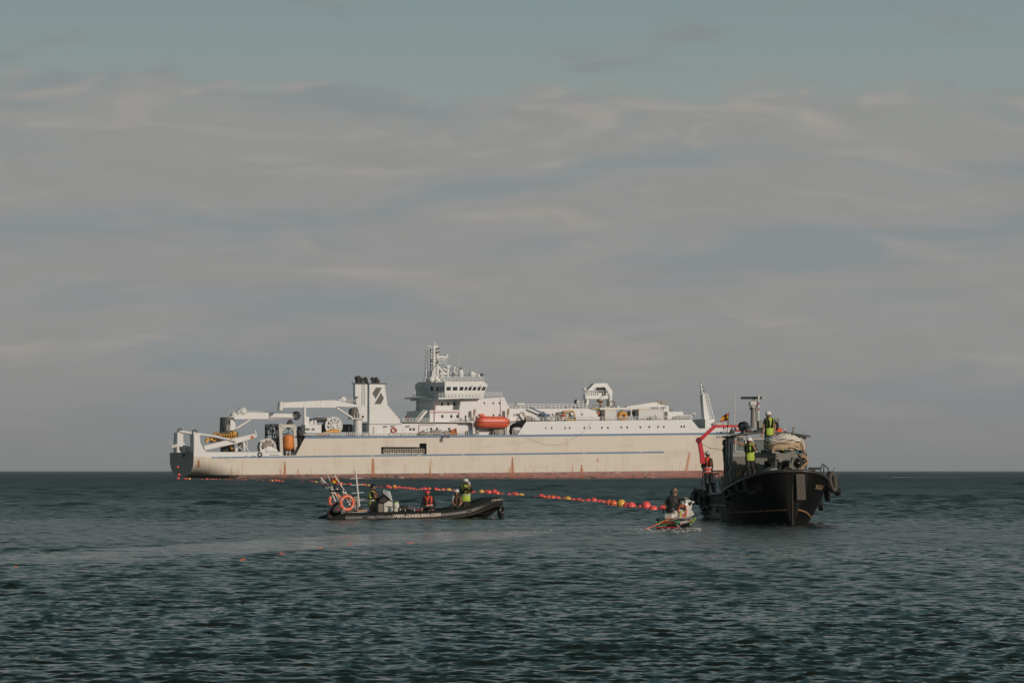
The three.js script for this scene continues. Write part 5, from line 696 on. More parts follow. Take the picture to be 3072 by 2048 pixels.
  part('back_panel', [prism([[1532, 860], [1653, 872], [1653, 1085], [1535, 1085]].map(([x, y]) => cz(x, y)), -0.28, 0.22, 0.02)], mat(0.15, 0.135, 0.115, 0.6), co);
  part('dashboard', [prism([[1540, 850], [1560, 760], [1680, 680], [1800, 640], [1830, 740], [1660, 862]].map(([x, y]) => cz(x, y)), -0.26, 0.24, 0.04)], rubberDull, co);
  part('windscreen', [surf(6, 8, (u, v) => { const p = [cz(1632, 612), cz(1640, 535), cz(1868, 815)]; const x = lerp(lerp(1640, 1800, u), 1866, v * v * 0.0), top = [lerp(1640, 1805, u), lerp(530, 578, u)], bot = [lerp(1632, 1862, u), lerp(614, 800, u)]; const q = [lerp(top[0], bot[0], v), lerp(top[1], bot[1], v)]; return cz(q[0], q[1], 0.1 * Math.sin(u * 2)); })], new THREE.MeshPhysicalMaterial({ color: rgb(0.62, 0.64, 0.66), roughness: 0.25, transmission: 0.35, thickness: 0 }), co);
  part('steering_wheel', [new THREE.TorusGeometry(0.17, 0.018, 8, 24).rotateY(1.0).rotateZ(-0.5).translate(...rz(r1, 0)(1650, 690).toArray()), rod(rz(r1, 0)(1650, 690), rz(r1, 0)(1740, 740), 0.02)], rubberDull, co);
  part('screen', [box(0.16, 0.12, 0.05, ...cz(1660, 650).toArray(), 0.01).translate(0, 0, -0.1)], rubberDull, co);
  part('hand_pump', [rod(cz(1800, 1050, 0.06), cz(1795, 950, 0.06), 0.022), rod(cz(1715, 925, 0.06), cz(1880, 943, 0.06), 0.012), new THREE.TorusGeometry(0.07, 0.014, 6, 14).translate(...cz(1808, 1015, 0.06).toArray())], mat(0.03, 0.08, 0.14, 0.5), co);
  part('console_catch', [box(0.1, 0.04, 0.02, ...cz(1825, 797, 0.02).toArray())], rubberDull, co);
  part('bucket_ring', [new THREE.TorusGeometry(0.085, 0.018, 8, 20).rotateY(0.5).translate(...rz(r1, 1.0)(700, 1062).toArray()), new THREE.TorusGeometry(0.05, 0.012, 8, 16).rotateY(0.5).translate(...rz(r1, 1.0)(715, 1062).toArray())], alu, rib);
  part('mooring_strop', [tube([rz(r2, 0.4)(1750, 770), rz(r2, 0.35)(1830, 715), rz(r2, 0.3)(1885, 682), rz(r2, 0.3)(1940, 690), rz(r2, 0.3)(1930, 712), rz(r2, 0.3)(1870, 705), rz(r2, 0.35)(1800, 750)], 0.022, 7), tube([rz(r2, 0.3)(1940, 690), rz(r2, 0.35)(1975, 725)], 0.018, 6)], mat(0.62, 0.22, 0.09, 0.7), rib);
  part('bow_eye', [ball(0.035, R.z(...r2(1895, 1118), 0.1))], mat(0.5, 0.32, 0.2, 0.6), rib);
}
// ---- things carried by the dive boat
const flagTex = canvasTex(128, 96, (c) => { c.fillStyle = 'rgb(176,26,28)'; c.fillRect(0, 0, 128, 96); c.fillStyle = 'rgb(226,176,20)'; c.fillRect(0, 24, 128, 48); c.fillStyle = 'rgb(120,70,30)'; c.fillRect(30, 34, 20, 26); });
const flagMat = new THREE.MeshPhysicalMaterial({ map: flagTex, roughness: 0.85, transmission: 0.25, thickness: 0 });
const onRib = (name, label, cat, f, x, y, z, group) => { const t = thing(name, label, cat, group), o = R.z(...f(x, y), z); t.position.copy(R.world(o)); t.rotation.y = R.turn; return [t, (cx, cy, dz = 0) => R.z(...f(cx, cy), z + dz).sub(o), o]; };
{
  const ring = (x, y, z, tilt, yaw, label, s = 1) => { const [t] = onRib('lifebuoy', label, 'lifebuoy', r1, x, y, z, 'orange lifebuoys at the stern of the dive boat'); const q = new THREE.Quaternion().setFromEuler(new THREE.Euler(0, yaw, tilt));
    const g = new THREE.TorusGeometry(0.26, 0.062, 14, 40).scale(s, s, 1).applyQuaternion(q); part('ring', g, lifeOrange, t); for (let k = 0; k < 4; k++) part('band', [new THREE.TorusGeometry(0.26, 0.066, 14, 6, 0.2).rotateZ(k * Math.PI / 2 + 0.6).scale(s, s, 1).applyQuaternion(q)], mat(0.5, 0.45, 0.38, 0.5), t); const rp = []; for (let k = 0; k < 4; k++) rp.push(new THREE.TorusGeometry(0.345, 0.010, 6, 14, 1.3).rotateZ(k * Math.PI / 2 + 0.75).scale(s, s, 1).applyQuaternion(q)); part('grab_rope', rp, mat(0.3, 0.12, 0.07, 0.7), t); };
  ring(508, 800, -0.75, 0.2, 0.15, 'orange lifebuoy farther aft, above the black outboard motor', 1.0);
  ring(790, 850, 0.74, 0.3, 0.1, 'orange lifebuoy on the near leg of the white roll bar', 1.08);
  // flags
  { const [t, q] = onRib('national_flag', 'small red and yellow flag on a slanting white pole at the dive boat stern', 'flag', r1, 520, 300, -0.2);
    part('pole', [rod(q(490, 192), q(958, 925), 0.03, 0.034, 10)], metalWhite, t); for (const [x, y] of [[605, 372], [680, 482], [820, 680]]) part('pole_clip', [rod(q(x, y), q(x + 10, y + 16), 0.04, 0.04, 10)], rubberDull, t);
    part('flag_cloth', [surf(10, 10, (u, v) => { const a = [lerp(512, 600, v), lerp(236, 375, v)], b = [lerp(412, 520, v), lerp(342, 418, v)]; return q(lerp(a[0], b[0], u), lerp(a[1], b[1], u) + 8 * Math.sin(u * 5 + v * 2), 0.05 * Math.sin(u * 7 + v * 3)); }, (u, v) => [u, 1 - v])], flagMat, t);
    part('flag_tail', [surf(4, 6, (u, v) => q(lerp(612, 655, u) + 8 * Math.sin(v * 4), lerp(430, 510, v) - 18 * u, 0.03 * Math.sin(v * 8)))], mat(0.14, 0.05, 0.03, 0.8), t); }
  { const [t, q] = onRib('signal_flag', 'grey flag with a dark blue edge drooping from the aftermost pole of the dive boat', 'flag', r1, 260, 400, -0.6);
    part('pole', [rod(q(165, 252), q(520, 640), 0.03, 0.034, 10), ball(0.07, q(362, 492), 0.9, 1.2, 1, 10)], metalWhite, t);
    const cl = (a, b, m, name) => part(name, [surf(8, 12, (u, v) => { const p = [lerp(180, 350, v), lerp(300, 468, v)], e = [lerp(152, 300, v), lerp(345, 560, v) + 12 * Math.sin(v * 6)]; const k = lerp(a, b, u); return q(lerp(p[0], e[0], k), lerp(p[1], e[1], k), 0.05 * Math.sin(v * 6 + k * 2)); })], m, t);
    cl(0, 0.72, mat(0.27, 0.255, 0.24, 0.8), 'flag_cloth'); cl(0.72, 1, mat(0.025, 0.025, 0.06, 0.8), 'flag_edge'); }
  { const [t, q] = onRib('deck_board', 'brown wooden board lying on the dive boat behind the helmsman', 'board', r1, 1145, 1030, 0.75); part('plank', [prism([[1022, 1022], [1262, 1002], [1266, 1040], [1025, 1056]].map(([x, y]) => q(x, y)), -0.5, 0.02, 0.01)], wood, t); }
  { const [t, q] = onRib('paddle_board', 'blue and white board under the brown wooden board', 'board', r1, 1000, 1080, 0.85); part('deck', [prism([[735, 1082], [1010, 1062], [1262, 1046], [1262, 1062], [1010, 1085], [735, 1100]].map(([x, y]) => q(x, y)), -0.35, 0.02, 0.01)], mat(0.42, 0.45, 0.43, 0.5), t); part('blue_edge', [prism([[1160, 1078], [1205, 1054], [1262, 1050], [1262, 1080]].map(([x, y]) => q(x, y)), 0.03, 0.06)], mat(0.015, 0.12, 0.26, 0.5), t); part('dark_edge', [prism([[735, 1100], [960, 1086], [960, 1096], [735, 1112]].map(([x, y]) => q(x, y)), 0.03, 0.05)], mat(0.03, 0.10, 0.16, 0.5), t); }
  { const [t, q] = onRib('white_sack', 'bulging white sack standing against the front of the steering console', 'sack', r1, 1945, 920, 0.3); const g = ball(0.13, V(0, 0, 0), 0.95, 1.45, 0.9, 20), p = g.attributes.position; for (let i = 0; i < p.count; i++) { const n = 1 + 0.16 * noise2(p.getX(i) * 13 + 3, p.getY(i) * 9 + p.getZ(i) * 8); p.setXYZ(i, p.getX(i) * n, p.getY(i) * n, p.getZ(i) * n); } g.computeVertexNormals(); part('sack', [g, ball(0.09, V(-0.02, -0.2, 0.03), 1.3, 0.8, 1, 14)], mat(0.62, 0.62, 0.52, 0.8), t); part('tie', [new THREE.TorusGeometry(0.09, 0.012, 6, 16).rotateX(1.4).translate(0, 0.155, 0), rod(V(-0.08, 0.17, 0.02), V(0.1, 0.18, 0.02), 0.014)], mat(0.42, 0.55, 0.12, 0.7), t); }
  { const [t] = onRib('gear_heap', 'heap of black dive gear lying on the floor in front of the white sack', 'dive gear', r1, 2150, 990, 0.3); const q = rng(61), bits = []; part('gear_bag', [tube([V(-0.3, -0.1, 0), V(0, 0.02, 0), V(0.3, -0.04, 0), V(0.52, -0.1, 0)], 0.12, 12), ball(0.13, V(-0.1, 0.06, 0), 1.2, 0.8, 1, 12)], rubberDull, t); part('fin', [bar(V(0.12, 0.1, 0.1), V(0.46, -0.06, 0.1), 0.03, 0.16)], mat(0.02, 0.02, 0.025, 0.5), t); part('buckle', [box(0.03, 0.06, 0.02, -0.02, -0.06, 0.13), box(0.03, 0.07, 0.02, -0.24, -0.02, 0.13), box(0.02, 0.12, 0.02, 0.38, 0.02, 0.16).rotateZ(-0.2)], alu, t); part('weight_belt', [tube([V(-0.34, -0.08, 0.13), V(-0.26, 0.04, 0.13), V(-0.14, -0.02, 0.15), V(-0.05, 0.05, 0.14)], 0.02, 6)], mat(0.09, 0.08, 0.06, 0.7), t); }
  { const [t, q] = onRib('red_bag', 'small red bag on the floor beside the sitting man in the red helmet', 'bag', r2, 245, 950, 0.4); part('bag', [ball(0.06, V(0, 0, 0), 1.4, 0.6, 0.8, 14)], mat(0.55, 0.03, 0.05, 0.6), t); part('strap', [tube([V(-0.06, 0.01, 0.03), V(0, 0.05, 0.03), V(0.06, 0.01, 0.03)], 0.008, 6)], rubberDull, t); }
  { const [t, q] = onRib('bow_fender', 'shiny black tyre hanging as fender off the dive boat bow', 'tyre', r2, 2078, 985, 0.05); part('tyre', [new THREE.TorusGeometry(0.225, 0.085, 14, 32).scale(1, 1.08, 1).rotateY(0.95)], mat(0.014, 0.013, 0.012, 0.28), t); part('rope', [tube([V(0.02, 0.29, 0), V(0.02, 0.36, -0.05), V(-0.1, 0.4, -0.1)], 0.02, 6), tube([V(-0.15, 0.1, 0.06), V(-0.19, -0.1, 0.06), V(-0.2, -0.26, 0.04)], 0.012, 6)], mat(0.5, 0.38, 0.22, 0.8), t); }
}
{ // the helmsman
  const d = 121.4, pos = at(...r1(1375, 1330), d); pos.y = 0.06; const q = joints(r1, d, pos);
  person('helmsman in a black helmet and lime vest standing at the dive boat console', pos, { head: q(1408, 545, 0), neck: q(1378, 585, 0), pelvis: q(1368, 885, 0), shR: q(1385, 615, 0.19), shL: q(1375, 610, -0.19), elR: q(1465, 715, 0.24), wrR: q(1575, 738, 0.14), elL: q(1480, 710, -0.2), wrL: q(1595, 725, -0.08), hipR: q(1365, 910, 0.09), hipL: q(1375, 910, -0.09), knR: q(1400, 1125, 0.11), knL: q(1420, 1120, -0.1), anR: q(1370, 1320, 0.11), anL: q(1400, 1320, -0.1), toeR: q(1450, 1335, 0.12), toeL: q(1480, 1335, -0.1) },
    { face: V(0.85, -0.1, 0.5), skin: 'tan', helmet: mat(0.012, 0.012, 0.012, 0.3), brim: false, beard: true, top: C.darkTee, vest: C.lime, vestLow: -0.1, bandAt: [0.17], trousers: C.greyTrouser, boots: C.black, hands: { L: 'grip', R: 'grip' }, smile: true, harness: mat(0.3, 0.05, 0.03, 0.7), loose: 0.035 });
}
{ // sitting, red helmet
  const d = 121.7, pos = at(...r2(455, 1080), d); pos.y = 0.05; const q = joints(r2, d, pos);
  person('bearded man in a red helmet and orange vest sitting on the dive boat', pos, { head: q(455, 640, 0.03), neck: q(462, 672, 0), pelvis: q(470, 895, -0.02), shR: q(378, 700, 0.02), shL: q(565, 700, -0.02), elR: q(345, 815, 0.14), wrR: q(415, 805, 0.26), elL: q(628, 830, 0.02), wrL: q(590, 930, 0.16), hdL: q(570, 965, 0.2), hipR: q(425, 905, 0.05), hipL: q(520, 905, 0.05), knR: q(345, 870, 0.34), knL: q(515, 920, 0.42), anR: q(318, 985, 0.36), anL: q(470, 1020, 0.4) },
    { face: V(-0.1, -0.12, 1), skin: 'tan', helmet: mat(0.55, 0.02, 0.03, 0.3), brim: false, longHair: true, beard: true, longBeard: true, top: C.black, sleeve: 'long', vest: cloth(0.72, 0.06, 0.035, 0.65), vestLow: 0.0, bandAt: [0.08], harness: C.brownish, trousers: C.black, shorts: true, seated: true, boots: C.black, hands: { L: 'relaxed', R: 'relaxed' } });
}
{ // sitting, white helmet
  const d = 121.9, pos = at(...r2(1090, 1050), d); pos.y = 0.08; const q = joints(r2, d, pos);
  person('man in white helmet and white shirt sitting with one hand on the tube', pos, { head: q(1102, 622, 0.05), neck: q(1120, 650, 0), pelvis: q(1105, 868, -0.05), shR: q(1040, 672, 0.02), shL: q(1200, 665, -0.02), elR: q(1010, 790, 0.12), wrR: q(1065, 845, 0.24), elL: q(1210, 780, 0.08), wrL: q(1140, 885, 0.26), hdL: q(1090, 918, 0.3), hipR: q(1065, 880, 0.05), hipL: q(1150, 880, 0.05), knR: q(1010, 870, 0.38), knL: q(1105, 890, 0.44), anR: q(1000, 1000, 0.36), anL: q(1080, 1010, 0.42) },
    { face: V(-0.15, -0.3, 1), skin: 'tan', helmet: mat(0.66, 0.64, 0.6, 0.35), glasses: true, top: C.white, vest: cloth(0.07, 0.038, 0.024, 0.8), vestLow: 0.02, bands: false, harness: C.brownish, trousers: C.darkTrouser, seated: true, boots: C.black, hands: { L: 'relaxed', R: 'relaxed' } });
}
{ // standing with a phone
  const d = 121.9, pos = at(...r2(1310, 1080), d); pos.y = 0.1; const q = joints(r2, d, pos);
  const p = person('man in white helmet and lime vest standing with a phone held up', pos, { head: q(1305, 386, 0.03), neck: q(1302, 418, 0), pelvis: q(1308, 690, 0), shR: q(1202, 452, 0.02), shL: q(1398, 458, -0.02), elR: q(1195, 575, 0.14), wrR: q(1330, 480, 0.32), elL: q(1432, 525, 0.14), wrL: q(1402, 450, 0.3), hdL: q(1388, 400, 0.34), hipR: q(1275, 720, 0), hipL: q(1340, 720, 0), knR: q(1270, 900, 0.04), knL: q(1345, 900, 0.02), anR: q(1268, 1065, 0), anL: q(1350, 1065, 0) },
    { face: V(0.5, -0.2, 0.9), skin: 'fair', helmet: mat(0.7, 0.69, 0.66, 0.32), glasses: true, beard: true, top: C.black, sleeve: 'long', vest: C.lime, vestLow: -0.14, bandAt: [0.13], harness: mat(0.10, 0.045, 0.03, 0.8), trousers: C.darkTrouser, boots: C.black, hands: { L: 'grip', R: 'grip' }, palm: { L: V(-0.5, 0, 0.8) } });
  const t = thing('phone', 'white phone held up by the standing man on the dive boat', 'phone'); t.position.copy(at(...r2(1380, 368), d - 0.37)); part('phone_case', [new RoundedBoxGeometry(0.075, 0.15, 0.012, 2, 0.005)], mat(0.6, 0.58, 0.55, 0.4), t); part('phone_screen', [box(0.066, 0.136, 0.002, 0, 0, -0.0075)], glassDark, t);
}
// ---------------------------------------------------------------- the jet ski, its riders, sled and rope
const ski = thing('jet_ski', 'white jet ski with lime trim seen from behind beside the workboat', 'jet ski');
const K = frame(ski, (() => { const p = at(2036, HY, 102.4); return V(p.x, 0, p.z); })(), 69 * Math.PI / 180);
const WX = (f, d) => (x, y, z = 0) => at(...f(x, y), d - z);
{
  const wht = mat(0.62, 0.58, 0.53, 0.3), gry = mat(0.22, 0.215, 0.21, 0.4), lime = mat(0.34, 0.62, 0.03, 0.5), blk = mat(0.014, 0.014, 0.014, 0.5);
  const L0 = -1.3, L1 = 1.5;
  const half = (u) => 0.40 * Math.pow(Math.max(0.001, 1 - Math.pow(clamp((u - 0.45) / 0.55), 2.4)), 0.6);
  part('hull', [surf(24, 14, (u, v) => { const x = lerp(L0, L1, u), w = half(u), s = 2 * v - 1, deck = 0.33 + 0.2 * u * u, keel = -0.2 + 0.42 * Math.pow(clamp((u - 0.6) / 0.4), 2); return V(x, lerp(keel, deck, Math.pow(Math.abs(s), 1.4)), s * w); })], wht, ski);
  part('transom', [surf(14, 2, (u, v) => V(L0 - 0.004, lerp(-0.2, 0.33, v), lerp(-0.41, 0.41, u)))], blk, ski); part('lower_hull', [surf(24, 10, (u, v) => { const x = lerp(L0, 0.9, u), U = (x - L0) / (L1 - L0), w = half(U) + 0.006, s = 1.5 * v - 0.75, deck = 0.33 + 0.2 * U * U, keel = -0.2 + 0.42 * Math.pow(clamp((U - 0.6) / 0.4), 2); return V(x, lerp(keel, deck, Math.pow(Math.abs(s), 1.4)) - 0.004, s * w); })], blk, ski);
  part('deck', [surf(24, 10, (u, v) => { const x = lerp(L0, L1, u), w = half(u) * 0.99, s = 2 * v - 1, side = 0.33 + 0.2 * u * u; return V(x, side + 0.16 * sstep(0.45, 0.8, u) * (1 - s * s), -s * w); })], wht, ski);
  part('bumper', [tube(Array.from({ length: 25 }, (_, i) => { const u = i / 24; return V(lerp(L0, L1, u), 0.31 + 0.2 * u * u, half(u) + 0.015); }), 0.04, 7), tube(Array.from({ length: 25 }, (_, i) => { const u = i / 24; return V(lerp(L0, L1, u), 0.31 + 0.2 * u * u, -half(u) - 0.015); }), 0.04, 7)], blk, ski);
  part('side_stripe', [tube([V(0.35, 0.21, 0.40), V(0.75, 0.28, 0.37), V(1.1, 0.36, 0.28)], 0.022, 6), ball(0.05, V(0.2, 0.14, 0.39), 1.4, 0.6, 0.6)], lime, ski);
  part('foot_well', [box(1.3, 0.05, 0.2, -0.3, 0.345, 0.4, 0.02), box(1.3, 0.05, 0.2, -0.3, 0.345, -0.4, 0.02)], gry, ski);
  part('seat_base', [prism([V(-1.2, 0.36, 0), V(0.5, 0.36, 0), V(0.5, 0.72, 0), V(-0.9, 0.62, 0), V(-1.2, 0.5, 0)], -0.2, 0.2, 0.07)], wht, ski);
  part('seat', [prism([V(-1.1, 0.58, 0), V(0.45, 0.7, 0), V(0.42, 0.84, 0), V(-0.2, 0.76, 0), V(-0.6, 0.8, 0), V(-1.1, 0.76, 0)], -0.19, 0.19, 0.08)], blk, ski);
  part('grab_rail', [tube([V(-1.1, 0.55, 0.2), V(-1.3, 0.66, 0.16), V(-1.34, 0.68, 0), V(-1.3, 0.66, -0.16), V(-1.1, 0.55, -0.2)], 0.025, 7)], blk, ski);
  part('lime_trim', [box(0.04, 0.18, 0.04, -0.75, 0.5, 0.3, 0.015), box(0.4, 0.03, 0.03, -0.5, 0.6, 0.285, 0.01)], lime, ski);
  // front cowl and bars
  part('cowl', [ball(0.29, V(0.85, 0.80, 0), 1.15, 1.0, 0.8, 22), prism([V(0.4, 0.42, 0), V(1.25, 0.45, 0), V(1.0, 0.85, 0), V(0.65, 0.9, 0)], -0.15, 0.15, 0.08)], wht, ski);
  part('vent', [ball(0.085, V(0.74, 0.86, 0.19), 1.5, 0.9, 0.6, 12)], blk, ski);
  for (const [x, y, z] of [[1.0, 0.9, 0.17], [1.02, 0.82, 0.19], [1.0, 0.74, 0.2], [0.96, 0.66, 0.19]]) part('cowl_bolt', [ball(0.016, V(x, y, z), 1, 1, 1, 8)], blk, ski);
  part('mirror', [ball(0.08, V(0.85, 0.92, 0.26), 1, 0.6, 0.9, 10)], wht, ski); part('mirror', [ball(0.08, V(0.85, 0.92, -0.26), 1, 0.6, 0.9, 10)], wht, ski);
  part('handlebar', [tube([V(0.42, 1.02, 0.4), V(0.56, 1.04, 0.16), V(0.58, 1.04, -0.16), V(0.42, 1.02, -0.4)], 0.02, 8), rod(V(0.58, 1.04, 0), V(0.7, 0.88, 0), 0.05)], blk, ski);
  part('grip', [rod(V(0.40, 1.02, 0.42), V(0.48, 1.03, 0.28), 0.026), rod(V(0.40, 1.02, -0.42), V(0.48, 1.03, -0.28), 0.026)], blk, ski);
}
{ // rescue sled towed close behind
  const d = 100.2, o = at(...jv(1070, 1240), d), t = thing('rescue_sled', 'red edged rescue sled with green handles behind the jet ski', 'sled'); t.position.copy(o); const q = (x, y, z = 0) => at(...jv(x, y), d - z).sub(o);
  const c = [q(772, 1238, 0.1), q(1345, 1240, 0.1), q(1400, 1085, -0.9), q(820, 1085, -0.9)];
  part('mat_board', [surf(8, 8, (u, v) => c[0].clone().lerp(c[1], u).lerp(c[3].clone().lerp(c[2], u), v).add(V(0, -0.05 * Math.sin(v * Math.PI) - 0.02, 0)))], mat(0.035, 0.024, 0.02, 0.6), t);
  part('red_rail', [tube([c[0], c[0].clone().lerp(c[1], 0.5), c[1]], 0.017, 8)], mat(0.58, 0.02, 0.045, 0.4), t); part('red_rail', [tube([q(930, 1095, -0.85), q(1110, 1088, -0.85), q(1300, 1092, -0.85)], 0.02, 8)], mat(0.58, 0.02, 0.045, 0.4), t);
  part('green_strap', [tube([q(830, 1215, 0.05), q(920, 1196, 0), q(1045, 1182, -0.1)], 0.014, 6)], mat(0.12, 0.38, 0.22, 0.6), t);
  part('lining', [prism([q(905, 1135), q(1290, 1115), q(1290, 1150), q(905, 1160)].map((v) => V(v.x, v.y, 0)), -0.5, -0.48)], mat(0.10, 0.12, 0.015, 0.7), t);
  const gm = mat(0.09, 0.30, 0.17, 0.5), loop = (pts, r = 0.017) => part('handle', [tube(pts.map(([x, y, z]) => q(x, y, z)), r, 7)], gm, t);
  loop([[778, 1200, 0], [768, 1140, -0.1], [772, 1080, -0.2], [790, 1085, -0.2], [805, 1150, -0.1], [810, 1195, 0]]); loop([[830, 1180, -0.1], [850, 1090, -0.4], [868, 1068, -0.5], [885, 1085, -0.5], [870, 1130, -0.4], [840, 1190, -0.1]]);
  loop([[905, 1090, -0.7], [925, 1058, -0.75], [965, 1050, -0.75], [985, 1075, -0.75]]); loop([[1030, 1080, -0.8], [1090, 1052, -0.8], [1180, 1050, -0.8], [1300, 1070, -0.8]]); loop([[1305, 1190, 0], [1300, 1110, -0.2], [1310, 1068, -0.4], [1330, 1075, -0.4], [1338, 1150, -0.2], [1325, 1210, 0]]); loop([[1325, 1070, -0.4], [1360, 1062, -0.5], [1402, 1085, -0.5], [1395, 1125, -0.4], [1360, 1130, -0.3]]); loop([[1345, 1110, -0.4], [1375, 1100, -0.4], [1385, 1125, -0.4]], 0.013);
  part('pink_pad', [ball(0.045, q(1410, 1140, -0.3), 0.9, 1.2, 0.8, 12), ball(0.04, q(1355, 1210, 0), 1.2, 1, 0.8, 12)], mat(0.5, 0.24, 0.24, 0.6), t);
}
{ // the man in front, steering
  const d = 103.0, pos = at(...jv(1290, 1180), d); pos.y = 0.3; const q = joints(jv, d, pos);
  person('driver in a black T-shirt at the jet ski bars, mostly hidden by the hooded man', pos, { head: q(1270, 395, -0.25), neck: q(1265, 440, -0.25), pelvis: q(1260, 830, -0.1), shR: q(1395, 500, -0.25), shL: q(1100, 495, -0.25), elR: q(1450, 590, -0.3), wrR: q(1545, 580, -0.55), elL: q(1000, 620, -0.3), wrL: q(1120, 640, -0.55), hipR: q(1320, 850, -0.1), hipL: q(1200, 850, -0.1), knR: q(1500, 830, -0.35), knL: q(1130, 850, -0.35), anR: q(1500, 1030, -0.25), anL: q(1100, 1040, -0.3), toeR: q(1570, 1080, -0.35), toeL: q(1130, 1090, -0.4) },
    { face: V(0.5, -0.05, -0.8), skin: 'tan', hair: true, top: C.darkTee, trousers: C.black, shorts: true, seated: true, hands: { L: 'grip', R: 'grip' }, size: 1.08, palm: { R: V(0, -1, 0), L: V(0, -1, 0) } });
}
{ // behind him, in a hooded wetsuit
  const d = 102.2, pos = at(...jv(1210, 1180), d); pos.y = 0.3; const q = joints(jv, d, pos);
  person('hooded diver in a black wetsuit riding pillion with a coil of orange rope', pos, { head: q(1228, 395, -0.03), neck: q(1210, 430, -0.02), pelvis: q(1205, 855, 0), shR: q(1278, 465, 0), shL: q(1122, 470, 0), elR: q(1292, 620, 0.06), wrR: q(1415, 668, 0.1), elL: q(1100, 640, -0.05), wrL: q(1150, 780, 0.0), hipR: q(1265, 870, 0), hipL: q(1150, 870, 0), knR: q(1525, 760, -0.25), knL: q(1085, 850, -0.3), anR: q(1565, 985, -0.15), anL: q(1090, 1040, -0.25), toeR: q(1690, 1062, -0.1), toeL: q(1100, 1090, -0.4) },
    { face: V(0.75, -0.05, -0.65), skin: 'fair', hair: false, hood: C.neoprene, top: cloth(0.02, 0.019, 0.018, 0.65), sleeve: 'long', trousers: C.black, shorts: true, seated: true, hands: { R: 'grip', L: 'relaxed' }, size: 0.96, palm: { R: V(0, 0.3, 1) } });
}
{ const ro = mat(0.72, 0.13, 0.045, 0.7), d = 101.9;
  { const o = at(...jv(1460, 790), d - 0.2), t = thing('rope_coil', 'coil of orange rope hanging from the hand of the hooded diver', 'rope'); t.position.copy(o); const q = (x, y, z = 0) => at(...jv(x, y), d - 0.2 - z).sub(o), g = [];
    for (let k = 0; k < 4; k++) { const pts = []; for (let i = 0; i < 16; i++) { const a = i / 16 * 6.283, e = 1 + 0.07 * Math.sin(3 * a + k * 2); pts.push(q(1462 + 6 * k - 8 + 112 * e * Math.cos(a + 0.4) * (1 - 0.06 * k) - 18 * Math.sin(a), 775 + 8 * k + (92 + 8 * k) * e * Math.sin(a + 0.4) + 42 * Math.cos(a), 0.03 * k)); } g.push(tube(pts, 0.0145, 6, 70, true)); } part('coil', g, ro, t); part('rope_end', [tube([q(1480, 880), q(1488, 920), q(1465, 985), q(1410, 1015, 0.05), q(1320, 1022, 0.1), q(1230, 1005, 0.1), q(1195, 970, 0.1)], 0.014, 6)], ro, t); const kn = []; for (let k = 0; k < 3; k++) kn.push(new THREE.TorusGeometry(0.045 + 0.008 * k, 0.016, 6, 14).rotateY(k).rotateX(k * 0.7).translate(...q(1192, 962 - 14 + 14 * k, 0.1).toArray())); part('knot', kn, ro, t); }
  { const o = at(...jv(215, 1345), 99.6), t = thing('tow_rope', 'tight orange rope running from the jet ski down into the water', 'rope'); t.position.copy(o); part('rope', [tube([at(...jv(1185, 968), d - 0.5).sub(o), at(...jv(1040, 1045), 100.6).sub(o), at(...jv(900, 1110), 100.0).sub(o), at(...jv(600, 1240), 99.8).sub(o), at(...jv(400, 1308), 99.7).sub(o), V(0, 0, 0), V(-0.3, -0.25, 0.2)], 0.019, 8, 60)], ro, t); }
}
// ---------------------------------------------------------------- the black workboat
const wb = thing('work_boat', 'black steel workboat hung with tyres, bow towards the viewer', 'boat');
const BH = 4 * Math.PI / 180, W_ = frame(wb, V(10.31, 0, -115.9), BH - Math.PI / 2);
const bx = (f, x) => (a, b, dx = 0) => W_.x(...f(a, b), x + dx), bzp = (f, z) => (a, b, dz = 0) => W_.z(...f(a, b), z + dz);
const hullBlack = new THREE.MeshPhysicalMaterial({ roughness: 0.55, specularIntensity: 0.35, map: dataTex(512, 256, (u, v) => { const n = fbm(u * 40, v * 6, 4), s = sstep(0.2, 0.5, fbm(u * 70 + 3, v * 4 + 7, 4)), k = 12 + 9 * n, low = sstep(0.34, 0.2, v) * 8; return [clamp(k + 10 * s + low, 4, 255), clamp(k + 6 * s + low, 4, 255), clamp(k + 3 * s + low * 0.8, 4, 255)]; }, true) });
const tyreMat = mat(0.013, 0.0125, 0.012, 0.6), railMat = mat(0.022, 0.021, 0.02, 0.5), houseTop = mat(0.34, 0.325, 0.30, 0.55), houseLow = mat(0.17, 0.163, 0.15, 0.6), tableGrey = mat(0.09, 0.09, 0.09, 0.5), ropeTan = mat(0.40, 0.26, 0.13, 0.85), rustBrown = mat(0.15, 0.075, 0.035, 0.8);
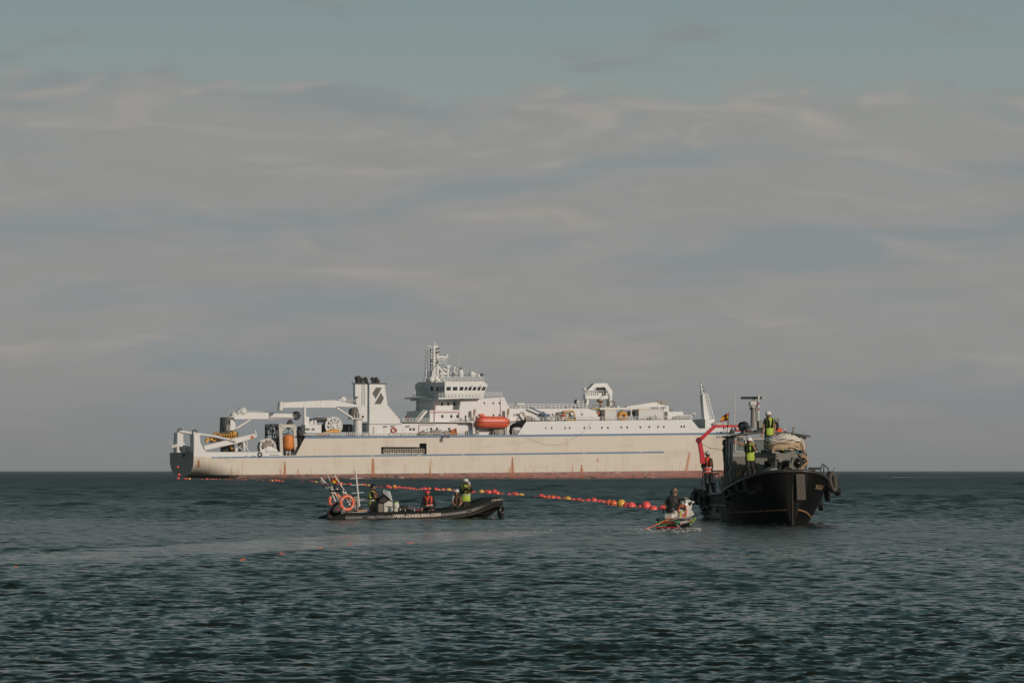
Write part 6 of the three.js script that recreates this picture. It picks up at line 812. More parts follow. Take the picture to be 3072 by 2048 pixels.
{
  const sheer = (x) => x > 0 ? 1.15 + 0.9 * Math.pow(x / 7, 1.75) : 1.15 - 0.12 * clamp(-x / 5);
  const plan = (x) => x > 2.6 ? 1.95 * Math.pow(Math.max(0, 1 - Math.pow((x - 2.6) / 4.4, 2.2)), 0.38) : x > -1 ? 1.95 - 0.33 * sstep(2.6, -1, x) : 1.62;
  const foot = (x) => x > 0 ? 1.5 * Math.pow(Math.max(0, 1 - Math.pow(x / 6.95, 1.9)), 0.85) : 1.5;           // breadth at the water
  const stemX = (y) => 6.92 + 0.04 * y;
  const halfW = (x, v) => { const a = foot(x), b = plan(x); return lerp(a, b, Math.pow(v, 0.8)); };
  const N = 60, hullG = (k) => surf(N, 14, (u, v) => { const t = 1 - Math.pow(1 - u, 1.8), x = lerp(-7, 7, t), y = lerp(-0.6, sheer(x), v), xx = Math.min(x, stemX(y)); return V(xx, y, k * halfW(x, clamp((y + 0.1) / (sheer(x) + 0.1)))); }, (u, v, q) => [q.x / 9, (q.y + 0.6) / 2.8]);
  const hull = part('hull', [hullG(1), hullG(-1), surf(8, 8, (u, v) => V(-7, lerp(-0.6, sheer(-7), v), lerp(-1, 1, u) * halfW(-7, clamp((lerp(-0.6, sheer(-7), v) + 0.1) / 1.2))))], hullBlack, wb);
  const rimPts = (k, a = -7, b = 6.98, n = 40) => Array.from({ length: n }, (_, i) => { const t = 1 - Math.pow(1 - i / (n - 1), 1.8), x = lerp(a, b, t); return V(x, sheer(x), k * plan(x)); });
  part('gunwale', [tube([...rimPts(1), ...rimPts(-1).reverse()], 0.075, 8, 220)], mat(0.035, 0.031, 0.026, 0.45), wb);
  part('lower_fender_rail', [1, -1].map((k) => tube(Array.from({ length: 26 }, (_, i) => { const x = lerp(-6.9, 1.5, i / 25); return V(x, 0.62, k * (halfW(x, 0.6) + 0.02)); }), 0.05, 6)), railMat, hull);
  part('deck', [surf(30, 2, (u, v) => { const x = lerp(-6.9, 6.7, u); return V(x, sheer(x) - (x > 4 ? 0.35 : 0.14), lerp(1, -1, v) * Math.max(0.02, plan(x) - 0.12)); })], mat(0.07, 0.065, 0.06, 0.8), wb);
  // stripe above the water: worn orange-white paint
  part('waterline_stripe', [1, -1].map((k) => surf(60, 1, (u, v) => { const t = 1 - Math.pow(1 - u, 2), x = lerp(1.2, 6.93, t), y = lerp(0.37, 0.42, v) + 0.16 * t * t - (k < 0 ? 0.2 * clamp((6.9 - x) / 1.6) : 0); return V(x, y, k * (halfW(x, (y + 0.1) / (sheer(x) + 0.1)) + 0.008)); })), new THREE.MeshStandardMaterial({ roughness: 0.7, map: dataTex(256, 16, (u, v, i, j) => { const n = fbm(u * 46, v * 2, 3), w = sstep(-0.1, 0.3, n); return [lerp(96, 205, w), lerp(66, 168, w), lerp(34, 120, w)]; }, true) }), hull);
  // stem plate with its bolts
  const plate = new THREE.Group(); plate.name = numbered('stem_plate'); wb.add(plate);
  part('plate', [prism([[702, 404], [876, 402], [900, 905], [722, 915]].map(([a, b]) => { const p = W_.x(...b4(a, b), 7.0); return V(p.z, p.y, 0); }), 0, 0.03, 0.008).rotateY(-Math.PI / 2).translate(7.09, 0, 0)], mat(0.085, 0.07, 0.052, 0.45), plate);
  for (const [a, b] of [[747, 433], [820, 431], [755, 562], [827, 557], [766, 713], [837, 713], [775, 869], [841, 866]]) part('bolt', [ball(0.022, W_.x(...b4(a, b), 7.1), 0.7, 1, 1, 10), rod(W_.x(...b4(a, b), 7.085), W_.x(...b4(a, b), 7.097), 0.03, 0.03, 12)], mat(0.22, 0.17, 0.12, 0.6), plate);
  part('stem_bar', [tube(Array.from({ length: 8 }, (_, i) => V(stemX(0) + 0.035, lerp(-0.1, 2.0, i / 7), 0)), 0.03, 6)], mat(0.045, 0.03, 0.02, 0.7), hull);
  // numbers painted on the bow
  const nums = (k, x0, x1, y0, y1, txt, col, name) => part(name, [surf(10, 4, (u, v) => { const x = lerp(x0, x1, k > 0 ? u : 1 - u), y = lerp(y0, y1, v) + 0.06 * (x - x0); return V(x, y, k * (halfW(x, (y + 0.1) / (sheer(x) + 0.1)) + 0.007)); })], lettering(256, 64, (c) => { c.fillStyle = col; c.font = '58px sans-serif'; c.textAlign = 'center'; c.textBaseline = 'middle'; const w = c.measureText(txt).width; c.setTransform(250 / w, 0, 0, 1, 128, 34); c.fillText(txt, 0, 0); }), hull);
  nums(1, 5.35, 6.3, 1.22, 1.5, '6 2.3-03', 'rgb(120,112,72)', 'registration_number'); nums(-1, 5.6, 6.45, 1.28, 1.52, '5.0.3-3', 'rgb(206,176,130)', 'registration_number');
  part('name_stain', [surf(6, 3, (u, v) => { const x = lerp(2.5, 3.1, u), y = lerp(0.55, 0.95, v) - 0.2 * u; return V(x, y, halfW(x, (y + 0.1) / (sheer(x) + 0.1)) + 0.006); })], mat(0.06, 0.045, 0.02, 0.7), hull);
  part('hull_plate', [surf(14, 6, (u, v) => { const x = lerp(-6.9, -1.5, u), y = lerp(0.08, 0.72 - 0.22 * u, v); return V(x, y, halfW(x, (y + 0.1) / (sheer(x) + 0.1)) + 0.005); })], mat(0.075, 0.076, 0.073, 0.5), hull);
  part('exhaust_outlet', [rod(V(-2.2, 0.42, 1.5), V(-2.2, 0.42, 1.66), 0.09, 0.09, 14)], blackPaint, hull);
  // wheelhouse ------------------------------------------------------------
  const wh = new THREE.Group(); wh.name = numbered('wheelhouse'); wb.add(wh);
  const xF = 1.5, xB = -0.6, zL = 1.5, zR = -1.5, yR = 3.44, yM = 2.64, yD = 1.0;
  parts('upper_wall', [ // the front, built round its windows
    box(0.08, yR - 3.35, zL - zR, xF, (yR + 3.35) / 2, 0), box(0.08, 2.82 - yM, zL - zR, xF, (2.82 + yM) / 2, 0), box(0.08, 0.53, zL - 1.41, xF, 3.085, (zL + 1.41) / 2), box(0.08, 0.53, 0.99 - 0.70, xF, 3.085, 0.845), box(0.08, 0.53, 0.18 + 0.42, xF, 3.085, -0.12), box(0.08, 0.53, 1.5 - 1.3, xF, 3.085, -1.4),
    box(xF - 0.2, yR - yM, 0.08, (xF + 0.2) / 2, (yR + yM) / 2, zL - 0.04), box(0.3, yR - yM, 0.08, xB + 0.15, (yR + yM) / 2, zL - 0.04), box(xF - xB, yR - yM, 0.08, (xF + xB) / 2, (yR + yM) / 2, zR + 0.04), box(0.08, yR - yM, zL - zR, xB, (yR + yM) / 2, 0)], houseTop, wh);
  parts('lower_wall', [box(0.10, yM - yD, zL - zR + 0.02, xF, (yM + yD) / 2, 0), box(1.3, yM - yD, 0.1, 0.85, (yM + yD) / 2, zL - 0.03), box(0.3, yM - yD, 0.1, xB + 0.15, (yM + yD) / 2, zL - 0.03), box(xF - xB, yM - yD, 0.1, (xF + xB) / 2, (yM + yD) / 2, zR + 0.03)], houseLow, wh);
  const roof = part('roof', [surf(12, 16, (u, v) => { const z = lerp(zL + 0.06, zR - 0.12, v), x = lerp(xB - 0.15, xF + 0.22, u), s = (z - 0) / 1.62; return V(x, yR + 0.15 * (1 - s * s) + 0.03, z); }), tube(Array.from({ length: 15 }, (_, i) => { const s = lerp(1, -1, i / 14); return V(xF + 0.22, yR + 0.15 * (1 - s * s) + 0.01, s * 1.62); }), 0.04, 7), tube([V(xF + 0.22, yR + 0.01, 1.56), V(xB - 0.15, yR + 0.01, 1.56)], 0.045, 7)], mat(0.13, 0.128, 0.118, 0.5), wh);
  // windows of the front: rounded light frames, dark glass
  const winFrame = (z0, z1, y0, y1) => { const r = 0.07, w = Math.abs(z1 - z0), h = y1 - y0, sh = new THREE.Shape(), rr = (s, x, y, W, H2, R2) => { s.moveTo(x + R2, y); s.lineTo(x + W - R2, y); s.quadraticCurveTo(x + W, y, x + W, y + R2); s.lineTo(x + W, y + H2 - R2); s.quadraticCurveTo(x + W, y + H2, x + W - R2, y + H2); s.lineTo(x + R2, y + H2); s.quadraticCurveTo(x, y + H2, x, y + H2 - R2); s.lineTo(x, y + R2); s.quadraticCurveTo(x, y, x + R2, y); }; rr(sh, -w / 2, -h / 2, w, h, r); const ho = new THREE.Path(); rr(ho, -w / 2 + 0.045, -h / 2 + 0.045, w - 0.09, h - 0.09, r * 0.7); sh.holes.push(ho); const p = part('window', [new THREE.ExtrudeGeometry(sh, { depth: 0.03, bevelEnabled: false, curveSegments: 5 }).rotateY(Math.PI / 2).translate(xF + 0.042, (y0 + y1) / 2, (z0 + z1) / 2)], mat(0.55, 0.53, 0.50, 0.5), wh); part('pane', [box(0.01, h - 0.09, w - 0.09, xF + 0.03, (y0 + y1) / 2, (z0 + z1) / 2)], new THREE.MeshPhysicalMaterial({ color: rgb(0.55, 0.6, 0.6), roughness: 0.05, transmission: 0.7, thickness: 0 }), p); return p; };
  winFrame(1.43, 0.97, 2.81, 3.36); winFrame(0.72, 0.16, 2.81, 3.36); winFrame(-0.40, -1.32, 2.81, 3.36);
  part('wiper', [rod(bx(b1, xF + 0.1)(1035, 990), bx(b1, xF + 0.1)(1075, 1180), 0.012), box(0.06, 0.06, 0.24, ...bx(b1, xF + 0.1)(1065, 1012).toArray(), 0.02), rod(bx(b1, xF + 0.1)(1370, 1130), bx(b1, xF + 0.1)(1450, 1310), 0.016)], steelGrey, wh);
  part('cabin_inside', [box(0.3, 0.5, 2.2, xB + 0.3, 2.9, 0), box(0.5, 0.12, 2.4, xF - 0.4, 2.62, 0)], mat(0.05, 0.045, 0.04, 0.8), wh);
  part('door', [box(0.5, 1.85, 0.05, -0.1, 2.15, zL - 0.12)], houseLow, wh); part('hand_rail', [rod(V(1.3, 1.3, zL + 0.07), V(1.3, 3.2, zL + 0.07), 0.018), rod(V(-0.55, 1.2, zL + 0.06), V(-0.55, 3.2, zL + 0.06), 0.018)], railMat, wh);
  parts('engine_casing', [box(2.6, 0.9, 2.0, -3.2, 1.5, -0.3, 0.08), box(1.0, 1.2, 0.5, -2.4, 1.5, 0.5, 0.05)], houseLow, wb);
  part('side_locker', [box(0.5, 0.62, 0.3, ...bx(b3, 1.0)(752, 600).toArray(), 0.04)], mat(0.20, 0.19, 0.16, 0.7), wb);
  // on the roof -------------------------------------------------------------
  const rx = (x) => bx(b1, x);
  const radar = new THREE.Group(); radar.name = numbered('radar'); wb.add(radar);
  part('column', [(() => { const a = rx(0)(1268, 410), b = rx(0)(1370, 410), c = rx(0)(1385, 808), d = rx(0)(1252, 808); const w0 = Math.abs(c.z - d.z) / 2, w1 = Math.abs(a.z - b.z) / 2; return new THREE.CylinderGeometry(w1 * 1.3, w0 * 1.3, a.y - d.y, 4, 1).rotateY(Math.PI / 4 - 0.25).translate(0, (a.y + d.y) / 2, (c.z + d.z) / 2); })()], mat(0.27, 0.245, 0.225, 0.5), radar);
  part('gearbox', [(() => { const a = rx(0)(1228, 280), b = rx(0)(1395, 375); return box(0.36, Math.abs(a.y - b.y), Math.abs(a.z - b.z), 0, (a.y + b.y) / 2, (a.z + b.z) / 2, 0.06); })(), (() => { const a = rx(0)(1270, 372), b = rx(0)(1375, 412); return box(0.26, Math.abs(a.y - b.y), Math.abs(a.z - b.z), 0, (a.y + b.y) / 2, (a.z + b.z) / 2, 0.03); })(), rod(rx(0)(1315, 280), rx(0)(1315, 240), 0.07)], metalWhite, radar);
  part('scanner', [(() => { const a = rx(0)(1078, 192), b = rx(0)(1490, 240); return box(0.1, Math.abs(a.y - b.y), Math.abs(a.z - b.z), 0, (a.y + b.y) / 2, (a.z + b.z) / 2, 0.02).rotateX(0.006); })()], mat(0.012, 0.028, 0.024, 0.4), radar);
  part('scanner_end', [(() => { const a = rx(0)(1490, 192), b = rx(0)(1526, 240); return box(0.1, Math.abs(a.y - b.y), Math.abs(a.z - b.z), 0, (a.y + b.y) / 2, (a.z + b.z) / 2, 0.04); })()], metalWhite, radar);
  part('bracket', [rod(rx(0)(1232, 410), rx(0)(1290, 420), 0.03), rod(rx(0)(1255, 430), rx(0)(1268, 470), 0.02)], railMat, radar);
  const pole = new THREE.Group(); pole.name = numbered('banded_pole'); wb.add(pole);
  part('pole', [rod(rx(0.2)(1413, 665), rx(0.2)(1411, 168), 0.034, 0.034, 12), rod(rx(0.2)(1411, 180), rx(0.2)(1411, 166), 0.07, 0.07, 12), rod(rx(0.2)(1411, 228), rx(0.2)(1411, 190), 0.05, 0.05, 12)], metalWhite, pole);
  for (const y of [323, 437]) part('red_band', [rod(rx(0.2)(1413, y + 17), rx(0.2)(1413, y - 17), 0.039, 0.039, 12)], mat(0.42, 0.015, 0.03, 0.4), pole);
  part('whip_aerial', [rod(rx(0.8)(938, 905), rx(0.8)(953, 130), 0.019, 0.014, 8), rod(rx(0.8)(920, 950), rx(0.8)(925, 840), 0.03), ball(0.018, rx(0.8)(953, 128), 1, 1, 1, 8), rod(rx(0.8)(949, 342), rx(0.8)(949, 332), 0.022)], metalWhite, wb);
  const sl = new THREE.Group(); sl.name = numbered('searchlight'); wb.add(sl);
  { const c = rx(1.1)(1115, 770), q = basisTo(V(0.85, -0.12, 0.5), V(0, 1, 0)); part('drum', [place(new THREE.CylinderGeometry(0.17, 0.185, 0.26, 26, 1, true), c, q), place(new THREE.SphereGeometry(0.185, 22, 10, 0, 6.3, 0, 1.57).scale(1, 0.5, 1).rotateX(Math.PI).translate(0, -0.13, 0), c, q), place(new THREE.TorusGeometry(0.172, 0.02, 8, 28).rotateX(Math.PI / 2).translate(0, 0.13, 0), c, q)], mat(0.03, 0.028, 0.024, 0.5), sl); part('lens', [place(new THREE.SphereGeometry(0.3, 20, 8, 0, 6.3, 0, 0.58).translate(0, -0.19, 0), c, q)], new THREE.MeshPhysicalMaterial({ color: rgb(0.16, 0.2, 0.22), roughness: 0.08, metalness: 0.6 }), sl); part('stand', [rod(c.clone().add(V(0, -0.18, 0)), c.clone().add(V(0, -0.34, 0)), 0.1, 0.13, 12), box(0.18, 0.12, 0.34, c.x, c.y - 0.33, c.z, 0.03)], railMat, sl); }
  const fl = new THREE.Group(); fl.name = numbered('floodlight'); wb.add(fl);
  { const a = rx(0.9)(1384, 668), b = rx(0.9)(1520, 850), cy = (a.y + b.y) / 2, cz = (a.z + b.z) / 2, h = Math.abs(a.y - b.y), w = Math.abs(a.z - b.z); part('case', [box(0.12, h, w, 0.9, cy, cz, 0.02)], blackPaint, fl); part('lamp_glass', [(() => { const c = rx(1.0)(1425, 672), d = rx(1.0)(1518, 798); return box(0.01, Math.abs(c.y - d.y), Math.abs(c.z - d.z), 0.966, (c.y + d.y) / 2, (c.z + d.z) / 2); })()], mat(0.30, 0.31, 0.25, 0.25), fl); }
  part('roof_box', [(() => { const a = rx(1.0)(1175, 855), b = rx(1.0)(1365, 900); return box(0.3, Math.abs(a.y - b.y), Math.abs(a.z - b.z), 1.0, (a.y + b.y) / 2, (a.z + b.z) / 2, 0.02); })()], mat(0.10, 0.06, 0.03, 0.7), wb);
  const rc = []; { const q = rng(14); for (let k = 0; k < 16; k++) rc.push(ball(0.03 + 0.03 * q(), rx(1.2)(1370 + q() * 130, 860 + q() * 38), 1, 1, 1, 8)); for (let k = 0; k < 10; k++) rc.push(ball(0.03 + 0.03 * q(), rx(1.2)(835 + q() * 80, 850 + q() * 85), 1, 1.2, 1, 8)); }
  part('roof_fittings', rc, mat(0.06, 0.055, 0.05, 0.6), wb);
  part('roof_cable', [tube([rx(1.3)(830, 960), rx(1.3)(950, 925), rx(1.3)(1060, 930), rx(1.3)(1180, 905), rx(1.3)(1300, 905)], 0.014, 6), tube([rx(1.3)(935, 870), rx(1.3)(990, 925), rx(1.3)(1030, 890)], 0.01, 6)], metalWhite, wb);
  part('navigation_lamp', [rod(bx(b2, 0.3)(747, 865), bx(b2, 0.3)(747, 830), 0.02), rod(bx(b2, 0.3)(747, 850), bx(b2, 0.3)(747, 808), 0.03, 0.045, 12)], metalWhite, wb);
  part('navigation_lamp', [rod(bx(b2, 0.3)(770, 935), bx(b2, 0.3)(770, 866), 0.07, 0.07, 14)], mat(0.24, 0.07, 0.08, 0.4), wb);
  part('stub_post', [rod(bx(b2, 0.2)(920, 935), bx(b2, 0.2)(920, 790), 0.03), rod(bx(b2, 0.2)(905, 800), bx(b2, 0.2)(945, 800), 0.025), rod(bx(b2, 0.2)(865, 900), bx(b2, 0.2)(905, 880), 0.015)], mat(0.25, 0.17, 0.11, 0.6), wb);
  // red knuckle-boom crane at the stern
  const cr = new THREE.Group(); cr.name = numbered('deck_crane'); wb.add(cr);
  { const red = mat(0.62, 0.035, 0.045, 0.45), redLight = mat(0.66, 0.07, 0.075, 0.45), p = bx(b1, -4.2);
    part('lower_boom', [bar(p(318, 1500), p(300, 1290), 0.2, 0.18), bar(p(300, 1300), p(252, 1060), 0.17, 0.15)], red, cr); part('upper_boom', [bar(p(246, 1050), p(330, 980), 0.17, 0.16), bar(p(318, 990), p(555, 770), 0.15, 0.14), prism([p(520, 760), p(560, 745), p(600, 752), p(560, 800), p(530, 800)].map((v) => V(v.z, v.y, 0)), -0.07, 0.07).rotateY(-Math.PI / 2).translate(-4.2, 0, 0)], red, cr);
    part('jib', [bar(p(555, 772), p(1010, 770), 0.13, 0.11)], redLight, cr); part('knuckle', [rod(p(240, 1050, -0.12), p(240, 1050, 0.12), 0.13, 0.13, 14)], mat(0.2, 0.015, 0.02, 0.6), cr); part('ram', [rod(p(268, 1075), p(285, 1060), 0.03), rod(p(215, 1045), p(285, 1440), 0.025)], blackPaint, cr);
    part('clamp', [box(0.12, 0.2, 0.05, ...p(728, 785).toArray()), box(0.12, 0.2, 0.05, ...p(895, 785).toArray())], mat(0.10, 0.012, 0.015, 0.6), cr); part('hook', [tube([p(728, 850), p(715, 880), p(738, 898), p(752, 878)], 0.016, 6), tube([p(770, 800), p(762, 850), p(745, 880)], 0.014, 6)], alu, cr);
    part('chain', [tube([p(270, 1075), p(330, 1130), p(420, 1180), p(475, 1195), p(600, 1220), p(740, 1245)], 0.009, 5), tube([p(478, 1195), p(470, 1210), p(455, 1222)], 0.014, 5), tube([p(318, 1125), p(312, 1160), p(308, 1195)], 0.01, 5)], mat(0.16, 0.11, 0.06, 0.7), cr); }
  // rails
  const railing = (list, r = 0.02) => list.forEach((l) => part('rail', [tube(l, r, 7, l.length * 4, false, 0.02), ...l.map((p) => ball(r, p, 1, 1, 1, 8))], railMat, wb));
  { const p = bx(b3, 3.0), pz = (a, b, x) => W_.x(...b3(a, b), x);
    railing([[pz(868, 350, 1.2), pz(1100, 278, 2.4), pz(1350, 198, 3.6), pz(1420, 196, 3.9), pz(1590, 408, 5.2)], [pz(880, 508, 1.2), pz(1390, 360, 3.7)], [pz(860, 350, 1.2), pz(885, 470, 1.2), pz(905, 560, 1.2)], [pz(1098, 280, 2.4), pz(1108, 480, 2.4)], [pz(1355, 200, 3.6), pz(1418, 432, 3.8)], [pz(880, 240, 0.6), pz(1060, 208, 1.6)], [pz(1170, 270, 2.4), pz(1105, 420, 2.4)]], 0.022);
    const s = (a, b, x = -6) => W_.x(...b3(a, b), x); railing([[s(315, 372, -6.6), s(318, 690, -6.6)], [s(318, 372, -6.6), s(435, 400, -5.6), s(562, 400, -5.2)], [s(560, 398, -5.2), s(575, 770, -5.2)], [s(322, 565, -6.6), s(450, 590, -5.6), s(562, 595, -5.2)], [s(355, 385, -6.6), s(270, 670, -6.8)], [s(635, 380, -4), s(640, 560, -4), s(690, 780, -4)], [s(495, 342, -4), s(680, 338, -3)], [s(560, 400, -5.2), s(638, 400, -4)], [s(525, 400, -5.4), s(535, 730, -5.4)], [s(462, 540, -6.2), s(470, 720, -6.2)]], 0.021);
    const bp = (a, b, x) => W_.x(...b4(a, b), x); railing([[bp(1172, 395, 4.6), bp(1225, 215, 4.6), bp(1242, 208, 4.6), bp(1345, 300, 4.2), bp(1350, 375, 4.2)], [bp(1258, 240, 4.5), bp(1250, 405, 4.5)]], 0.022); }
  // mooring bitts and small stuff on the foredeck
  part('bitt', [(() => { const a = W_.x(...b4(1005, 345), 5.6); return box(0.1, 0.09, 0.5, a.x, a.y + 0.1, a.z - 0.15, 0.02); })(), rod(W_.x(...b4(1040, 350), 5.6), W_.x(...b4(1040, 310), 5.6), 0.05), rod(W_.x(...b4(1075, 365), 5.6), W_.x(...b4(1075, 325), 5.6), 0.04)], railMat, wb);
  part('bitt', [rod(W_.x(...b4(215, 325), 5.9), W_.x(...b4(345, 300), 5.9), 0.04), rod(W_.x(...b4(265, 375), 5.9), W_.x(...b4(265, 320), 5.9), 0.03), rod(W_.x(...b4(312, 365), 5.9), W_.x(...b4(312, 300), 5.9), 0.03)], alu, wb);
  part('chain_stopper', [[15, 450], [45, 415], [75, 425], [118, 385], [105, 400]].map(([a, b]) => ball(0.035, W_.x(...b4(a, b), 6.1), 1, 1.2, 1, 8)), alu, wb);
  part('winch_cover', [ball(0.35, W_.x(...b4(230, 400), 5.2), 1, 0.8, 1.1, 18)], mat(0.09, 0.092, 0.09, 0.5), wb);
  part('windlass', [rod(W_.x(...b4(735, 180), 4.0), W_.x(...b4(780, 200), 4.0), 0.2, 0.2, 18), box(0.5, 0.6, 0.6, ...W_.x(...b4(760, 240), 3.6).toArray(), 0.1)], blackPaint, wb);
  // steel table over the foredeck
  const tb = new THREE.Group(); tb.name = numbered('work_table'); wb.add(tb);
  { const y = 2.69, A = bx(b2, 5.3)(570, 1340), Bq = bx(b2, 5.3)(1162, 1345), Cq = bx(b2, 2.6)(150, 1385), Dq = V(2.6, y, Bq.z - 0.1); for (const v of [A, Bq, Cq]) v.y = y;
    part('front_beam', [bar(A, Bq, 0.1, 0.11), bar(A.clone().setY(y - 0.13), Bq.clone().setY(y - 0.13), 0.08, 0.09)], mat(0.22, 0.20, 0.17, 0.5), tb); part('side_beam', [bar(A.clone().add(V(-0.06, -0.04, 0)), Cq, 0.1, 0.2), bar(Bq, Dq, 0.1, 0.16)], tableGrey, tb); part('table_top', [prism([A, Bq, Dq, Cq].map((v) => V(v.x, -v.z, 0)), -0.02, 0.02).rotateX(-Math.PI / 2).translate(0, y + 0.05, 0)], mat(0.07, 0.07, 0.068, 0.7), tb);
    for (const v of [A.clone().add(V(-0.12, 0, -0.04)), Bq.clone().add(V(-0.12, 0, 0.05)), Cq, Dq]) part('leg', [bar(v.clone().setY(y - 0.1), v.clone().setY(sheer(v.x) - 0.3), 0.09, 0.09)], tableGrey, tb);
    part('shelf_box', [box(0.8, 0.75, 0.85, 4.2, 2.0, Bq.z + 0.72, 0.04)], mat(0.30, 0.27, 0.22, 0.7), tb); part('pump_box', [box(0.3, 0.42, 0.18, ...W_.x(...b4(670, 210), 5.2).toArray(), 0.03)], mat(0.28, 0.24, 0.17, 0.7), tb); part('under_board', [box(2.4, 0.3, 0.04, 4.0, 2.5, A.z - 0.1), box(0.04, 0.5, 1.3, 2.9, 2.2, (A.z + Bq.z) / 2)], blackPaint, tb); part('lamp_tube', [rod(W_.x(...b4(200, 130), 3.6), W_.x(...b4(270, 132), 3.6), 0.025)], metalWhite, tb); part('lamp_tube', [rod(W_.x(...b4(150, 142), 3.6), W_.x(...b4(185, 136), 3.6), 0.02)], mat(0.6, 0.09, 0.05, 0.5), tb); }
}
// ---- things hung on or carried by the workboat
const onBoat = (name, label, cat, f, a, b, x, group) => { const t = thing(name, label, cat, group), o = W_.x(...f(a, b), x); t.position.copy(W_.world(o)); t.rotation.y = W_.turn; return [t, (p, q, dx = 0) => W_.x(...f(p, q), x + dx).sub(o), o]; };
{
  const tyre = (f, a, b, x, R, w, axis, label, flat = 1, m = tyreMat) => { const [t] = onBoat('tyre_fender', label, 'tyre', f, a, b, x, 'tyres hung round the workboat as fenders'); const q = basisTo(axis.clone().normalize(), V(0, 1, 0.01));
    part('tread', [place(lathe([[R * 0.62, -w * 0.42], [R * 0.9, -w * 0.5], [R, -w * 0.36], [R, w * 0.36], [R * 0.9, w * 0.5], [R * 0.62, w * 0.42], [R * 0.6, w * 0.2], [R * 0.6, -w * 0.2], [R * 0.62, -w * 0.42]], 30), V(0, 0, 0), q)], m, t);
    part('tread_rib', [-0.22, 0, 0.22].map((k) => place(new THREE.TorusGeometry(R, 0.008, 5, 30).rotateX(Math.PI / 2).translate(0, k * w, 0), V(0, 0, 0), q)), mat(0.008, 0.008, 0.008, 0.7), t); part('hanging_rope', [tube([V(0, R * 0.75, 0), V(-0.02, R * 1.15, -0.06), V(-0.03, R * 1.4, -0.12)], 0.014, 6)], mat(0.12, 0.10, 0.07, 0.8), t); };
  tyre(b3, 150, 835, -6.7, 0.36, 0.2, V(0.05, 0.35, 1), 'tyre fender farthest out over the stern corner of the workboat, tilted outward');
  tyre(b3, 238, 850, -6.2, 0.35, 0.2, V(0.1, 0.3, 1), 'tilted tyre fender second from the stern corner of the workboat');
  tyre(b3, 318, 860, -5.6, 0.33, 0.19, V(0.15, 0.35, 1), 'tyre fender third from the stern corner of the workboat, under its rail');
  tyre(b3, 345, 955, -5.0, 0.36, 0.2, V(0.3, 0.05, 1), 'lowest tyre fender of the stern cluster, hanging nearly upright');
  tyre(b3, 440, 932, -4.4, 0.36, 0.2, V(0.45, 0.05, 1), 'upright tyre fender nearest amidships in the stern cluster');
  tyre(b3, 850, 740, 2.6, 0.37, 0.22, V(0.35, 0.4, 1), 'tilted tyre fender hanging below the white sided locker of the workboat');
  tyre(b3, 970, 668, 3.7, 0.36, 0.22, V(0.6, 0.35, 1), 'tyre fender under the coil of tan rope on the wheelhouse');
  tyre(b3, 1120, 612, 4.8, 0.36, 0.22, V(1.1, 0.25, 1), 'tyre fender under the feet of the pointing man');
  tyre(b3, 1300, 615, 5.7, 0.4, 0.22, V(1.5, 0.1, 1), 'widest tyre fender, on the bow beside the faint painted number', 1);
  tyre(b4, 1415, 560, 4.6, 0.42, 0.22, V(0.55, 0.2, -1), 'worn grey tyre fender on the shoulder of the bow under the hooped rail', 1, mat(0.075, 0.064, 0.048, 0.7));
  tyre(b4, 1500, 650, 4.0, 0.36, 0.22, V(0.4, 0.3, -1), 'black tyre fender half behind the worn grey one at the bow');
  tyre(b4, 1320, 760, 3.0, 0.36, 0.22, V(0.25, 0.1, -1), 'tyre fender low on the far side of the workboat, half behind the bow');
  tyre(b4, 1190, 980, 0.5, 0.3, 0.2, V(0.2, 0.1, -1), 'lowest tyre fender on the far side, just above the water');
  { const [t, q] = onBoat('rope_pile', 'big flaked pile of pale thick rope on the pallet in front of the wheelhouse', 'rope', b2, 750, 1110, 4.25);
    const a = q(368, 1250), b = q(1085, 1250), topY = q(800, 942).y, lowY = q(700, 1250).y, cz = (a.z + b.z) / 2, wz = Math.abs(a.z - b.z) / 2, wx = 0.62, r = 0.038, n = Math.floor((topY - lowY) / (r * 1.55)), q2 = rng(52);
    const pale = mat(0.70, 0.64, 0.57, 0.85), tan = mat(0.54, 0.41, 0.27, 0.85), layers = [[], []];
    for (let i = 0; i < n; i++) { const h = i / (n - 1), y = lowY + r + (topY - lowY - 2 * r) * h, sh = h > 0.62 ? Math.sqrt(Math.max(0.05, 1 - Math.pow((h - 0.62) / 0.41, 2))) : 1, s = (0.96 + 0.03 * Math.sin(i * 2.1)) * sh; 
      for (let c = 0; c < (h > 0.55 ? 5 : 2); c++) { const k = s - c * (h > 0.55 ? 0.17 : 0.11); if (k < 0.12) continue; const pts = [], ph = q2() * 6.28; const ko = k * (h < 0.6 ? 0.985 + 0.03 * q2() : 1); for (let m = 0; m < 34; m++) { const A = m / 34 * 6.2832, e = 2.6, cx = Math.sign(Math.cos(A)) * Math.pow(Math.abs(Math.cos(A)), 2 / e), sx = Math.sign(Math.sin(A)) * Math.pow(Math.abs(Math.sin(A)), 2 / e); const wob = 0.040 * Math.sin(A * 3 + ph * 0.3 + i * 0.35) + 0.016 * Math.sin(A * 7 + ph), sag = -0.05 * Math.pow(Math.abs(Math.sin(A * 0.5 + 0.6)), 3) * (1 - h); pts.push(V(wx * ko * cx + wob * 0.5, y + wob + sag + c * 0.012, cz + wz * ko * sx)); } layers[h > 0.5 ? 0 : 1].push(tube(pts, r, 6, 90, true)); } }
    part('upper_coils', layers[0], pale, t); part('lower_coils', layers[1], tan, t); part('core', [ball(1, V(0, (topY + lowY) / 2 - 0.03, cz), wx * 0.88, (topY - lowY) / 2 * 0.96, wz * 0.88, 20), ball(1, V(0, lowY + (topY - lowY) * 0.32, cz), wx * 0.93, (topY - lowY) * 0.42, wz * 0.93, 20)], tan, t);
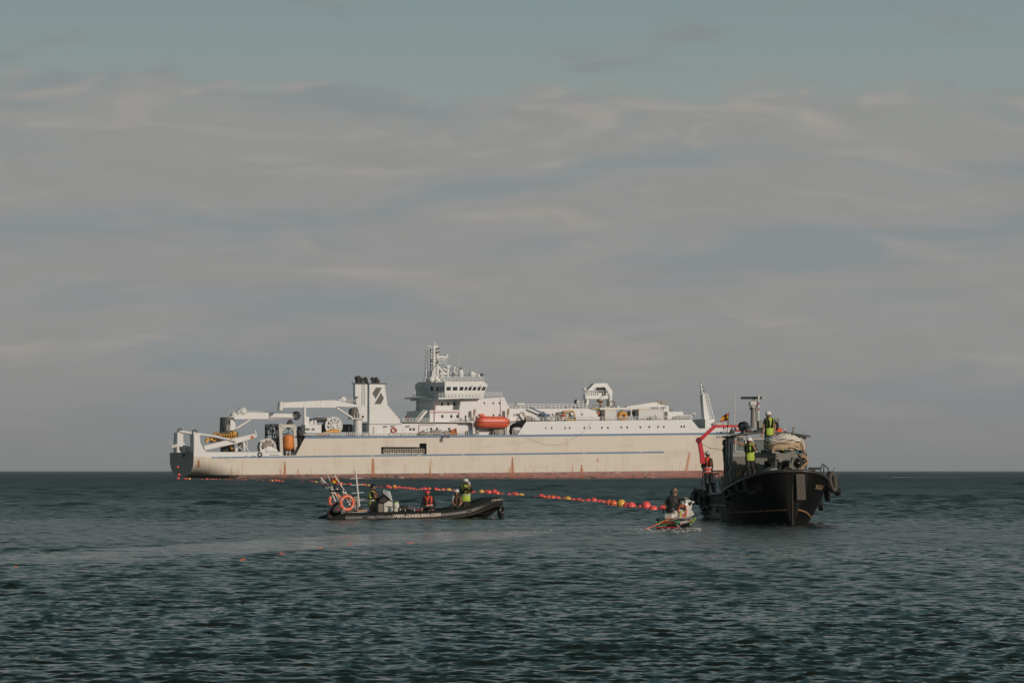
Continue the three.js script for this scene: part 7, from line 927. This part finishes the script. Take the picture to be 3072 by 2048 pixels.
    part('hanging_end', [tube([q(1060, 1000, 0.3), q(1100, 1060, 0.4), q(1125, 1150, 0.5), q(1130, 1250, 0.5), q(1120, 1310, 0.55)], 0.03, 7)], pale, t); part('loose_loop', [tube([q(575, 1160, 0.75), q(530, 1200, 0.8), q(508, 1245, 0.8), q(525, 1262, 0.8), q(550, 1225, 0.8), q(560, 1180, 0.78)], 0.022, 6)], mat(0.50, 0.33, 0.2, 0.8), t); part('yellow_tape', [box(0.03, 0.04, 0.06, ...q(718, 1238, 0.72).toArray()), box(0.03, 0.03, 0.05, ...q(583, 1163, 0.72).toArray())], mat(0.5, 0.5, 0.04, 0.6), t); }
  { const [t, q] = onBoat('orange_hawser', 'thick brown rope running down from the rope pile past the table corner', 'rope', b2, 1120, 1280, 5.2); part('rope', [tube([q(1060, 1100, 0.1), q(1090, 1170, 0.2), q(1125, 1270, 0.35), q(1150, 1330, 0.35), q(1175, 1420, 0.2), q(1200, 1500, 0.1), q(1180, 1530, 0.1)], 0.027, 7)], mat(0.34, 0.15, 0.05, 0.8), t); }
  { const [t, q] = onBoat('hanging_hose', 'pale brown flat hose looped from the table corner down to the bow deck', 'hose', b4, 880, 160, 5.6); part('hose', [tube([q(815, 70), q(850, 55), q(900, 95), q(925, 145), q(905, 195), q(850, 250), q(805, 300)], 0.055, 8), tube([q(940, 110), q(945, 150), q(935, 205)], 0.03, 7)], mat(0.40, 0.27, 0.13, 0.8), t); part('fitting', [tube([q(905, 100, 0.06), q(935, 160, 0.06)], 0.035, 7)], mat(0.33, 0.22, 0.11, 0.8), t); }
  { const [t, q] = onBoat('pallet', 'dark blue pallet under the rope pile', 'pallet', b2, 740, 1285, 4.25); const a = q(330, 1285), b = q(1110, 1290), w = Math.abs(a.z - b.z), cz = (a.z + b.z) / 2, bl = mat(0.022, 0.05, 0.062, 0.7); const y0 = 0; for (let k = 0; k < 5; k++) part('slat', [box(0.16, 0.025, w, -0.55 + k * 0.28, 0.075 + y0, cz)], bl, t); for (let k = 0; k < 3; k++) part('bearer', [box(1.3, 0.11, 0.1, 0, 0.005 + y0, cz - w * 0.42 + k * w * 0.42)], bl, t); for (let k = 0; k < 3; k++) part('slat', [box(0.14, 0.02, w, -0.5 + k * 0.52, -0.062 + y0, cz)], bl, t); part('marked_block', [box(0.04, 0.1, 0.1, 0.66, 0.01, q(795, 1285).z), box(0.04, 0.1, 0.1, 0.66, 0.01, q(945, 1290).z)], mat(0.035, 0.14, 0.17, 0.6), t); }
  { const [t, q] = onBoat('table_clutter', 'scraps of rope and red cloth lying between pallet and table edge', 'clutter', b2, 830, 1300, 5.1); part('rope_scrap', [ball(0.05, q(845, 1298), 1, 0.8, 1.2, 10), ball(0.035, q(900, 1300), 1, 0.8, 1.2, 10), tube([q(790, 1310), q(820, 1290), q(845, 1310)], 0.02, 6)], mat(0.4, 0.27, 0.14, 0.8), t); part('cloth', [ball(0.04, q(755, 1308), 1, 0.6, 1.8, 10)], mat(0.38, 0.08, 0.07, 0.8), t); part('board', [box(0.2, 0.02, 0.16, ...q(995, 1303).toArray()), box(0.04, 0.03, 0.1, ...q(635, 1298).toArray())], metalWhite, t); }
  { const [t, q] = onBoat('yellow_float', 'dull yellow round float beside the pallet end nearest the pointing man', 'float', b2, 305, 1305, 3.6); part('float_body', [ball(0.13, V(0, 0, 0), 1, 1, 0.6, 16)], mat(0.20, 0.20, 0.02, 0.6), t); part('eye', [new THREE.TorusGeometry(0.03, 0.012, 6, 12).translate(0, 0.14, 0)], mat(0.1, 0.1, 0.02, 0.6), t); }
  { const [t, q] = onBoat('tyre_fender', 'ribbed tyre leaning on the bow deck under the steel table', 'tyre', b4, 520, 300, 5.5); const A = basisTo(V(0.6, 0.35, 0.75), V(0, 1, 0)); part('tread', [place(lathe([[0.22, -0.12], [0.31, -0.13], [0.35, -0.09], [0.35, 0.09], [0.31, 0.13], [0.22, 0.12], [0.21, 0], [0.22, -0.12]], 32), V(0, -0.02, 0), A)], mat(0.03, 0.027, 0.022, 0.6), t); part('tread_rib', [-0.06, -0.02, 0.02, 0.06].map((k) => place(new THREE.TorusGeometry(0.35, 0.007, 5, 32).rotateX(Math.PI / 2).translate(0, k, 0), V(0, -0.02, 0), A)), mat(0.06, 0.048, 0.035, 0.6), t); }
  { const [t, q] = onBoat('round_fender', 'shiny black round fender between the grey box and the hanging hose', 'fender', b4, 745, 195, 5.4); part('fender_body', [ball(0.13, V(0, 0, 0), 1, 1.05, 1, 20)], mat(0.012, 0.011, 0.01, 0.18), t); part('eye', [new THREE.TorusGeometry(0.03, 0.012, 6, 12).translate(0, 0.15, 0)], blackPaint, t); }
  { const [t, q] = onBoat('green_rope', 'pale green rope knotted round the corner of the steel table', 'rope', b4, 740, 70, 5.5); part('rope', [tube([q(700, 10), q(720, 50), q(705, 90), q(735, 60), q(760, 95), q(790, 80), q(800, 100)], 0.014, 6), tube([q(715, 15), q(700, 60), q(690, 95)], 0.012, 6), tube([q(690, 100), q(650, 120), q(620, 160)], 0.016, 6)], mat(0.30, 0.36, 0.30, 0.8), t); }
  { const [t, q] = onBoat('rope_tangle', 'tangle of white and yellow rope on the bow deck behind the stem', 'rope', b4, 760, 295, 5.9); const r = rng(71), m = mat(0.5, 0.47, 0.4, 0.8); for (let k = 0; k < 4; k++) { const pts = []; for (let i = 0; i < 7; i++) pts.push(q(620 + k * 60 + r() * 110, 318 - r() * 45, -0.2 + r() * 0.3)); part('strand', [tube(pts, 0.013, 5, 40)], k === 2 ? mat(0.45, 0.30, 0.1, 0.8) : m, t); } part('hanging_loop', [tube([q(600, 170), q(585, 230), q(598, 280), q(618, 250), q(615, 190)], 0.012, 6), tube([q(640, 160), q(645, 240), q(642, 320)], 0.012, 6), tube([q(400, 80), q(395, 130), q(405, 180), q(420, 120), q(432, 90)], 0.012, 6)], m, t); }
  { const [t, q] = onBoat('tan_rope_hank', 'hank of tan rope hanging on the lower front of the wheelhouse', 'rope', b3, 1020, 380, 1.62); const g = []; for (let k = 0; k < 4; k++) g.push(tube([q(1008 + k * 5, 225), q(985 - k * 3, 340), q(1000 + k * 8, 430), q(1045 - k * 4, 390), q(1040, 320), q(1012, 300)], 0.016, 6, 36)); part('hank', g, ropeTan, t); part('tail', [tube([q(1000, 420), q(990, 480), q(985, 530)], 0.022, 6), tube([q(1030, 230), q(1050, 215), q(1075, 290)], 0.008, 5)], ropeTan, t); }
  { const [t, q] = onBoat('green_rope_hank', 'green and white ropes hanging by the rail post at the corner of the wheelhouse', 'rope', b3, 890, 400, 1.45); part('green_strand', [tube([q(880, 240), q(905, 290), q(885, 320), q(910, 370)], 0.02, 6), tube([q(900, 240), q(885, 285), q(908, 335)], 0.018, 6)], mat(0.02, 0.22, 0.15, 0.7), t); part('white_strand', [tube([q(865, 240), q(862, 400), q(870, 470), q(855, 580)], 0.014, 6), tube([q(875, 480), q(885, 520), q(880, 570)], 0.016, 6)], mat(0.5, 0.45, 0.38, 0.8), t); part('wood_handle', [rod(q(893, 240), q(903, 165), 0.014)], mat(0.4, 0.2, 0.1, 0.7), t); part('red_knot', [ball(0.025, q(865, 445), 1, 1.4, 1, 8)], mat(0.4, 0.03, 0.03, 0.7), t); }
  { const [t, q] = onBoat('dark_rope_hank', 'dark ropes hanging on the side of the wheelhouse near its door', 'rope', b3, 800, 250, 1.0); part('hank', [tube([q(800, 210, 0.3), q(785, 290, 0.3), q(800, 340, 0.3), q(825, 280, 0.3), q(815, 220, 0.3)], 0.025, 6)], mat(0.08, 0.065, 0.05, 0.8), t); part('tail', [tube([q(825, 240, 0.3), q(835, 380, 0.3), q(810, 470, 0.3)], 0.015, 6)], mat(0.08, 0.065, 0.05, 0.8), t); }
  { const [t, q] = onBoat('national_flag', 'red and yellow flag on a thin staff at the roof edge of the workboat', 'flag', b1, 800, 900, 0.9); part('staff', [rod(q(797, 950), q(832, 505), 0.013)], mat(0.10, 0.06, 0.045, 0.6), t);
    part('flag_cloth', [surf(14, 10, (u, v) => { const s = [lerp(824, 812, v), lerp(520, 662, v)], e = [lerp(690, 652, v), lerp(590, 690, v)]; return q(lerp(s[0], e[0], u) , lerp(s[1], e[1], u) - 14 * Math.sin(u * 3.4) * (1 - v * 0.4), 0.07 * Math.sin(u * 7 + v * 2)); }, (u, v) => [u, 1 - v])], flagMat, t);
    part('flag_tail', [surf(4, 8, (u, v) => q(lerp(795, 815, u) + 10 * Math.sin(v * 5), lerp(690, 800, v), 0.03 * Math.sin(v * 9 + u)))], mat(0.035, 0.03, 0.025, 0.8), t); }
  { const [t, q] = onBoat('life_raft_case', 'white and red case on the wheelhouse roof behind the searchlight', 'case', b1, 1100, 830, 0.3); const p0 = q(950, 870), p1 = q(1268, 850); part('red_base', [box(0.4, 0.07, Math.abs(p0.z - p1.z), 0, (p0.y + p1.y) / 2, (p0.z + p1.z) / 2, 0.02)], mat(0.45, 0.02, 0.03, 0.4), t); part('white_lid', [(() => { const a = q(1165, 765), b = q(1266, 830); return box(0.36, Math.abs(a.y - b.y), Math.abs(a.z - b.z), 0, (a.y + b.y) / 2, (a.z + b.z) / 2, 0.05); })(), (() => { const a = q(955, 795), b = q(1010, 845); return box(0.3, Math.abs(a.y - b.y), Math.abs(a.z - b.z), 0, (a.y + b.y) / 2, (a.z + b.z) / 2, 0.04); })()], metalWhite, t); }
  { const [t, q] = onBoat('orange_case', 'bright orange plastic case standing behind the man on the roof', 'case', b2, 640, 870, 0.6); part('shell', [prism([[560, 925], [575, 870], [615, 812], [685, 812], [697, 850], [695, 905], [670, 935]].map(([a, b]) => { const v = q(a, b); return V(v.z, v.y, 0); }), -0.12, 0.12, 0.03).rotateY(-Math.PI / 2)], mat(0.78, 0.10, 0.03, 0.45), t); part('latch', [box(0.03, 0.02, 0.08, ...q(610, 892, 0.14).toArray()), box(0.03, 0.05, 0.05, ...q(680, 893, 0.14).toArray())], mat(0.5, 0.42, 0.34, 0.5), t); }
  { const [t, q] = onBoat('folding_chair', 'folded pale canvas chair with brown frame behind the man on the roof', 'chair', b2, 600, 720, 0.4); part('frame', [rod(q(620, 605), q(625, 810), 0.018), rod(q(585, 640), q(590, 810), 0.015)], mat(0.12, 0.06, 0.04, 0.6), t); part('canvas', [quad(q(588, 640, 0.03), q(588, 790, 0.03), q(618, 800), q(618, 615))], mat(0.32, 0.28, 0.23, 0.8), t); }
  { const [t, q] = onBoat('black_bag', 'black bag hanging at the back of the man on the roof', 'bag', b2, 590, 770, 0.55); part('bag', [ball(0.13, V(0, 0, 0), 0.8, 1.25, 0.8, 14)], C.black, t); part('strap', [tube([q(575, 720), q(590, 690), q(605, 730)], 0.012, 6)], C.black, t); }
  { const [t, q] = onBoat('boarding_fender', 'pale grey round fender on the waterline under the stern tyres', 'fender', b3, 410, 1160, -5.4); part('fender_body', [ball(0.19, V(0, 0, 0.04), 1, 0.62, 1.5, 18)], mat(0.14, 0.145, 0.14, 0.5), t); part('end_cap', [ball(0.16, q(495, 1145, 0.2), 0.8, 1.05, 0.8, 14)], blackPaint, t); part('line', [rod(q(340, 1130), q(190, 1225), 0.014), rod(q(350, 1225), q(365, 1265), 0.03)], mat(0.1, 0.09, 0.08, 0.7), t); }
  { const [t, q] = onBoat('boat_hook', 'dark pole with a pale end reaching from the stern tyres to the jet ski', 'pole', b3, 100, 1080, -6.6); part('shaft', [rod(q(150, 985), q(48, 1165), 0.018)], railMat, t); part('tip', [rod(q(48, 1205), q(150, 1195), 0.022, 0.008)], mat(0.3, 0.27, 0.2, 0.6), t); }
}
{ // man in the orange vest at the stern
  const d = 121.3, pos = at(...b1(430, 2070), d), q = joints(b1, d, pos);
  person('man in white helmet and orange vest standing inside the stern rail of the workboat', pos, { head: q(415, 1378, 0.03), neck: q(412, 1408, 0), pelvis: q(425, 1655, 0), shR: q(325, 1435, 0), shL: q(478, 1432, 0), elR: q(312, 1560, 0.02), wrR: q(350, 1660, 0.14), elL: q(500, 1550, 0.02), wrL: q(495, 1640, 0.12), hipR: q(395, 1685, 0), hipL: q(455, 1685, 0), knR: q(398, 1880, 0.03), knL: q(500, 1880, 0.02), anR: q(418, 2045, -0.02), anL: q(535, 2050, -0.02), toeR: q(420, 2068, 0.14), toeL: q(548, 2070, 0.14) },
    { face: V(0.15, -0.15, 1), skin: 'deep', helmet: mat(0.5, 0.49, 0.47, 0.4), top: C.darkTee, sleeve: 'long', vest: C.orange, vestLow: -0.08, bandAt: [0.0, 0.15], harness: cloth(0.07, 0.03, 0.02), trousers: cloth(0.035, 0.037, 0.042), boots: C.black, hands: { L: 'relaxed', R: 'grip' }, loose: 0.028 });
}
{ // leaning out of the wheelhouse door
  const d = 116.6, pos = at(...b1(800, 1910), d), q = joints(b1, d, pos);
  person('dark haired man in a lime vest leaning out of the wheelhouse door', pos, { head: q(742, 1140, 0.02), neck: q(775, 1165, 0), pelvis: q(800, 1430, 0), shR: q(765, 1210, 0.12), shL: q(800, 1205, -0.15), elR: q(755, 1330, 0.16), wrR: q(765, 1430, 0.2), elL: q(830, 1320, -0.15), wrL: q(830, 1430, -0.15), hipR: q(780, 1450, 0.09), hipL: q(815, 1450, -0.06), knR: q(780, 1670, 0.1), knL: q(820, 1670, -0.06), anR: q(785, 1885, 0.08), anL: q(820, 1885, -0.06) },
    { face: V(-0.75, -0.45, 0.6), skin: 'deep', hair: true, beard: true, top: C.darkTee, sleeve: 'long', vest: C.limeDark, vestLow: -0.1, bands: false, trousers: C.black, boots: C.black });
}
{ // pointing
  const d = 111.4, pos = at(...b1(1290, 1745), d), q = joints(b1, d, pos);
  person('man in white helmet and lime vest on the gunwale with one arm stretched out', pos, { head: q(1215, 1108, 0.08), neck: q(1240, 1128, 0), pelvis: q(1240, 1370, 0), shR: q(1165, 1158, 0.02), shL: q(1325, 1145, -0.03), elR: q(1085, 1128, 0.2), wrR: q(992, 1092, 0.36), hdR: q(935, 1070, 0.42), elL: q(1345, 1225, 0.15), wrL: q(1278, 1115, 0.24), hdL: q(1248, 1070, 0.22), hipR: q(1205, 1400, 0), hipL: q(1275, 1400, 0), knR: q(1205, 1560, 0.08), knL: q(1295, 1560, 0.1), anR: q(1240, 1715, 0), anL: q(1330, 1695, -0.02), toeR: q(1240, 1738, 0.14), toeL: q(1345, 1715, 0.13) },
    { face: V(-0.45, -0.45, 0.8), headUp: V(0.2, 1, 0.05), skin: 'tan', helmet: mat(0.74, 0.72, 0.7, 0.3), smile: true, top: C.black, sleeve: 'half', vest: C.lime, vestLow: -0.16, bands: false, harness: C.black, trousers: C.darkTrouser, boots: cloth(0.12, 0.11, 0.1), hands: { R: 'open', L: 'relaxed' }, palm: { R: V(0.2, 0, 1) } });
}
{ // standing on the table
  const d = 112.7, pos = at(...b1(1585, 1330), d), q = joints(b1, d, pos);
  person('bearded man in white helmet and lime vest standing highest, behind the rope pile', pos, { head: q(1602, 602, 0.07), neck: q(1628, 628, 0), pelvis: q(1622, 900, 0), shR: q(1552, 655, 0.04), shL: q(1708, 660, -0.04), elR: q(1515, 790, 0.06), wrR: q(1492, 925, 0.14), hdR: q(1468, 990, 0.18), elL: q(1735, 785, 0.02), wrL: q(1720, 905, 0.1), hipR: q(1585, 930, 0), hipL: q(1652, 930, 0), knR: q(1560, 1130, 0.04), knL: q(1640, 1130, 0.02), anR: q(1552, 1310, 0), anL: q(1640, 1310, 0) },
    { face: V(-0.5, -0.35, 0.9), skin: 'tan', helmet: mat(0.74, 0.72, 0.7, 0.3), beard: true, smile: true, top: C.black, vest: C.lime, vestLow: -0.1, bands: false, harness: C.black, trousers: C.black, boots: C.black, hands: { L: 'relaxed', R: 'relaxed' } });
}
// ---------------------------------------------------------------- the floating line
{
  const coral = mat(0.90, 0.115, 0.10, 0.28), coral2 = mat(0.88, 0.16, 0.075, 0.3), amber = mat(0.78, 0.42, 0.07, 0.3), eyeMatF = mat(0.5, 0.05, 0.05, 0.5);
  const proto = new THREE.SphereGeometry(1, 26, 18), eyeG = new THREE.TorusGeometry(0.16, 0.06, 6, 14).translate(0, 1.08, 0), protoFar = new THREE.SphereGeometry(1, 14, 10);
  // [column, top row, half width] in pixels of the crops below; letters: c coral, o orange-red, a amber
  const seg = (x0, y0, s, str) => str.split(' ').map((w) => { const [k, x, y, r] = w.split(','); return { k, x: x0 + x / s, top: y0 + y / s, r: r / s }; });
  const near = [
    ...seg(1690, 1470, 6.918, 'c,2112,345,72 c,2060,307,92 c,1865,315,100 c,1718,229,102 c,1600,302,75 c,1412,244,103 c,1322,253,92 a,1203,188,97 o,1040,204,82 o,952,194,78 c,825,204,78 c,752,192,80 c,634,156,80 c,510,174,72 o,402,190,65 c,318,160,76 c,204,166,78 a,92,126,78'),
    ...seg(1420, 1450, 7.84, 'c,2150,312,75 c,1985,295,88 o,1872,273,76 o,1778,273,76 o,1665,276,76 c,1595,243,82 c,1462,284,68 o,1345,318,52 c,1212,288,84 a,1126,226,86 o,1008,208,76 c,955,200,62 c,840,224,62 o,675,222,68 c,562,180,75 c,495,136,72 c,365,152,66 c,318,146,56 a,188,140,78 c,42,196,54 c,-6,172,60'),
    ...seg(1200, 1440, 9.046, 'c,1880,270,72 c,1445,252,80 a,1320,210,82 c,1270,214,58 o,1163,214,56 o,1055,228,54 c,975,196,64 o,865,240,42 o,790,192,60 c,676,188,58 c,595,198,50 a,530,224,36 o,430,224,56 c,360,198,54 o,275,192,54 c,215,182,46 c,128,176,56 c,62,180,48 c,10,172,45'),
    ...seg(960, 1420, 8.4, 'o,2270,354,40 c,2220,338,46 c,2135,334,50 c,2070,330,40 o,2025,330,36 o,1978,308,50 c,1890,330,46 a,1870,282,58 c,1760,312,46 c,1706,280,54 c,1582,338,40 c,1518,320,46 c,1430,316,42 c,1260,318,42 a,1225,268,48 o,1132,256,46 c,1070,252,44 o,1020,262,36 c,985,252,44 c,890,284,36 c,835,280,36 c,750,236,54 o,675,268,38 a,605,252,50 c,522,212,56 c,450,240,46 o,385,252,40 o,300,262,34 c,228,246,40 c,172,242,34'),
  ];
  const far = [
    ...seg(740, 1410, 9.046, 'c,2100,350,34 c,2010,342,38 c,1945,344,44 a,1875,290,58 o,1785,288,42 c,1712,280,44 c,1655,300,34 c,1580,300,40 c,1530,288,38 c,1490,302,32 a,1355,314,24 c,1396,318,20 c,1115,310,26 o,1015,294,38 c,945,274,40 c,855,256,42 c,785,244,46 a,685,254,42 c,645,272,26 c,580,280,32 c,485,280,30 o,415,268,34 c,330,278,30 c,258,252,44 a,165,270,26 c,110,262,34 c,15,256,30'),
    ...seg(500, 1400, 9.046, 'c,2285,352,28 o,2180,350,30 c,2135,326,38 o,2075,340,30 o,2035,336,34 c,1930,344,30 c,1880,352,28 a,1805,342,40 c,1710,330,38 c,1665,338,28 o,1605,328,34 o,1540,338,34 c,1435,322,36 c,1385,336,26 c,1335,314,42 a,1265,322,32 c,1205,312,34 c,1145,322,40 c,1075,304,36 c,940,316,22 a,608,292,42 c,525,296,34 c,465,300,30 c,305,280,44'),
  ];
  const names = ['first', 'second', 'third', 'fourth', 'fifth', 'sixth', 'seventh', 'eighth', 'ninth', 'tenth', 'eleventh', 'twelfth', 'thirteenth', 'fourteenth', 'fifteenth', 'sixteenth', 'seventeenth', 'eighteenth', 'nineteenth', 'twentieth'];
  let ambers = 0, since = 0, protoThing = null;
  const row = (x) => { const t = [[540, 1439.4], [640, 1439.9], [760, 1442.4], [860, 1447], [900, 1447.5], [960, 1454], [1100, 1459.5], [1200, 1470], [1300, 1474], [1400, 1480.5], [1500, 1487], [1560, 1491], [1640, 1499], [1700, 1506], [1800, 1515], [1880, 1524], [1960, 1530], [2010, 1532]]; for (let i = 1; i < t.length; i++) if (x <= t[i][0]) return lerp(t[i - 1][1], t[i][1], clamp((x - t[i - 1][0]) / (t[i][0] - t[i - 1][0]))); return 1532; };
  const put = (f, label, group, small) => {
    const bottom = row(f.x), d = seaDepth(bottom), p = at(f.x, f.top, d), R = Math.max(0.14, f.r / F * d), t = thing('float_buoy', label, 'buoy', group); t.position.set(p.x, p.y - R, p.z);
    const m = f.k === 'a' ? amber : f.k === 'o' ? coral2 : coral, b = new THREE.Mesh(small ? protoFar : proto, m); b.name = numbered('shell'); shadows(b); b.scale.setScalar(R); t.add(b);
    if (!small) { const e = new THREE.Mesh(eyeG, eyeMatF); e.name = numbered('lifting_eye'); shadows(e); e.scale.setScalar(R); e.rotation.set(1.5 + (f.x % 3), f.x % 6, 1.2); t.add(e); }
  };
  let lastAmber = 'the jet ski';
  for (const f of near) {
    if (f.k === 'a') { const n = names[ambers++]; put(f, `amber float, ${n} amber one along the line counting from the jet ski`, 'amber floats on the line'); lastAmber = `the ${n} amber one`; since = 0; }
    else { put(f, `${f.k === 'o' ? 'orange-red' : 'coral red'} float, ${names[since++]} beyond ${lastAmber}${lastAmber.endsWith('ski') ? '' : ' from the jet ski'}`, 'red floats on the line'); }
  }
  let fa = 0, fs = 0, la = 'near the white flag pole';
  for (const f of far) {
    if (f.k === 'a') { put(f, `tiny amber float under the ship, ${names[fa++]} amber one counting towards its stern`, 'tiny far floats along the ship', true); la = `past the ${names[fa - 1]} amber one`; fs = 0; }
    else put(f, `tiny red float under the ship side, ${names[fs++]} ${la}${la.startsWith('past') ? ' towards its stern' : ''}`, 'tiny far floats along the ship', true);
  }
  // two hanging under the ship's stern
  for (const [x, y, r, label] of [[536, 1424, 4.4, 'red float hanging lower under the ship stern, just above the sea'], [532, 1401, 3.6, 'dark red float hanging highest in the shade of the ship stern']]) { const d = 668, t = thing('float_buoy', label, 'buoy', 'floats hanging at the ship stern'), p = at(x, y, d); t.position.copy(p); const b = new THREE.Mesh(protoFar, coral); b.name = numbered('shell'); shadows(b); b.scale.setScalar(r / F * d); t.add(b); part('line', [rod(V(0, 0.3, 0), V(0, y > 1410 ? 1.3 : 2.4, 0), 0.03)], darkSteel, t); }
  { const d = 668, t = thing('stern_line', 'thin dark line slanting from the ship stern into the sea', 'rope'), o = at(505, 1437, d); t.position.copy(o); part('rope', [rod(at(518, 1400, d).sub(o), V(0, -0.3, 0), 0.05)], mat(0.06, 0.06, 0.055, 0.8), t); }
  // nearer line half under water: only a few orange stretches show
  const ro = mat(0.80, 0.13, 0.04, 0.5);
  const bit = (x, y, w, label) => { const d = seaDepth(y), t = thing('floating_line', label, 'rope', 'orange stretches of the near line'), o = at(x, y, d); o.y = 0; t.position.copy(o); const L = w / F * d / 2, w3 = (u, dz, e) => V(L * u, seaHeight(o.x + L * u, o.z + dz, 0.3) + e, dz); part('line', [tube([w3(-1, 0.1, -0.01), w3(-0.4, 0.05, 0.008), w3(0.3, -0.1, 0.008), w3(1, -0.3, -0.012)], 0.012, 7)], ro, t); part('sleeve', [tube([w3(-0.75, 0.08, 0.004), w3(-0.2, 0.02, 0.012), w3(0.2, -0.07, 0.01)], 0.016, 7)], ro, t); };
  bit(727, 1680, 22, 'orange stretch of line at the near slick edge, lowest of the row'); bit(770, 1674, 12, 'shortest orange stretch of line on the near slick edge'); bit(826, 1666, 14, 'orange stretch of line, left one of a close pair on the slick'); bit(843, 1664, 12, 'orange stretch of line, right one of a close pair on the slick'); bit(960, 1645, 18, 'slanting dark orange stretch of line amid the slick below the dive boat stern'); bit(1232, 1630, 34, 'longest orange stretch of line, below the white lettering of the dive boat'); bit(1048, 1633, 9, 'faint orange speck of line below the dive boat helmsman'); bit(42, 1701, 11, 'dull orange line afloat by itself at the picture edge below the slick');
  // foam churned up round the jet ski and along its wake
  const q = rng(91), fg = new THREE.IcosahedronGeometry(1, 1), N = 650, foam = new THREE.InstancedMesh(fg, mat(0.62, 0.62, 0.58, 0.7), N), mm = new THREE.Matrix4(), spots = [[1910, 2100, 1585, 1596, 0.5], [1880, 1960, 1585, 1600, 0.2], [1560, 1890, 1588, 1600, 0.12], [2050, 2105, 1585, 1590, 0.1]];
  for (let i = 0; i < N; i++) { let k = q(), s; for (s of spots) { if ((k -= s[4]) < 0) break; } const x = lerp(s[0], s[1], q()), y = lerp(s[2], s[3], q()), d = seaDepth(y), p = at(x, y, d), cl = noise2(x * 0.06, y * 0.5); const r = (cl > -0.05 ? 1 : 0.25) * (0.010 + 0.022 * q() * q()); mm.compose(V(p.x, seaHeight(p.x, p.z, 1) + 0.01, p.z), new THREE.Quaternion().setFromEuler(new THREE.Euler(0, q() * 6, 0)), V(r * (1 + 3 * q()), r * 0.5, r * 1.2)); foam.setMatrixAt(i, mm); }
  { // wash along the hulls
    const add = []; for (let i = 0; i < 520; i++) { const v = S.world(V(lerp(-58, 64, q()), 0, NEAR + 0.25 + 0.5 * q())); add.push([v.x, v.z, 0.05 + 0.05 * q(), 6 + 14 * q()]); }
    for (let i = 0; i < 60; i++) { const v = R.world(V(lerp(-3.4, 3.0, q()), 0, 1.16 + 0.12 * q())); add.push([v.x, v.z, 0.008 + 0.012 * q(), 2 + 4 * q()]); }
    for (let i = 0; i < 110; i++) { const x = lerp(-6, 6.9, q()), k = q() < 0.7 ? 1 : -1, v = W_.world(V(x, 0, k * (1.5 * Math.pow(Math.max(0, 1 - Math.pow(Math.max(0, x) / 6.95, 1.9)), 0.85) + 0.1 + 0.14 * q()))); add.push([v.x, v.z, 0.008 + 0.014 * q(), 1 + 3 * q()]); }
    const wash = new THREE.InstancedMesh(fg, mat(0.5, 0.5, 0.46, 0.7), add.length); add.forEach(([x, z, r, l], i) => { mm.compose(V(x, z < -300 ? 0.03 : seaHeight(x, z, 0.6) + 0.006, z), new THREE.Quaternion().setFromEuler(new THREE.Euler(0, z < -300 ? S.turn : 0.2, 0)), V(r * l, r * 0.6, r * 1.6)); wash.setMatrixAt(i, mm); });
    wash.name = 'wash_foam'; wash.userData = { kind: 'stuff', label: 'thin line of pale wash where the hulls meet the sea' }; scene.add(wash); }
  foam.name = 'wake_foam'; foam.userData = { kind: 'stuff', label: 'flecks of white foam round the jet ski and along its wake' }; scene.add(foam);
  { const d = 700, t = thing('sea_bird', 'tiny dark bird flying alone above the horizon, away from the boats', 'bird'); t.position.copy(at(2683, 1277, d)); part('body', [ball(0.05, V(0, 0, 0), 2.2, 1, 1, 10)], blackPaint, t); part('wing', [surf(4, 2, (u, v) => V(0.05 - 0.1 * v, 0.16 * Math.sin(u * 1.6), 0.03 + 0.32 * u))], blackPaint, t); part('wing', [surf(4, 2, (u, v) => V(0.05 - 0.1 * v, 0.16 * Math.sin(u * 1.6), -0.03 - 0.32 * u))], blackPaint, t); }
  // crew on the ship, very small
  const crew = (f, x, y, z, label, top) => { const o = f(x, y, z), t = thing('person', label, 'person'); t.position.copy(S.world(o)); t.rotation.y = S.turn; const b = [B(V(0, 1.0, 0), V(0, 1.4, 0), 0.15, 0.16, 0.04), B(V(0, 1.45, 0), V(0, 1.62, 0), 0.07, 0.11, 0.03), B(V(-0.09, 0.95, 0), V(-0.1, 0.1, 0), 0.1, 0.07, 0.03), B(V(0.09, 0.95, 0), V(0.1, 0.1, 0), 0.1, 0.07, 0.03), B(V(-0.2, 1.4, 0), V(-0.25, 0.95, 0.1), 0.06, 0.045, 0.03), B(V(0.2, 1.4, 0), V(0.26, 0.95, 0.1), 0.06, 0.045, 0.03)], [lo, hi] = bounds(b, 0.05); part('body', [polygonise(null, lo, hi, 0.035, b)], skins.tan, t); const f2 = b.slice(2, 4).concat(b[0]).map((v) => ({ ...v, ra: v.ra + 0.02, rb: v.rb + 0.02 })), [l2, h2] = bounds(f2, 0.05); part('overall', [polygonise(null, l2, h2, 0.035, f2)], top, t); };
  crew(s3, 128, 905, 9.9, 'tiny dark figure at the ship rail, nearer the funnel of a pair', C.black); crew(s3, 156, 905, 9.9, 'tiny figure at the ship rail, nearer the white stair of a pair', mat(0.12, 0.07, 0.06, 0.8)); crew(s3, 738, 906, 9.9, 'tiny figure on the boat deck just aft of the lifeboat', C.black);
}
renderer.render(scene, camera);
